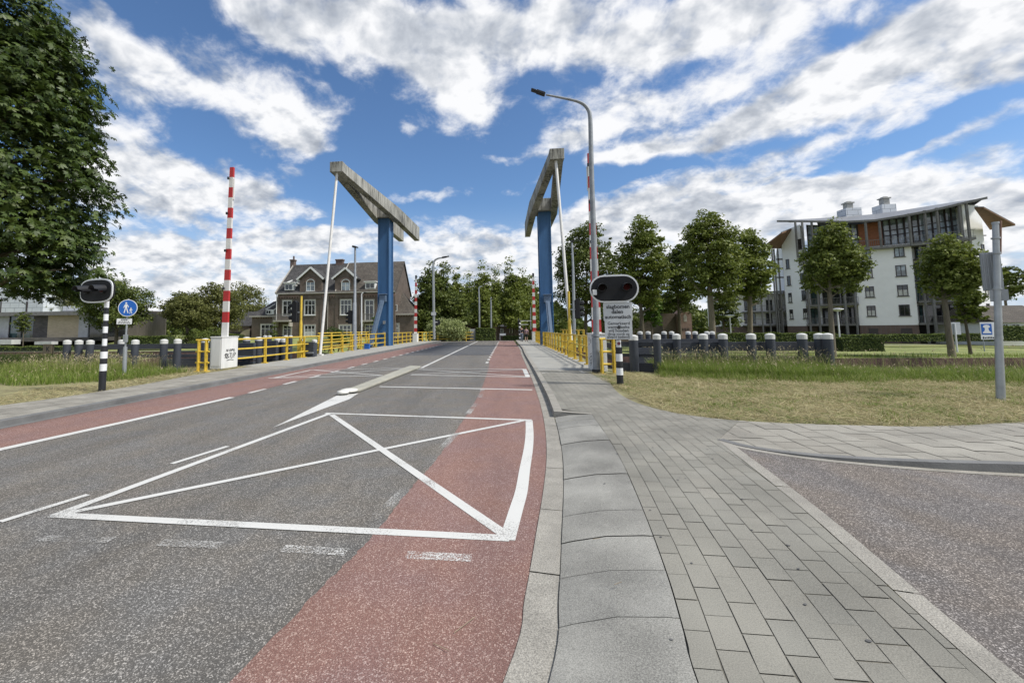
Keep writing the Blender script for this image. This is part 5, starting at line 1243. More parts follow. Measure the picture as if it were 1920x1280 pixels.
brick_house()
def coach_house():
    Y = 64; t = thing('outbuilding', 'low outbuilding with hipped slate roof and cream arch left of the brick house', 'outbuilding', (P(440,610,Y).x, Y, -1))
    xa, xb = P(425,610,Y).x, P(468,610,Y).x; ze = P(445,611,Y).z; zt = P(459,584,Y+3).z
    mb = MB(); mb.span(xa, xb, Y, Y+6, -1.2, ze); mb.build('wall', 'brick_base', t)
    mb = MB(); mb._add([(xa-.3,Y-.3,ze),(xb+.3,Y-.3,ze),(xb+.3,Y+6.3,ze),(xa-.3,Y+6.3,ze),(xa+1.8,Y+3,zt),(xb-.4,Y+3,zt)], [(0,1,5,4),(1,2,5),(2,3,4,5),(3,0,4),(0,3,2,1)]); mb.build('roof', 'tiles_dark', t)
    a, b = P(448,617,Y), P(468,636,Y); k = 10
    pts = [Vector((b.x, Y-.05, b.z)), Vector((b.x, Y-.05, a.z))]+[Vector((b.x-(b.x-a.x)*math.sin(math.pi/2*i/k), Y-.05, a.z-(a.z-b.z)*(1-math.cos(math.pi/2*i/k)))) for i in range(2, k+1)]
    mb = MB(); mb.prism(pts, (0,.04,0)); mb.build('arch_door', 'brick_cream', t)
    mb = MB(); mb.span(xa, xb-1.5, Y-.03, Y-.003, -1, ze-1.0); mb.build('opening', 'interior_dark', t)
coach_house()
# ------------------------------------------------------------------ white apartment building
def apartments():
    t = thing('apartment_building', 'white rendered apartment building with dark balconies and an upswept roof', 'apartment building', (56, 72, -1))
    pl = [(1476,77.5),(1513,74.5),(1611,70.5),(1722,67.0),(1826,64.8),(1862,66.5)]
    pt = [P(px, 600, Y) for px, Y in pl]; pt = [(p.x, p.y) for p in pt]
    def ZZ(px, py, i): return PW(px, py, pt[i], pt[i+1]).z
    zb = 1.55
    # body: outline going back
    back = [(pt[5][0]+4, 86), (pt[0][0]+6, 90)]
    outline = pt+back; mb = MB()
    wtop = [ZZ(1484,430,0), ZZ(1513,418,0), ZZ(1611,419,1), ZZ(1722,401,2), ZZ(1828,378,3)-.2, ZZ(1858,388,4), 17, 17]
    lo = [Vector((x, y, zb)) for x, y in outline]; n = len(lo)
    # recessed bays behind the balconies
    def recess(i, d):
        a, b = Vector((*pt[i],0)), Vector((*pt[i+1],0)); u = (b-a).normalized(); nn = Vector((u.y,-u.x,0)); return a-nn*d, b-nn*d
    body = [Vector((*pt[0],0)), Vector((*pt[1],0))]
    r1a, r1b = recess(1, 1.8); r3a, r3b = recess(3, 1.8)
    body += [r1a, r1b, Vector((*pt[2],0)), Vector((*pt[3],0)), r3a, r3b, Vector((*pt[4],0)), Vector((*pt[5],0)), Vector((back[0][0],back[0][1],0)), Vector((back[1][0],back[1][1],0))]
    tops = [wtop[0], wtop[1], wtop[1]-.1, wtop[2]-.1, wtop[2], wtop[3], wtop[3]-.1, wtop[4]-.1, wtop[4], wtop[5], 17.0, 14.5]
    # white walls stop below the penthouse between the wings
    pent = ZZ(1650, 461, 2)
    tops2 = list(tops)
    for k in (2,3,4,5,6,7): tops2[k] = pent if k not in (2,7) else pent
    m_ = len(body); V_ = [Vector((p.x, p.y, -1.2)) for p in body]+[Vector((p.x, p.y, zb)) for p in body]
    mb = MB(); mb._add(V_, [(i, (i+1)%m_, m_+(i+1)%m_, m_+i) for i in range(m_)]); mb.build('plinth', 'brick_base', t)
    V_ = []; Fq = []
    for i in range(m_):
        j = (i+1) % m_; ta, tb = tops[i], tops[j]
        if 1 < i < 8 or i == 1: pass
        if i in (2,3,4,5,6): ta = tb = pent
        k = len(V_); p, q = body[i], body[j]; V_ += [(p.x,p.y,zb),(q.x,q.y,zb),(q.x,q.y,tb),(p.x,p.y,ta)]; Fq.append((k,k+1,k+2,k+3))
    mb = MB(); mb._add(V_, Fq); mb.build('wall', 'render_white', t)
    # penthouse: set-back glazed storey over a projecting deck
    def off(i, px, py, d):
        p = PW(px, py, pt[i], pt[i+1]); a, b = Vector((*pt[i],0)), Vector((*pt[i+1],0)); u = (b-a).normalized(); return p+Vector((u.y,-u.x,0))*d
    fl = []
    for i, px, py in ((1,1513,474),(1,1560,472.5),(2,1611,466),(2,1660,463),(3,1722,457),(3,1775,451),(3,1824,446)): fl.append(off(i, px, py, .9))
    inn = [off(i, px, py, -1.8) for i, px, py in ((1,1513,474),(1,1560,472.5),(2,1611,466),(2,1660,463),(3,1722,457),(3,1775,451),(3,1824,446))]
    zf = [p.z for p in fl]
    mb = MB()
    for i in range(6):
        a, b, c, d = fl[i], fl[i+1], inn[i+1], inn[i]
        for q in (c, d): pass
        mb._add([(a.x,a.y,zf[i]-.32),(b.x,b.y,zf[i+1]-.32),(c.x,c.y,zf[i+1]-.32),(d.x,d.y,zf[i]-.32),(a.x,a.y,zf[i]),(b.x,b.y,zf[i+1]),(c.x,c.y,zf[i+1]),(d.x,d.y,zf[i])], [(0,1,2,3),(4,5,6,7),(0,1,5,4),(2,3,7,6),(0,3,7,4),(1,2,6,5)])
    deck = mb.build('penthouse_deck', 'steel_grey', t)
    tz = [ZZ(1513,419,1)-.9, ZZ(1560,419,1)-.9, ZZ(1611,418,2)-.9, ZZ(1660,411,2)-.9, ZZ(1722,401,3)-.9, ZZ(1775,390,3)-.9, ZZ(1824,379,3)-.9]
    mats_ = ['glass_sky_reflect','glass_sky_reflect','wood_red','glass_sky_reflect','glass_sky_reflect','glass_sky_reflect']
    for i in range(6):
        a, b = inn[i], inn[i+1]; mb = MB(); mb.poly([(a.x,a.y,zf[i]),(b.x,b.y,zf[i+1]),(b.x,b.y,tz[i+1]+1),(a.x,a.y,tz[i]+1)])
        g = mb.build('penthouse_glazing' if i != 2 else 'wooden_wall', mats_[i], t)
        mb = MB(); u = (b-a); u.z = 0; L_ = u.length; u.normalize(); nn = Vector((u.y,-u.x,0)); k = 0
        if i != 2:
            s = 0
            while s <= L_+.01:
                z0_, z1_ = zf[i]+(zf[i+1]-zf[i])*s/L_, tz[i]+(tz[i+1]-tz[i])*s/L_+1
                q = Vector((a.x,a.y,0))+u*s+nn*.06; mb.span(q.x-.07, q.x+.07, q.y-.07, q.y+.07, z0_, z1_); s += L_/4
            for f in (.0,.55,.78): mb.beam((a.x+nn.x*.06, a.y+nn.y*.06, zf[i]+(tz[i]-zf[i])*f+.1), (b.x+nn.x*.06, b.y+nn.y*.06, zf[i+1]+(tz[i+1]-zf[i+1])*f+.1), .1, .12)
            mb.build('mullions', 'frame_dark', g)
    mb = MB()
    for i in range(6):
        a, b = fl[i], fl[i+1]
        for f in (1.0, .1): mb.beam((a.x,a.y,zf[i]+f), (b.x,b.y,zf[i+1]+f), .05, .06)
        L_ = (b-a).length; k = 0
        while k*.22 < L_: q = a.lerp(b, k*.22/L_); mb.span(q.x-.012, q.x+.012, q.y-.012, q.y+.012, q.z, q.z+1.0); k += 1
    mb.build('balustrade', 'steel_grey', deck)
    # slender posts standing from the ground to the roof edge
    for px, i in ((1500,0),(1513,0),(1525,1),(1575,1),(1624,2),(1650,2),(1706,2),(1733,3),(1756,3),(1798,3),(1812,3)):
        q = off(i, px, 440, .8); zlow = -1 if px in (1575,1733,1812) else [z for z in (pent-.5,)][0]
        if px < 1520: zlow = 12.5
        mb = MB(); mb.span(q.x-.11, q.x+.11, q.y-.11, q.y+.11, zlow, PW(px, 416 if px < 1640 else 416-(px-1640)*.21, pt[i], pt[i+1]).z); mb.build('facade_post', 'steel_grey', t)
    # balcony stacks in the two bays
    for i, x0, x1, ys in ((1,1513,1611,(606,571.5,536,503)),(3,1722,1812,(604,567,529,492))):
        for k, y in enumerate(ys):
            a, b = off(i, x0, y, .5), off(i, x1, y, .5); a2, b2 = off(i, x0, y, -1.75), off(i, x1, y, -1.75); za = zb+3.06*k+.0
            for q in (a,b,a2,b2): q.z = za
            mb = MB(); mb.prism([a, b, b2, a2], (0,0,.22)); d = mb.build('balcony', 'steel_grey', t)
            mb = MB(); n_ = int((b-a).length/.16)
            for f in (1.18,.3): mb.beam(a+Vector((0,0,f)), b+Vector((0,0,f)), .05, .05)
            for m in range(n_+1): q = a.lerp(b, m/n_); mb.span(q.x-.012, q.x+.012, q.y-.012, q.y+.012, za+.22, za+1.16)
            mb.build('balustrade', 'steel_grey', d)
            # dark glazed wall behind, with pale piers left standing
            u = (b2-a2).normalized(); nn = Vector((u.y,-u.x,0)); L_ = (b2-a2).length
            for s0, s1, mt in ((.06,.22,'glass_green'),(.30,.62,'glass_dark'),(.66,.90,'glass_dark')):
                p, q = a2+u*L_*s0+nn*.05, a2+u*L_*s1+nn*.05; mb = MB(); mb.prism([p+Vector((0,0,.25)), q+Vector((0,0,.25)), q+Vector((0,0,2.75)), p+Vector((0,0,2.75))], nn*.03); g = mb.build('glazed_door', mt, d)
                mb = MB()
                for e in (0,.5,1): w_ = p.lerp(q, e); mb.span(w_.x-.05, w_.x+.05, w_.y-.05, w_.y+.05, za+.25, za+2.75)
                mb.beam(p+nn*.05+Vector((0,0,2.75)), q+nn*.05+Vector((0,0,2.75)), .06, .08); mb.build('door_frame', 'frame_dark', g)
        for px in ((1520,1538,1589,1607) if i == 1 else (1736,1752,1806)):
            q = off(i, px, 600, .45); mb = MB(); mb.span(q.x-.1, q.x+.1, q.y-.1, q.y+.1, -1, pent-.6 if i == 3 else 12); mb.build('facade_post', 'steel_grey', t)
    # windows
    def wn(i, x0, y0, x1, y1, gl='glass_dark', mull=(.5,)): window(t, x0, y0, x1, y1, pt[i], pt[i+1], mull, (), 'frame_dark', gl, .1, .05, sill='steel_grey', inner='curtain' if int(x0+y0) % 3 == 0 else None)
    for k, (y0, y1) in enumerate(((486,504),(517,535),(549,567),(580,598))): wn(0, 1474.5+k*2.4, y0, 1479.5+k*2.4, y1, mull=())
    for k, (y0, y1) in enumerate(((448,467.5),(479,497),(511.5,529.5),(544,563),(578,597))): wn(0, 1495.5+k*2.9, y0, 1502.5+k*2.9, y1)
    for k, (y0, y1) in enumerate(((467.5,485.5),(501.5,521),(537,557.5),(573,593))): wn(2, 1617+k*3.1, y0, 1632+k*3.1, y1, 'glass_sky_reflect' if k < 2 else 'glass_dark')
    for k, (y0, y1) in enumerate(((463,481.5),(497,518),(534,555),(571,592))): wn(2, 1677+k*3.2, y0, 1695+k*3.4, y1, 'glass_sky_reflect' if k < 2 else 'glass_dark')
    for k, (y0, y1) in enumerate(((458,480),(495,517),(532,553),(569,590))): wn(4, 1841+k*3.4, y0, 1844.5+k*3.4, y1, mull=())
    for x0, x1 in ((1630,1646),(1690,1710)):
        p, u, w_, z0, z1 = balu(x0, 612, x1, 628, pt[2], pt[3]); mb = MB(); wbox(mb, Vector((p.x,p.y,0)), u, Vector((u.y,-u.x,0)), 0, w_, -1, 1.1, .005, .04); mb.build('garage_door', 'frame_dark', t)
    for i, x0, x1 in ((1,1530,1606),(3,1728,1808)):
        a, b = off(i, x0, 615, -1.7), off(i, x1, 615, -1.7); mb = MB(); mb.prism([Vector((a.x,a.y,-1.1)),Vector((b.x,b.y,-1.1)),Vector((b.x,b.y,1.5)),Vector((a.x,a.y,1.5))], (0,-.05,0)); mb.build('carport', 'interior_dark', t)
    # main roof: a thin sheet, low at the left, sweeping up to the right
    e = [(1466,414,0),(1530,416,1),(1590,416.5,1),(1640,414,2),(1690,406,2),(1740,396.5,3),(1800,382.5,3),(1843,373,3)]
    rg_ = [(1467,413),(1530,409.5),(1590,405.5),(1640,401.5),(1690,394.5),(1740,386.5),(1800,377),(1844,371.5)]
    fr = [off(i, px, py, 1.0) for px, py, i in e]
    mid = [P(px, py, p.y+7.5) for (px, py), p in zip(rg_, fr)]; mid[0] = P(1470, 413.5, fr[0].y+3); mid[7] = P(1841, 372, fr[7].y+4)
    bk = [Vector((p.x+2.0, p.y+9, p.z-2.6)) for p in mid]
    bk[0] = P(1482, 415.5, 93); bk[1] = P(1545, 412, 93)
    mb = MB()
    for A_, B_ in ((fr, mid), (mid, bk)):
        for k in range(7):
            for dz in (0, -.22): mb.poly([A_[k]+Vector((0,0,dz)), A_[k+1]+Vector((0,0,dz)), B_[k+1]+Vector((0,0,dz)), B_[k]+Vector((0,0,dz))])
    roof = mb.build('roof', 'roof_metal', t)
    mb = MB()
    for A_ in (fr,):
        for k in range(7): mb.beam(A_[k]+Vector((0,-.03,-.12)), A_[k+1]+Vector((0,-.03,-.12)), .1, .3)
    for A_, B_, k in ((fr, mid, 0), (fr, mid, 7)): mb.beam(A_[k]+Vector((0,0,-.1)), B_[k]+Vector((0,0,-.1)), .1, .28)
    mb.build('fascia', 'steel_grey', roof)
    # side wing roofs with timber soffits
    def wroof(q, name='side_roof'):
        mb = MB(); mb.prism(q, (0,0,.18)); r = mb.build(name, 'soffit_wood', t); mb = MB(); mb.prism([v+Vector((0,0,.185)) for v in q], (0,0,.08)); mb.build('side_roof_cover', 'roof_metal', r)
    wroof([P(1429,466,76), P(1466,466,78.5), P(1486,430,76), P(1466,438,74)])
    wroof([P(1827,391,63.5), P(1845,391,62.5), P(1904,423,63), P(1856,431,67)])
    # open steel frame at the far left end and at the right side
    mb = MB()
    for px in (1457,1461,1468): q = P(px, 600, 78); mb.span(q.x-.09, q.x+.09, 78, 78.2, -1, P(px,466,78).z)
    for py in (486,503,520,550,580): a, b = P(1457,py,78), P(1470,py,78); mb.span(a.x, b.x, 78, 78.25, a.z-.12, a.z+.12)
    mb.build('steel_frame', 'steel_grey', t); mb = MB()
    for px in (1849,1857): q = P(px, 600, 68.3); mb.span(q.x-.09, q.x+.09, 68.3, 68.5, -1, P(px,432,68.3).z)
    a, b = P(1849,500,68.3), P(1857,500,68.3)
    for z in (5, 8, 11, 14): mb.span(a.x, b.x, 68.35, 68.45, z, z+.15)
    mb.build('steel_frame', 'steel_grey', t)
    # roof lantern boxes
    for x0, x1, y0, y1, px, ct in ((1587,1615,403,389,1597,376),(1655,1680,397,382,1666,367)):
        Yb = 77; a, b = P(x0, y0, Yb), P(x1, y1, Yb); mb = MB(); mb.span(a.x, b.x, Yb, Yb+2, a.z-2.5, b.z)
        bx_ = mb.build('roof_box', 'panel_joints', t)
        mb = MB(); c = P(px, y1, Yb); mb.span(c.x-.45, c.x+.45, Yb+.3, Yb+1.2, b.z, P(px, ct+4, Yb).z); mb.span(c.x-.62, c.x+.62, Yb+.15, Yb+1.35, P(px, ct+4, Yb).z, P(px, ct+2, Yb).z); mb.span(c.x-.3, c.x+.3, Yb+.4, Yb+1.1, P(px, ct+2, Yb).z, P(px, ct, Yb).z); mb.build('flue', 'planter_grey', bx_)
apartments()
def low_block():
    Y = 80; t = thing('apartment_building', 'low balcony block joined to the left side of the white apartments', 'apartment building', (P(1420,600,Y).x, Y, -1))
    X = lambda px: P(px, 600, Y).x; Z = lambda py: P(1420, py, Y).z
    mb = MB(); mb.span(X(1368), X(1474), Y, Y+8, 1.6, Z(550)); mb.build('wall', 'render_white', t)
    mb = MB(); mb.span(X(1368), X(1474), Y, Y+8, -1.2, 1.59); mb.build('plinth', 'brick_base', t)
    mb = MB(); mb.prism([(X(1362), Y-1.6, Z(551)), (X(1474), Y-1.6, Z(549)), (X(1474), Y+9, Z(545)), (X(1362), Y+9, Z(547))], (0,0,.2)); mb.build('roof', 'roof_metal', t)
    for y in (609, 584):
        z = Z(y); mb = MB(); mb.span(X(1392), X(1474), Y-1.6, Y-.02, z-.2, z); d = mb.build('balcony', 'steel_grey', t)
        mb = MB(); mb.span(X(1392), X(1474), Y-1.6, Y-1.55, z+.95, z+1.0); x = X(1392)
        while x < X(1474): mb.span(x-.012, x+.012, Y-1.59, Y-1.57, z, z+.96); x += .18
        mb.build('balustrade', 'steel_grey', d)
        for x0, x1, m_ in ((1396,1402,'glass_dark'),(1408,1416,'glass_green'),(1437,1447,'glass_dark'),(1455,1466,'glass_dark')):
            window(d, x0, y-22, x1, y-2, (X(1368),Y-.01), (X(1474),Y-.01), (.5,), (), 'frame_dark', m_, .08)
    for px in (1394,1419,1433,1453,1472): mb = MB(); q = X(px); mb.span(q-.1, q+.1, Y-1.75, Y-1.61, -1, Z(552)); mb.build('facade_post', 'steel_grey', t)
    window(t, 1372, 561, 1381, 577, (X(1368),Y-.01), (X(1474),Y-.01), (.5,), (), 'frame_dark', 'glass_dark', .1)
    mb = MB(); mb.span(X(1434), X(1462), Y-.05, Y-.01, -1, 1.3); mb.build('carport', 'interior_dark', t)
low_block()
# ------------------------------------------------------------------ left: low modern house, timber fence
def villa():
    Y = 47; t = thing('modern_house', 'low flat-roofed modern house with cream brick wall at the far left', 'house', (P(80,600,Y).x, Y, .4))
    X = lambda px: P(px, 600, Y).x; Z = lambda py: P(90, py, Y).z
    zg, ze = Z(632.5), Z(591)
    for x0, x1, m_, nm in ((-40,17,'concrete_pale','wall'),(17,64,'glass_green','glazed_wall'),(64,90,'stone_dark','stone_wall'),(90,148,'brick_cream','cream_wall'),(148,166,'concrete_pale','wall'),(166,196,'glass_dark','glazed_wall')):
        mb = MB(); mb.span(X(x0)+.01, X(x1), Y+(.12 if 'glass' in m_ else 0), Y+7, zg, ze); mb.build(nm, m_, t)
    mb = MB(); mb.span(X(-45), X(200), Y-.9, Y+8, ze, ze+.16); mb.span(X(-45), X(200), Y-.95, Y-.9, ze-.06, ze+.42); mb.span(X(-45), X(200), Y-.9, Y+8, ze+.36, ze+.42); r = mb.build('roof', 'steel_grey', t)
    mb = MB(); mb.span(X(101), X(160), Y+1, Y+4, ze+.42, Z(573.5)); mb.build('roof_box', 'panel_joints', r)
    mb = MB(); mb.span(X(-45), X(196), Y-1.8, Y+7, zg-.45, zg-.01); mb.build('plinth', 'stone_dark', t)
    mb = MB(); mb.span(X(14), X(72), Y-2.8, Y-1.82, zg-.75, zg-.2); mb.span(X(110), X(140), Y-2.6, Y-1.82, zg-.8, zg-.45); mb.build('step', 'concrete_pale', t)
    for px in (17.5, 40, 63): mb = MB(); mb.span(X(px)-.05, X(px)+.05, Y+.05, Y+.11, zg, ze); mb.build('window_frame', 'frame_dark', t)
    q = X(6); mb = MB(); mb.span(q-.3, q+.3, Y-1.2, Y-.6, zg, zg+.55); tag(mb.build('planter', 'frame_dark', origin=(q, Y-1, zg)), 'small black planter by the left wall of the modern house', 'planter')
    Yb = 58; t2 = thing('office_building', 'pale grey panelled building rising behind the flat-roofed modern house', 'building', (P(20,560,Yb).x, Yb, 0))
    a, b = P(-30,540,Yb), P(82,556,Yb); mb = MB(); mb.prism([(a.x,Yb,-1),(b.x,Yb,-1),(b.x,Yb,P(82,553,Yb).z),(a.x,Yb,P(-30,537,Yb).z)], (0,12,0)); mb.build('wall', 'panel_joints', t2)
    mb = MB(); mb.span(P(2,560,Yb).x, P(4,560,Yb).x, Yb-.05, Yb, P(3,590,Yb).z, P(3,558,Yb).z); mb.span(P(50,560,Yb).x, P(53,560,Yb).x, Yb-.05, Yb, P(50,590,Yb).z, P(50,565,Yb).z); mb.build('downpipe', 'frame_dark', t2)
villa()
Y = 50; t_ = thing('timber_fence', 'tall curved fence of weathered grey upright boards behind the hedge', 'fence', (P(275,620,Y).x, Y, 0))
mb = MB(); rg = random.Random(2)
for k in range(34):
    f = k/34; px = 240+72*f; yy = Y+1.2*math.sin(f*3.1); q = P(px, 600, yy); z1 = P(px, 581+3*f, yy).z; mb.span(q.x, q.x+.115, yy, yy+.05+rg.random()*.02, -.4, z1+rg.uniform(-.01,.01))
mb.build('boards', 'wood_grey', t_); mb = MB(); mb.span(P(240,600,Y).x, P(311,600,Y).x, Y+1.4, Y+1.5, .4, .6); mb.build('rail', 'wood_grey', t_)
# ------------------------------------------------------------------ small far buildings
def brick_gate_tower():
    Y = 62; t = thing('brick_tower', 'small red brick tower with a pointed niche under the trees on the far lawn', 'brick tower', (P(1270,620,Y).x, Y, -1))
    X = lambda px: P(px, 600, Y).x; Z = lambda py: P(1270, py, Y).z
    mb = MB(); mb.span(X(1273), X(1297), Y, Y+2, -1.1, Z(588)); mb.prism([(X(1273),Y,Z(588)),(X(1297),Y,Z(588)),(X(1285),Y,Z(577))], (0,2,0)); mb.build('wall', 'brick_red', t)
    mb = MB(); mb.span(X(1247), X(1272.5), Y+1, Y+5, -1.1, Z(587)); mb.build('side_wall', 'brick_brown', t)
    p = [(1282,603),(1282,593),(1285,588),(1288,593),(1288,603)]; mb = MB(); mb.prism([(X(a), Y-.02, Z(b)) for a, b in p], (0,.015,0)); mb.build('niche', 'stone_trim', t)
    mb = MB()
    for k in range(5): mb.span(X(1278+k*3), X(1279.4+k*3), Y-.02, Y-.004, Z(620), Z(615))
    mb.build('slots', 'interior_dark', t)
brick_gate_tower()
def far_house(name, label, x0, x1, ye, yt, Y, wall, roof, yb=640, wins=(), flat=False, gz=-1.2):
    t = thing(name, label, 'house', (P((x0+x1)/2,620,Y).x, Y, -1)); a, b = P(x0,620,Y).x, P(x1,620,Y).x; ze = P((x0+x1)/2, ye, Y).z; zt = P((x0+x1)/2, yt, Y+4).z
    mb = MB(); mb.span(a, b, Y, Y+8, gz, ze); mb.build('wall', wall, t)
    mb = MB()
    if flat: mb.span(a-.3, b+.3, Y-.5, Y+8, ze, ze+.35)
    else: mb.prism([(a-.4,Y-.4,ze),(a-.4,Y+4,zt),(a-.4,Y+8.4,ze)], (b-a+.8,0,0))
    mb.build('roof', roof, t)
    for (wx0, wy0, wx1, wy1) in wins: window(t, wx0, wy0, wx1, wy1, (a,Y), (b,Y), (.5,), ())
    return t
far_house('brick_house', 'grey-roofed villa partly behind the hedge at the far right edge', 1872, 1990, 604, 572, 60, 'frame_white', 'tiles_brown', wins=((1880,607,1890,622),(1897,607,1912,622)))
far_house('brick_house', 'small brick house with flat black canopy under the central trees', 866, 900, 609, 596, 74, 'brick_red', 'roof_metal', flat=True)
far_house('brick_house', 'pale red gable house behind the clipped hedge block', 912, 930, 604, 596, 72, 'brick_red', 'brick_red')
far_house('brick_house', 'low brown brick house in the shade of the right rows of trees', 1125, 1240, 600, 585, 84, 'brick_brown', 'tiles_dark', wins=((1140,606,1150,616),(1170,606,1180,616)))
far_house('garden_wall', 'dark brick building glimpsed between tree trunks past the two people', 930, 1000, 612, 606, 95, 'brick_base', 'tiles_dark', wins=((938,616,944,624),(955,616,961,624)))
# grey gate pillar and low walls at the road end
Y = 60; a, b = P(880.5,617,Y), P(892.5,638,Y); mb = MB(); mb.span(a.x, b.x, Y, Y+1, b.z-.8, a.z); tag(mb.build('gate_pillar', 'concrete_pale', origin=(a.x, Y, b.z), bevel=.02), 'square pale grey pillar left of the clipped hedge block', 'gate pillar')
# planter and terrace seats over the canal, left of the tower
Y = 43; a, b = P(664.5,631,Y), P(679,646,Y); mb = MB(); mb.lathe(((a.x+b.x)/2, Y, b.z), [((b.x-a.x)*.42,0),((b.x-a.x)*.5,.1),((b.x-a.x)*.5,a.z-b.z)], 20); tag(mb.build('round_planter', 'planter_grey', origin=((a.x+b.x)/2, Y, b.z)), 'round pale grey container behind the left railing by the lamp post', 'planter')
proto = None
for i, (px, lab) in enumerate(((613,'leftmost red-brown picnic table behind the railing, right of the pull rod'),(630,'second red-brown picnic table from the pull rod, under the green bush'),(648,'red-brown picnic table just left of the round grey container'),(694,'red-brown picnic table at the foot of the left blue tower'))):
    Yt = 42+.3*i; b = P(px, 640, Yt); b.z = -.55
    if proto is None:
        t_ = thing('picnic_table', lab, 'picnic table', tuple(b), 'picnic tables on the far quay'); proto = t_
        mb = MB(); mb.span(b.x-.75, b.x+.75, Yt-.35, Yt+.35, b.z+.7, b.z+.76); mb.build('table_top', 'terrace_wood', t_)
        for s in (-1,1):
            mb = MB(); mb.span(b.x-.75, b.x+.75, Yt+s*.75-.13, Yt+s*.75+.13, b.z+.42, b.z+.47); mb.build('bench', 'terrace_wood', t_)
            mb = MB(); mb.beam((b.x+s*.5, Yt-.7, b.z), (b.x+s*.5, Yt-.1, b.z+.7), .09, .05); mb.beam((b.x+s*.5, Yt+.7, b.z), (b.x+s*.5, Yt+.1, b.z+.7), .09, .05); mb.build('leg', 'terrace_wood', t_)
    else:
        c = copy_tree(proto); c.location = b; c['label'] = lab
# ------------------------------------------------------------------ foliage
attr_mat('leaf_lime', [(0.076,0.104,0.017),(0.127,0.163,0.026),(0.186,0.224,0.041),(0.248,0.280,0.062)], .55, .32, .35)
attr_mat('leaf_dark', [(0.050,0.075,0.014),(0.082,0.112,0.021),(0.125,0.156,0.030),(0.172,0.200,0.046)], .55, .28, .35)
attr_mat('leaf_chestnut', [(0.027,0.049,0.010),(0.048,0.078,0.015),(0.075,0.114,0.022),(0.114,0.151,0.034)], .5, .30, .4)
attr_mat('leaf_olive', [(0.073,0.081,0.021),(0.116,0.127,0.034),(0.158,0.167,0.048),(0.207,0.207,0.069)], .6, .3, .3)
attr_mat('leaf_pale', [(0.158,0.193,0.056),(0.267,0.312,0.113),(0.378,0.431,0.185),(0.535,0.564,0.312)], .6, .35, .3)
attr_mat('leaf_hedge', [(0.052,0.077,0.015),(0.093,0.132,0.025),(0.140,0.182,0.040),(0.187,0.220,0.056)], .6, .3, .3)
attr_mat('leaf_bright', [(.06,.11,.015),(.09,.16,.025),(.12,.2,.035),(.15,.23,.05)], .6, .4, .3)
attr_mat('grass_tall', [(.09,.15,.02),(.14,.215,.03),(.195,.27,.045),(.26,.30,.08),(.36,.33,.17)], .6, .4, .25)
attr_mat('grass_seed', [(.26,.22,.13),(.34,.29,.18),(.38,.33,.21),(.30,.24,.17)], .8, .3, .2)
attr_mat('hay', [(.17,.15,.07),(.28,.235,.115),(.39,.335,.18),(.50,.44,.26),(.17,.22,.06)], .8, .2, .2)
def leaf_quads(C, Nn, size, rs, asp=.55, jit=.9):
    """rhombic leaves at centres C with rough normals Nn"""
    n = len(C); nn = Nn + rs.normal(0, jit, (n,3)); nn /= np.linalg.norm(nn, axis=1, keepdims=True)+1e-9
    a = rs.normal(0, 1, (n,3)); a -= nn*np.sum(a*nn, axis=1, keepdims=True); a /= np.linalg.norm(a, axis=1, keepdims=True)+1e-9
    b = np.cross(nn, a); s = size*rs.uniform(.65, 1.3, (n,1)); a = a*s*.5; b = b*s*.5*asp
    return np.stack([C-a, C+b-a*.1, C+a, C-b-a*.1], axis=1).reshape(-1, 3)
def crown_pts(rs, lobes, nclump, per, cr, hollow=.45, spill=1.0):
    """leaf centres in clumps: branch ends scattered through the outer shell of each lobe"""
    vol = np.array([l[3]*l[4]*l[5] for l in lobes])**.75; cnt = np.maximum(3, (vol/vol.sum()*nclump).astype(int)); P_ = []; N_ = []; R_ = []
    for l, k in zip(lobes, cnt):
        d = rs.normal(0, 1, (k,3)); d /= np.linalg.norm(d, axis=1, keepdims=True); r = (hollow+(1-hollow)*rs.random((k,1))**.6)
        rad = np.array(l[3:6]); c = np.array(l[:3])+d*r*rad*rs.uniform(.86,1.2,(k,1))
        ctone = rs.random(k)
        for j in range(k):
            m = int(per*rs.uniform(.5,1.5)); e = rs.normal(0, 1, (m,3)); e /= np.linalg.norm(e, axis=1, keepdims=True)+1e-9; e *= rs.random((m,1))**.4
            q = c[j]+e*cr*rs.uniform(.6,1.35)*np.array([1.25,1.25,.62*spill]); P_.append(q)
            o = q-np.array(l[:3]); o /= np.linalg.norm(o, axis=1, keepdims=True)+1e-9; N_.append(o*.5+np.array([0,0,.75])); R_.append(np.clip(ctone[j]*.55+rs.random(m)*.55-.05, 0, 1))
    return np.concatenate(P_), np.concatenate(N_), np.concatenate(R_)
def lobes_for(rs, kind, w_, h, n=None):
    """lobes of a crown of width w_, height h, base at z=0"""
    L_ = []
    if kind == 'cone':
        k = n or 7
        for i in range(k):
            f = i/(k-1); r = w_*.5*(1-f)**.75*.85+w_*.06
            for j in range(3 if f < .8 else 1): a = rs.random()*6.28; L_.append((math.cos(a)*r*.45, math.sin(a)*r*.45, h*(.1+.84*f)+rs.normal(0,.02*h), r*.72, r*.72, h*.12))
    else:
        k = n or 13; low = .30 if kind == 'round' else .22
        L_.append((0,0,h*.48,w_*.36,w_*.36,h*.42))
        for i in range(k):
            a = i*2.4+rs.random(); f = (i+.5)/k; z = h*(.13+.72*f); env = math.sin(math.pi*min(1, (.18+.74*f)**(.85 if kind == 'round' else 1.15)))**.6
            r = w_*.5*env*.62; s = w_*rs.uniform(.15,.24); L_.append((math.cos(a)*r, math.sin(a)*r, z+rs.normal(0,.02*h), s, s, s*rs.uniform(.7,1.0)*min(1.4,h/w_)))
        L_.append((rs.normal(0,.05*w_), rs.normal(0,.05*w_), h*.9, w_*.16, w_*.16, h*.11))
    return L_
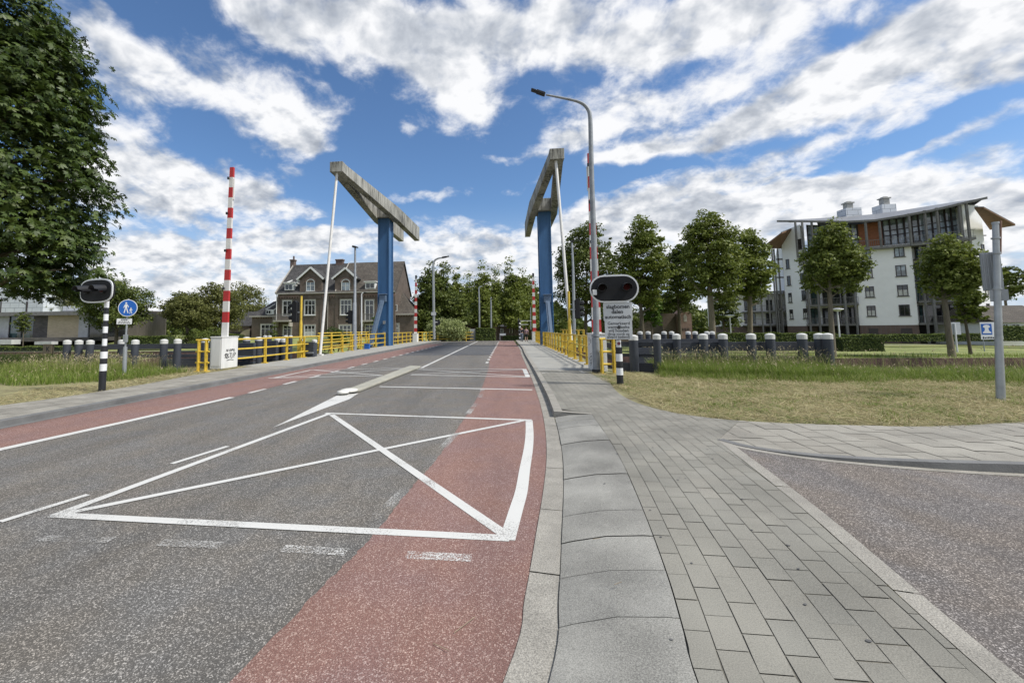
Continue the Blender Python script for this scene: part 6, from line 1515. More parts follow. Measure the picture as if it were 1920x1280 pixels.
def trunk_mesh(t, base, h, r, crown_h, w_, rs, bark='bark', limbs=6):
    b = Vector(base); mb = MB(); lean = Vector((rs.normal(0,.02), rs.normal(0,.02), 0))
    path = [b+Vector((0,0,-.3))]+[b+Vector((lean.x*z+rs.normal(0,.012)*h*.2, lean.y*z, z)) for z in (0,.12*h,.5*h,h,h+crown_h*.35,h+crown_h*.7)]
    mb.tube(path, [r*1.5,r*1.25,r*1.02,r*.9,r*.78,r*.45,r*.12], 9)
    for i in range(limbs):
        a = i*2.4+rs.random(); z = h*.92+crown_h*(.02+.4*i/limbs); s = b+Vector((lean.x*z, lean.y*z, z)); e = s+Vector((math.cos(a)*w_*.34, math.sin(a)*w_*.34, crown_h*rs.uniform(.12,.3)))
        mb.tube([s, s.lerp(e,.5)+Vector((0,0,-crown_h*.03)), e], [r*.42,r*.26,r*.07], 6)
    return mb.build('trunk', bark, t)
TREES = 0
def tree(label, px, pyt, pyc, pyg, Y, wpx, kind='round', leaf='leaf_lime', r=.16, n=9000, ls=.30, bark='bark', name='lime_tree', cat='tree', group=None, seed=None, dens=1.35, per=30, gz=None, sub=None, cr=None):
    global TREES; TREES += 1; rs = np.random.RandomState(seed or (100+TREES))
    b = P(px, pyg, Y); 
    if gz is not None: b.z = gz
    top = P(px, pyt, Y).z; zc = P(px, pyc, Y).z; w_ = abs(P(px+wpx/2, (pyt+pyc)/2, Y).x-P(px-wpx/2, (pyt+pyc)/2, Y).x); xc = P(px, (pyt+pyc)/2, Y).x
    t = thing(name, label, cat, (b.x, Y, b.z), group); hc = top-zc
    trunk_mesh(t, (b.x, Y, b.z), max(.3, zc-b.z), r, hc, w_, rs, bark)
    lob = lobes_for(rs, kind, w_, hc); q, nn, rn = crown_pts(rs, lob, int(n*dens/per), per, cr or w_*.085)
    q = q+np.array([xc, Y, zc]); v = leaf_quads(q, nn, ls, rs)
    np_mesh('crown', v, 4, leaf, rn, parent=t); return t
def bush(label, px, pyt, pyg, Y, wpx, leaf='leaf_hedge', n=4000, ls=.2, name='bush', cat='bush', dep=None, gz=None, group=None, seed=None):
    global TREES; TREES += 1; rs = np.random.RandomState(seed or (300+TREES)); b = P(px, pyg, Y)
    if gz is not None: b.z = gz
    h = P(px, pyt, Y).z-b.z; w_ = wpx*Y/800; d = dep or w_*.7; lob = [(0,0,h*.42,w_*.42,d*.42,h*.48)]+[(rs.uniform(-.33,.33)*w_, rs.uniform(-.3,.3)*d, h*rs.uniform(.3,.7), w_*.2, d*.22, h*.26) for _ in range(7)]
    q, nn, rn = crown_pts(rs, lob, n//24, 24, min(w_,h)*.13); q[:,2] = np.maximum(q[:,2], .03); q = q+np.array([b.x, Y, b.z]); v = leaf_quads(q, nn, ls, rs)
    t = thing(name, label, cat, (b.x, Y, b.z), group); np_mesh('foliage', v, 4, leaf, rn, parent=t)
    mb = MB()
    for i in range(5): a = i*1.26; mb.tube([b+Vector((0,0,-.1)), b+Vector((math.cos(a)*w_*.25, math.sin(a)*d*.25, h*.7))], [.05,.015], 6)
    mb.build('stems', 'bark', t); return t
def hedge(label, p0, p1, wd, h, leaf='leaf_hedge', n=6000, ls=.1, group='clipped hedges', name='hedge'):
    rs = np.random.RandomState(int(abs(p0[0]*7+p1[0]*13)) % 1000); p0, p1 = Vector(p0), Vector(p1); u = p1-p0; L_ = u.length; u.normalize(); nn = Vector((u.y,-u.x,0))
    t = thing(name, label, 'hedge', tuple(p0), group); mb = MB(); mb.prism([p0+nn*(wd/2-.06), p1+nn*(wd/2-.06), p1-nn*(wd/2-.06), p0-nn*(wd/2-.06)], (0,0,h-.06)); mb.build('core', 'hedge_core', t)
    f = rs.random(n); s = rs.random(n)*L_; up = rs.random(n)*h; dd = (rs.random(n)-.5)*wd; sd = np.where(rs.random(n) < .5, -1, 1); C = np.zeros((n,3)); Nn = np.zeros((n,3))
    ft = wd/(wd+h); top = f < ft*1.2; end = (~top) & (f > .97)
    bump_ = .05*np.sin(s*1.7)+.04*np.sin(s*4.1)
    off_ = np.where(top, dd, sd*(wd/2-.03+rs.normal(0,.025,n))); zz2 = np.where(top, h-.03+rs.normal(0,.035,n)+bump_, up+bump_*up/h); ss = np.where(end, np.where(rs.random(n)<.5, 0, L_), s); off_ = np.where(end, dd, off_)
    C = np.array(p0)+np.outer(ss, np.array(u))+np.outer(off_, np.array(nn)); C[:,2] = p0.z+zz2
    Nn = np.where(top[:,None], np.array([0,0,1.]), np.outer(sd, np.array(nn))+np.array([0,0,.4])); v = leaf_quads(C, Nn, ls, rs, .7, .6)
    np_mesh('foliage', v, 4, leaf, rs.random(n), parent=t); return t
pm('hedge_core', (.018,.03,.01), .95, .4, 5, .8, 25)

# ---- the big chestnut at the left edge: palmate leaves in hanging clusters
def chestnut():
    rs = np.random.RandomState(11); Y = 15.0; bx = P(-112, 600, Y).x; b = Vector((bx, Y+1.0, .12))
    t = thing('chestnut_tree', 'large dark chestnut tree filling the left edge of the view', 'tree', tuple(b))
    mb = MB(); mb.tube([b+Vector((0,0,-.3)), b+Vector((0,0,1.4)), b+Vector((.1,0,3.4)), b+Vector((0,.1,7)), b+Vector((.1,0,12)), b+Vector((0,0,16))], [.55,.42,.38,.3,.18,.04], 12)
    tips = []
    for i in range(22):
        a = i*2.4; z = 3.0+i*.55; L_ = 4.6*(1-.5*(i/22)**2); s = b+Vector((0,0,z)); e = s+Vector((math.cos(a)*L_, math.sin(a)*L_, 1.2)); m_ = s.lerp(e,.5)+Vector((0,0,.5)); mb.tube([s, m_, e], [.13,.08,.03], 7); tips.append(e)
    mb.build('trunk', 'bark', t)
    edge = [(4,-15.0),(9.0,0)]
    # envelope radius by height, measured against the crown's right-hand outline
    def env(z):
        pts = [(2.5,3.0),(3.4,4.2),(4.6,4.3),(6.0,4.5),(7.2,4.4),(8.4,4.75),(9.4,4.4),(10.5,4.1),(12.5,3.8),(15,3.5),(17,2.6),(18.5,1.0)]
        for (z0,r0),(z1,r1) in zip(pts, pts[1:]):
            if z0 <= z <= z1: return (r0+(r1-r0)*(z-z0)/(z1-z0))
        return .5
    C = []; Nn = []; Rn = []
    for k in range(1900):
        z = rs.uniform(3.3, 17.2); a = rs.uniform(0, 2*math.pi)
        if z < 3.7+1.9*max(0,-math.sin(a))-.5*max(0,math.cos(a)): continue
        e = env(z)*(1+.07*math.sin(a*3+z*1.3)+.06*math.sin(a*7-z*2.1)); f = rs.random()**.42; r = e*(.25+.75*f)
        if r > e*.97: r = e*.97
        c = np.array([b.x+math.cos(a)*r, b.y+math.sin(a)*r, z-.35*(r/e)**2]); m = int(rs.uniform(8,19)); tone = rs.random()
        q = c+rs.normal(0,1,(m,3))*np.array([.34,.34,.17]); C.append(q); o = np.array([math.cos(a),math.sin(a),0])*.6+np.array([0,0,.8]); Nn.append(np.tile(o,(m,1))); Rn.append(np.clip(tone*.6+rs.random(m)*.5-.05,0,1))
    C = np.concatenate(C); Nn = np.concatenate(Nn); Rn = np.concatenate(Rn); n = len(C)
    nn = Nn+rs.normal(0,.45,(n,3)); nn /= np.linalg.norm(nn,axis=1,keepdims=True); ax = np.cross(nn, rs.normal(0,1,(n,3))); ax /= np.linalg.norm(ax,axis=1,keepdims=True); bx_ = np.cross(nn, ax)
    out = []; rn = []
    for j, (ang, ln) in enumerate(((-1.9,.6),(-1.0,.85),(-.33,1.0),(.4,1.0),(1.05,.85),(1.95,.6))):
        S_ = rs.uniform(.20,.30,(n,1))*ln; d = ax*math.cos(ang)+bx_*math.sin(ang); s = np.cross(nn, d); droop = -nn*.28; tip = C+(d+droop)*S_; mid = C+(d*.62+droop*.3)*S_; w_ = S_*.20
        out.append(np.stack([C, mid+s*w_, tip, mid-s*w_],axis=1)); rn.append(np.clip(Rn+rs.normal(0,.06,n),0,1))
    v = np.concatenate(out).reshape(-1,3); np_mesh('crown', v, 4, 'leaf_chestnut', np.concatenate(rn), parent=t)
chestnut()
# ---- right bank, trees before and beside the apartments
g1 = 'lime trees along the far lawn'
tree('broad round lime tree directly right of the right blue tower', 1097, 418, 606, 640, 60, 122, 'round', 'leaf_dark', .3, 15000, .36, group=g1, gz=-1)
tree('narrow dark tree between the round lime and the next bushy lime', 1146, 448, 600, 640, 64, 40, 'oval', 'leaf_dark', .2, 4000, .34, group=g1, gz=-1)
tree('bushy lime tree right of the tall lamp post, above the black signal', 1206, 414, 585, 640, 54, 104, 'oval', 'leaf_lime', .28, 13000, .34, group=g1, gz=-1.05)
tree('dense low lime tree behind the tallest lime tree', 1276, 455, 585, 640, 60, 86, 'round', 'leaf_dark', .22, 9000, .34, group=g1, gz=-1.05)
tree('tallest lime tree with a stout brown trunk, left of the apartments', 1336, 396, 562, 628, 47, 112, 'oval', 'leaf_lime', .33, 15000, .30, bark='bark_pale', group=g1, gz=-1.05)
tree('lime tree just left of the white apartment building', 1405, 430, 570, 628, 50, 92, 'oval', 'leaf_lime', .28, 11000, .30, bark='bark_pale', group=g1, gz=-1.05)
tree('lime tree with pale trunk in front of the left half of the white apartments', 1562, 424, 552, 658, 39.5, 112, 'round', 'leaf_lime', .20, 11000, .25, bark='bark_pale', group=g1, gz=-1.05)
tree('lime tree with pale trunk in front of the right half of the white apartments', 1784, 449, 566, 659, 39.5, 122, 'round', 'leaf_lime', .22, 12000, .25, bark='bark_pale', group=g1, gz=-1.05)
tree('small young lime tree beside the right-hand lime before the apartments', 1819, 541, 604, 652, 43, 52, 'oval', 'leaf_lime', .12, 4500, .22, group=g1, gz=-1.05)
tree('bright yellow-green young tree in the shade behind the right signal', 1222, 556, 612, 640, 56, 42, 'oval', 'leaf_bright', .1, 3500, .26, name='young_tree', gz=-1)
tree('grey-green tree low behind the brick tower, left of the balcony block', 1360, 545, 620, 640, 66, 60, 'round', 'leaf_dark', .15, 5000, .3, name='broadleaf_tree', gz=-1)
tree('dark tree filling the gap behind the right text signs', 1160, 560, 625, 640, 78, 90, 'round', 'leaf_dark', .2, 6000, .4, name='broadleaf_tree', gz=-1)
tree('dark tree behind the brick tower on the far lawn', 1262, 545, 612, 640, 74, 80, 'round', 'leaf_dark', .2, 6000, .4, name='broadleaf_tree', gz=-1)
tree('distant tree rising behind the right edge roof', 1893, 500, 560, 620, 80, 60, 'round', 'leaf_dark', .2, 4000, .4, name='broadleaf_tree', gz=-1)
# ---- centre: two rows of trees along the road beyond the bridge
g2 = 'tall trees along the road beyond the bridge'
CT = [(805,490,612,66,70,'cone','tall pointed dark tree behind the far left lamp post'),(829,487,612,68,56,'cone','second tall dark tree right of the far left lamp post'),(857,508,615,80,52,'cone','middle-height tree left of the gap in the central trees'),(880,513,615,88,48,'cone','lower tree in the gap between the two central clumps'),
 (907,491,613,72,56,'cone','tall tree left of the slim central lamp'),(929,503,613,84,48,'cone','tree right of the slim central lamp'),(958,487,612,74,52,'cone','tallest pointed tree of the right central clump'),(979,503,613,84,44,'cone','pointed tree left of the far right barrier'),(998,515,613,92,40,'cone','farthest pointed tree behind the far right barrier')]
for i, (px, a, b, Y, w_, k, lab) in enumerate(CT):
    tree(lab, px, a, b, 640, Y, w_, k, 'leaf_dark' if i in (0,1) else 'leaf_lime', .22, 9000, .42, group=g2, gz=-1.2, per=26, cr=.75)
tree('round low tree in the shade under the central clump, left', 845, 548, 612, 640, 66, 74, 'round', 'leaf_dark', .2, 7000, .4, name='broadleaf_tree', gz=-1.1)
tree('round low tree filling under the central clump, middle', 900, 545, 608, 640, 90, 80, 'round', 'leaf_dark', .25, 7000, .45, name='broadleaf_tree', gz=-1.1)
tree('round low tree filling under the central clump, right', 965, 545, 606, 640, 80, 84, 'round', 'leaf_lime', .2, 7000, .42, name='broadleaf_tree', gz=-1.1)
tree('dark tree between the right blue tower and the central clump', 1008, 535, 612, 640, 96, 50, 'round', 'leaf_dark', .2, 5000, .45, name='broadleaf_tree', gz=-1.1)
tree('slim dark tree between the brick house and the central trees', 787, 560, 622, 640, 66, 30, 'oval', 'leaf_dark', .12, 3500, .34, name='broadleaf_tree', gz=-1)
# ---- left
tree('dark green tree behind the round blue sign at the left', 218, 523, 618, 645, 44, 106, 'round', 'leaf_dark', .2, 12000, .26, name='broadleaf_tree', gz=.1)
tree('small young tree in front of the green glass of the modern house', 42, 584, 626, 664, 40.5, 26, 'oval', 'leaf_dark', .06, 2600, .14, name='young_tree', gz=-.3)
tree('olive-green spreading tree behind the left fender posts', 350, 548, 618, 640, 46, 90, 'round', 'leaf_olive', .2, 10000, .26, name='broadleaf_tree', gz=-.2)
tree('olive tree right of the spreading one, behind the raised left boom', 402, 534, 622, 640, 50, 96, 'round', 'leaf_olive', .22, 10000, .28, name='broadleaf_tree', gz=-.6)
tree('airy pale tree with sky showing through, left of the brick house', 462, 532, 600, 640, 72, 88, 'round', 'leaf_olive', .25, 4200, .36, name='broadleaf_tree', gz=-1, per=16)
tree('pale tree with loose foliage behind the modern house roof', 118, 545, 590, 620, 62, 76, 'round', 'leaf_olive', .2, 5000, .3, name='broadleaf_tree', gz=.5)
tree('small tree top at the far left behind the grey building', -4, 525, 575, 620, 75, 50, 'round', 'leaf_olive', .2, 2500, .35, name='broadleaf_tree', gz=.5)
bush('dark low bush at the foot of the olive trees, left of the barrier', 370, 612, 650, 45, 120, 'leaf_dark', 5000, .2, gz=-.5)
bush('dark magnolia bush before the left wing of the brick house', 512, 600, 640, 52, 22, 'leaf_dark', 1500, .18, gz=-1)
bush('bright green rounded bush on the terrace before the brick house', 634, 610, 640, 50, 46, 'leaf_bright', 3500, .2, gz=-1)
bush('small climbing plant beside the brace of the left blue tower', 704, 590, 620, 50, 14, 'leaf_bright', 800, .16, gz=2.0)
bush('pale-tipped leafy climber shrub spilling over the far railing', 840, 592, 640, 57.5, 84, 'leaf_pale', 14000, .24, dep=3, gz=-.3)
bush('green bush right of the pale climber by the grey gate pillar', 872, 611, 640, 60, 24, 'leaf_hedge', 2000, .2, gz=-.3)
tree('narrow conifer-like shrub behind the right pull rod', 1055, 603, 628, 640, 46, 14, 'cone', 'leaf_hedge', .06, 900, .14, name='shrub', cat='shrub', gz=-1)
def hg(label, px0, px1, pyt, pyb, Y, wd=1.2, **k):
    a, b = P(px0, pyb, Y), P(px1, pyb, Y); b.z = a.z; hedge(label, a, b, wd, P((px0+px1)/2, pyt, Y).z-a.z, **k)
hg('clipped green hedge block at the end of the road by the grey pillar', 893, 929, 616, 639, 60, 3, n=6000, ls=.16)
hg('long dark clipped hedge along the foot of the white apartments', 1368, 1960, 627.5, 642, 58, 1.3, n=26000, ls=.15)
hg('nearer clipped hedge behind the right fender posts', 1350, 1562, 625, 641, 46, 1.3, n=14000, ls=.13)
hg('short thick hedge block right of the pale trunk on the lawn', 1570, 1646, 634.5, 658, 40.6, 1.4, n=9000, ls=.12)
hg('low dark hedge along the road end beside the two people', 944, 1000, 630, 640, 64, 1.0, n=3000, ls=.15, leaf='leaf_dark')
hg('dark clipped hedge before the grey timber fence at the left', 236, 318, 631, 652, 42, 1.4, n=8000, ls=.12, leaf='leaf_hedge')
hg('low hedge strip along the left bank in front of the modern house', -60, 125, 650, 659, 39.8, 1.2, n=7000, ls=.1, leaf='leaf_hedge')
hg('hedge at the right edge in front of the grey-roofed villa', 1862, 1990, 612, 634, 54, 1.2, n=7000, ls=.15)
hg('green hedge on the far quay behind the left railing', 400, 452, 627, 645, 41, 1.2, n=4000, ls=.13, leaf='leaf_dark')

# ---- distant tree line closing the horizon
rs = np.random.RandomState(77); n = 60000; az_ = rs.uniform(-1.25, 1.3, n); rr_ = rs.uniform(150, 190, n); hh_ = 7.5+2.6*np.sin(az_*23)+1.8*np.sin(az_*57+1)+1.2*np.sin(az_*131)
C = np.stack([rr_*np.sin(az_)/np.cos(az_)**.3, rr_*np.cos(az_)*.9+10, -1.0+hh_*rs.random(n)**.8], 1)
tag(np_mesh('far_wood', leaf_quads(C, np.tile([0,-.6,.6],(n,1)), 1.5, rs, .8), 4, 'leaf_dark', rs.random(n)), 'distant belt of trees closing the horizon behind the houses', 'trees', kind='stuff')
# ------------------------------------------------------------------ tall grass and cut hay
def blades(name, mat_, pts, h0, h1, wd, rs, lean=.35, rlo=0, rhi=1, seed_heads=0.0):
    n = len(pts); h = rs.uniform(h0, h1, (n,1)); a = rs.uniform(0, 2*np.pi, n); d = np.stack([np.cos(a), np.sin(a), np.zeros(n)], 1); pr = np.stack([-np.sin(a), np.cos(a), np.zeros(n)], 1)
    ln = rs.uniform(.05, lean, (n,1)); up = np.array([0,0,1.]); b = pts; m = b+up*h*.55+d*h*ln*.35; t = b+up*h*(1-ln*.35)+d*h*ln; w_ = wd*rs.uniform(.6,1.3,(n,1))
    q1 = np.stack([b-pr*w_, b+pr*w_, m+pr*w_*.8, m-pr*w_*.8], 1); q2 = np.stack([m-pr*w_*.8, m+pr*w_*.8, t+pr*w_*.15, t-pr*w_*.15], 1)
    r = np.clip(rs.uniform(rlo, rhi, n), 0, 1); V = [q1, q2]; R_ = [r, np.clip(r+.1, 0, 1)]; M = [np.zeros(n), np.zeros(n)]
    if seed_heads:
        k = rs.random(n) < seed_heads; tt, dd, pp = t[k], d[k], pr[k]; kk = len(tt); s = rs.uniform(.06,.13,(kk,1)); ax = dd*.7+up*.5
        V.append(np.stack([tt-ax*s*.1, tt+pp*s*.12+ax*s*.5, tt+ax*s*1.1, tt-pp*s*.12+ax*s*.5], 1)); R_.append(rs.random(kk)); M.append(np.ones(kk))
    return np.concatenate(V).reshape(-1,3), np.concatenate(R_), np.concatenate(M)
def fieldpts(rs, n, x0, x1, yfun0, yfun1, zfun=None):
    x = rs.uniform(x0, x1, n); y0 = np.array([yfun0(v) for v in x]); y1 = np.array([yfun1(v) for v in x]); y = y0+(y1-y0)*rs.random(n)
    z = np.array([gz_near(a, b) for a, b in zip(x, y)]); return np.stack([x, y, z], 1)
rs = np.random.RandomState(5)
def verge_lo(x):
    c = [a.y+(b.y-a.y)*(x-a.x)/(b.x-a.x) for a, b in zip(VG, VG[1:]) if min(a.x,b.x) <= x <= max(a.x,b.x) and abs(b.x-a.x) > 1e-6]
    return min(c)+.25 if c else 9.0
def front_r(x): return 13.35+.28*math.sin(x*1.3)+.15*math.sin(x*3.7)+.9*smooth(5.6,4.9,x)-.9*smooth(11,20,x)
pts = fieldpts(rs, 26000, 5.0, 9.6, front_r, lambda x: 16.35); va, ra, ma = blades('g', 0, pts, .18, .52, .0045, rs, .55, .0, .8, .03)
pts = fieldpts(rs, 42000, 8.8, 27, front_r, lambda x: 15.1+.4*math.sin(x*1.9)); vb, rb, mb_ = blades('g', 0, pts, .14, .36, .0045, rs, .55, .0, .85, .03)
v, r, m = np.concatenate([va, vb]), np.concatenate([ra, rb]), np.concatenate([ma, mb_])
pts2 = np.concatenate([fieldpts(rs, 4200, 5.1, 9.8, lambda x: front_r(x)+.9, lambda x: 16.35), fieldpts(rs, 1600, 9.5, 27, lambda x: front_r(x)+.6, lambda x: 15.6)]); v2, r2, m2 = blades('g', 0, pts2, .42, .95, .0026, rs, .7, .3, 1.0, .3)
pts3 = fieldpts(rs, 20000, 4.6, 27, lambda x: front_r(x)-.7, lambda x: front_r(x)+.3); v3, r3, m3 = blades('g', 0, pts3, .06, .3, .004, rs, .8, .1, .9, 0)
cc = fieldpts(rs, 150, 3.0, 16, lambda x: min(14.5, verge_lo(x)), lambda x: 13.6)
pts4 = np.repeat(cc, 45, axis=0)+np.concatenate([rs.normal(0,.11,(150*45,2)), np.zeros((150*45,1))], 1); v4, r4, m4 = blades('g', 0, pts4, .03, .13, .0045, rs, .9, .1, .8, 0)
tag(np_mesh('tall_grass', np.concatenate([v,v2,v3,v4]), 4, ['grass_tall','grass_seed'], np.concatenate([r,r2,r3,r4]), np.concatenate([m,m2,m3,m4])), 'tall green uncut grass with seed heads along the right canal bank', 'grass', kind='stuff')
pts = fieldpts(rs, 42000, -30, -11.9, lambda x: 10.9 + .35*math.sin(x*1.1)+1.6*smooth(-14.5,-12.2,x), lambda x: near_bank(x)-.9)
pts = pts[(pts[:,0] < -14.6) | (pts[:,1] < 15.0+rs.normal(0,.15,len(pts)))]
v, r, m = blades('g', 0, pts, .10, .34, .006, rs, .6, .0, .85, .03)
pts2 = fieldpts(rs, 2200, -19, -13.6, lambda x: 13.2, lambda x: near_bank(x)-1.0); v2, r2, m2 = blades('g', 0, pts2, .4, .7, .0035, rs, .5, .5, 1.0, .7)
tag(np_mesh('tall_grass', np.concatenate([v,v2]), 4, ['grass_tall','grass_seed'], np.concatenate([r,r2]), np.concatenate([m,m2])), 'rough green grass on the bank left of the road', 'grass', kind='stuff')
def straw(pts, rs, l0=.06, l1=.22, wd=.0028, rise=.05):
    n = len(pts); a = rs.uniform(0, 2*np.pi, n); l = rs.uniform(l0, l1, (n,1)); el_ = rs.normal(0, .22, n); d = np.stack([np.cos(a)*np.cos(el_), np.sin(a)*np.cos(el_), np.abs(np.sin(el_))], 1); pr = np.stack([-np.sin(a), np.cos(a), rs.normal(0,.4,n)], 1)
    b = pts+np.stack([np.zeros(n), np.zeros(n), rs.random(n)*rise], 1); w_ = wd*rs.uniform(.6,1.5,(n,1)); e = b+d*l; return np.stack([b-pr*w_, b+pr*w_, e+pr*w_*.5, e-pr*w_*.5], 1).reshape(-1,3)
VGs = [(p.x, p.y) for p in VG]
def verge_y(x):
    c = [y0+(y1-y0)*(x-x0)/(x1-x0) for (x0,y0),(x1,y1) in zip(VGs, VGs[1:]) if min(x0,x1) <= x <= max(x0,x1) and abs(x1-x0) > 1e-6]
    if c: return min(c)
    return VGs[-1][1] if x > VGs[-1][0] else 14.8
pts = fieldpts(rs, 150000, 2.75, 19, lambda x: verge_y(x)-.02-.05*math.sin(x*5), lambda x: min(15.3, front_r(x)+.3) if x > 4.3 else 15.0)
clump = np.sin(pts[:,0]*2.1+np.sin(pts[:,1]*2.7)*1.4)*np.sin(pts[:,1]*1.9+.7)+.6*np.sin(pts[:,0]*6.3+pts[:,1]*4.1)
v = straw(pts, rs); rr = np.clip(rs.normal(.5,.2,len(pts))+.09*clump, 0, .86)
g_ = (rs.random(len(pts)) < np.clip(.12-.35*clump, .03, .65)); rr[g_] = 1.0
tag(np_mesh('cut_hay', v, 4, 'hay', rr), 'straw-coloured mown hay lying on the verge right of the footway', 'hay', kind='stuff')
def lv0(x): return 6.2 if x < -12.6 else 12.0
ptl = fieldpts(rs, 60000, -22, -10.35, lambda x: 5.5, lambda x: 17.2)
ln_ = [G(0,760,.1), G(90,748,.1), G(185,734,.1), G(270,720,.1), G(361,703,.1), Vector((-10.95,17.4,0))]
def left_x(y):
    for a, b in zip(ln_, ln_[1:]):
        if a.y <= y <= b.y: return a.x+(b.x-a.x)*(y-a.y)/(b.y-a.y)
    return ln_[0].x if y < ln_[0].y else -10.95
keep = np.array([p[0] < left_x(p[1])+.03 and p[0] > left_x(p[1])-1.9-.5*math.sin(p[1]*2) for p in ptl]); ptl = ptl[keep]
v = straw(ptl, rs, .06, .2, .0035); tag(np_mesh('cut_hay', v, 4, 'hay', np.clip(rs.normal(.5,.25,len(ptl)),0,1)), 'dry mown grass along the left footway edge', 'hay', kind='stuff')
# lawn blades on the far right bank edge and reed tufts along the quay
pts = np.stack([rs.uniform(14,60,5000), 38.6+rs.random(5000)*3.0, np.full(5000,-1.05)], 1); v, r, m = blades('g', 0, pts, .1, .4, .012, rs, .5, .1, .8, 0)
tag(np_mesh('bank_grass', v, 4, ['grass_tall','grass_seed'], r, m), 'short grass fringing the quay across the canal', 'grass', kind='stuff')

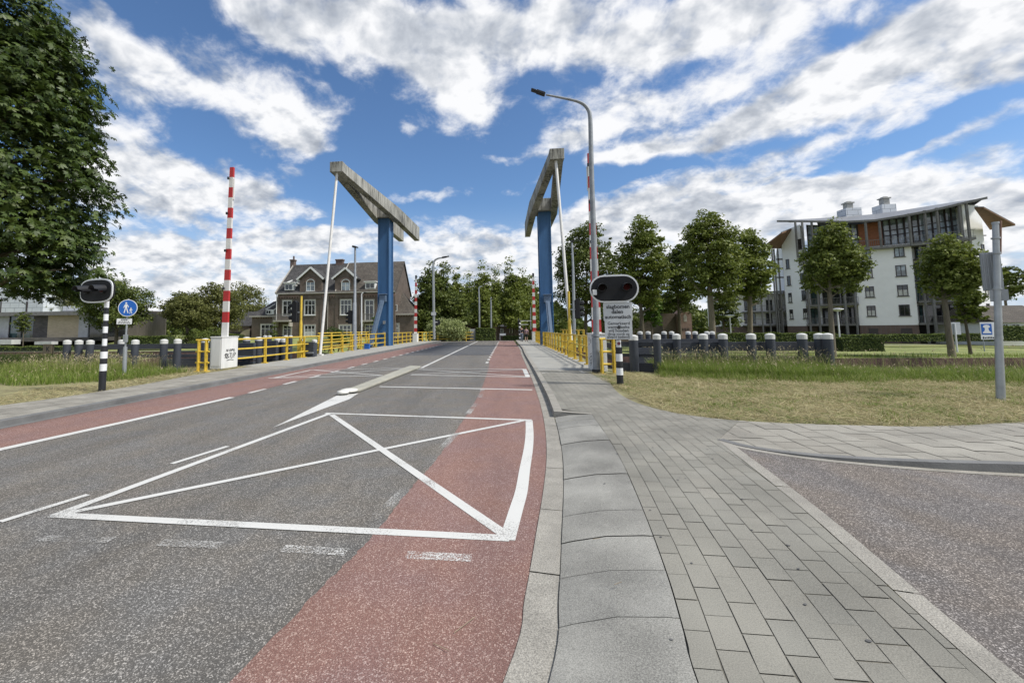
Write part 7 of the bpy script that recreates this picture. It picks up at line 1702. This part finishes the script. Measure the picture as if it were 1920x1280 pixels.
# ------------------------------------------------------------------ two people at the far end of the bridge
pm('skin', (.42,.27,.20), .6, .05, 5); pm('cloth_navy', (.02,.024,.035), .85, .2, 8); pm('cloth_jeans', (.16,.19,.24), .85, .2, 8); pm('cloth_rose', (.30,.20,.23), .85, .5, 14); pm('cloth_black', (.02,.02,.022), .85, .2, 8); pm('hair_dark', (.03,.02,.015), .7, .2, 20)
def person(label, x, y, z, hgt, facing, stride, top_m, leg_m, sleeves, bare_calf):
    s = hgt/1.75; t = thing('person', label, 'person', (x, y, z), 'people walking at the far end of the bridge')
    J = {'pelvis':(0,0,.95,.125,.1),'waist':(0,0,1.1,.12,.09),'chest':(0,0,1.32,.16,.105),'neck':(0,0,1.48,.055,.055),'chin':(0,-.01,1.55,.06,.065),'head':(0,-.015,1.64,.078,.095),'crown':(0,0,1.73,.055,.065)}
    E_ = [('pelvis','waist'),('waist','chest'),('chest','neck'),('neck','chin'),('chin','head'),('head','crown')]
    for sd_, nm in ((-1,'l'),(1,'r')):
        st_ = stride*sd_
        J['hip'+nm] = (sd_*.09,0,.88,.09,.09); J['knee'+nm] = (sd_*.10,-st_*.13-.02,.5,.06,.06); J['ankle'+nm] = (sd_*.10,-st_*.24+.04,.09,.04,.04); J['toe'+nm] = (sd_*.11,-st_*.24-.13,.03,.035,.03)
        J['sh'+nm] = (sd_*.18,0,1.4,.055,.055); J['elb'+nm] = (sd_*.23,st_*.08,1.13,.04,.04); J['wr'+nm] = (sd_*.22,st_*.12-.07,.90,.028,.028); J['hand'+nm] = (sd_*.215,st_*.12-.09,.81,.03,.02)
        E_ += [('pelvis','hip'+nm),('hip'+nm,'knee'+nm),('knee'+nm,'ankle'+nm),('ankle'+nm,'toe'+nm),('chest','sh'+nm),('sh'+nm,'elb'+nm),('elb'+nm,'wr'+nm),('wr'+nm,'hand'+nm)]
    def skin_obj(name, joints, edges, grow, mat_, root, sub=1):
        idx = {k: i for i, k in enumerate(joints)}; me = bpy.data.meshes.new(name)
        me.from_pydata([(J[k][0]*s, J[k][1]*s, J[k][2]*s) for k in joints], [(idx[a], idx[b]) for a, b in edges], []); me.materials.append(MATS[mat_])
        o = link_mesh(name, me, t); o.rotation_euler = (0,0,facing); md = o.modifiers.new('skin','SKIN'); md.use_smooth_shade = True
        for k in joints: d = me.skin_vertices[0].data[idx[k]]; d.radius = ((J[k][3]+grow)*s, (J[k][4]+grow)*s); d.use_root = (k == root)
        ss = o.modifiers.new('sub','SUBSURF'); ss.levels = sub; ss.render_levels = sub; return o
    skin_obj('body', list(J), E_, 0, 'skin', 'pelvis', 2)
    tj = ['waist','chest','shl','shr','elbl','elbr','pelvis'] + (['wrl','wrr'] if sleeves else []); te = [('pelvis','waist'),('waist','chest'),('chest','shl'),('chest','shr'),('shl','elbl'),('shr','elbr')] + ([('elbl','wrl'),('elbr','wrr')] if sleeves else [])
    skin_obj('jacket' if sleeves else 'shirt', tj, te, .018, top_m, 'pelvis')
    lj = ['pelvis','hipl','hipr','kneel','kneer']+([] if bare_calf else ['anklel','ankler']); le = [('pelvis','hipl'),('pelvis','hipr'),('hipl','kneel'),('hipr','kneer')]+([] if bare_calf else [('kneel','anklel'),('kneer','ankler')])
    skin_obj('trousers', lj, le, .016, leg_m, 'pelvis')
    for nm in 'lr':
        a = Vector(J['ankle'+nm][:3])*s; b = Vector(J['toe'+nm][:3])*s; rt_ = Matrix.Rotation(facing, 3, 'Z'); mb = MB(); A_ = rt_@(a+Vector((0,.03,-.06))*s)+Vector((x,y,z)); B_ = rt_@(b+Vector((0,-.02,0)))+Vector((x,y,z)); A_.z = B_.z = z+.045; mb.beam(A_, B_, .085, .085); mb.build('shoe', 'cloth_black', t, bevel=.02)
    mb = MB(); mb.lathe((x+J['head'][0], y+.01, z+1.60*s), [(.085*s,0),(.102*s,.05),(.098*s,.12),(.06*s,.165),(.01,.175)], 14); mb.build('hair', 'hair_dark', t)
    # face: nose and eyes on the side the head looks to
    f = Matrix.Rotation(facing, 3, 'Z')@Vector((0,-1,0)); u_ = Vector((-f.y, f.x, 0)); c = Vector((x, y, z+1.64*s)); mb = MB()
    for q in (-.032,.032): mb.box(c+f*.1*s+u_*q, (.02,.02,.012))
    mb.box(c+f*.1*s+Vector((0,0,-.06)), (.04,.015,.01)); mb.build('face_detail', 'hair_dark', t)
pp = P(977.5, 639, 50.5)
person('person in a dark jacket and light grey jeans walking by the banded post', P(978,620,50).x, 50, .11, 1.78, R(170), .7, 'cloth_navy', 'cloth_jeans', True, False)
person('person in a rose patterned top and dark shorts by the right railing', P(986.5,620,49.6).x, 49.6, .11, 1.66, R(175), -.6, 'cloth_rose', 'cloth_black', False, True)
# a little litter: dry stems and specks on the near paving
mb = MB()
for (x, y, a, l_) in ((852,1185,.9,.16),(812,1205,-.5,.1),(1112,1010,.1,.05),(1152,1095,.4,.05)):
    g = G(x, y, .012 if x < 1000 else .105); mb.beam((g.x, g.y, g.z), (g.x+math.cos(a)*l_, g.y+math.sin(a)*l_, g.z+.006), .003, .002)
tag(mb.build('dry_stems', 'board_wood'), 'few thin dry grass stems lying on the red lane and slabs', 'dry stems', kind='stuff')
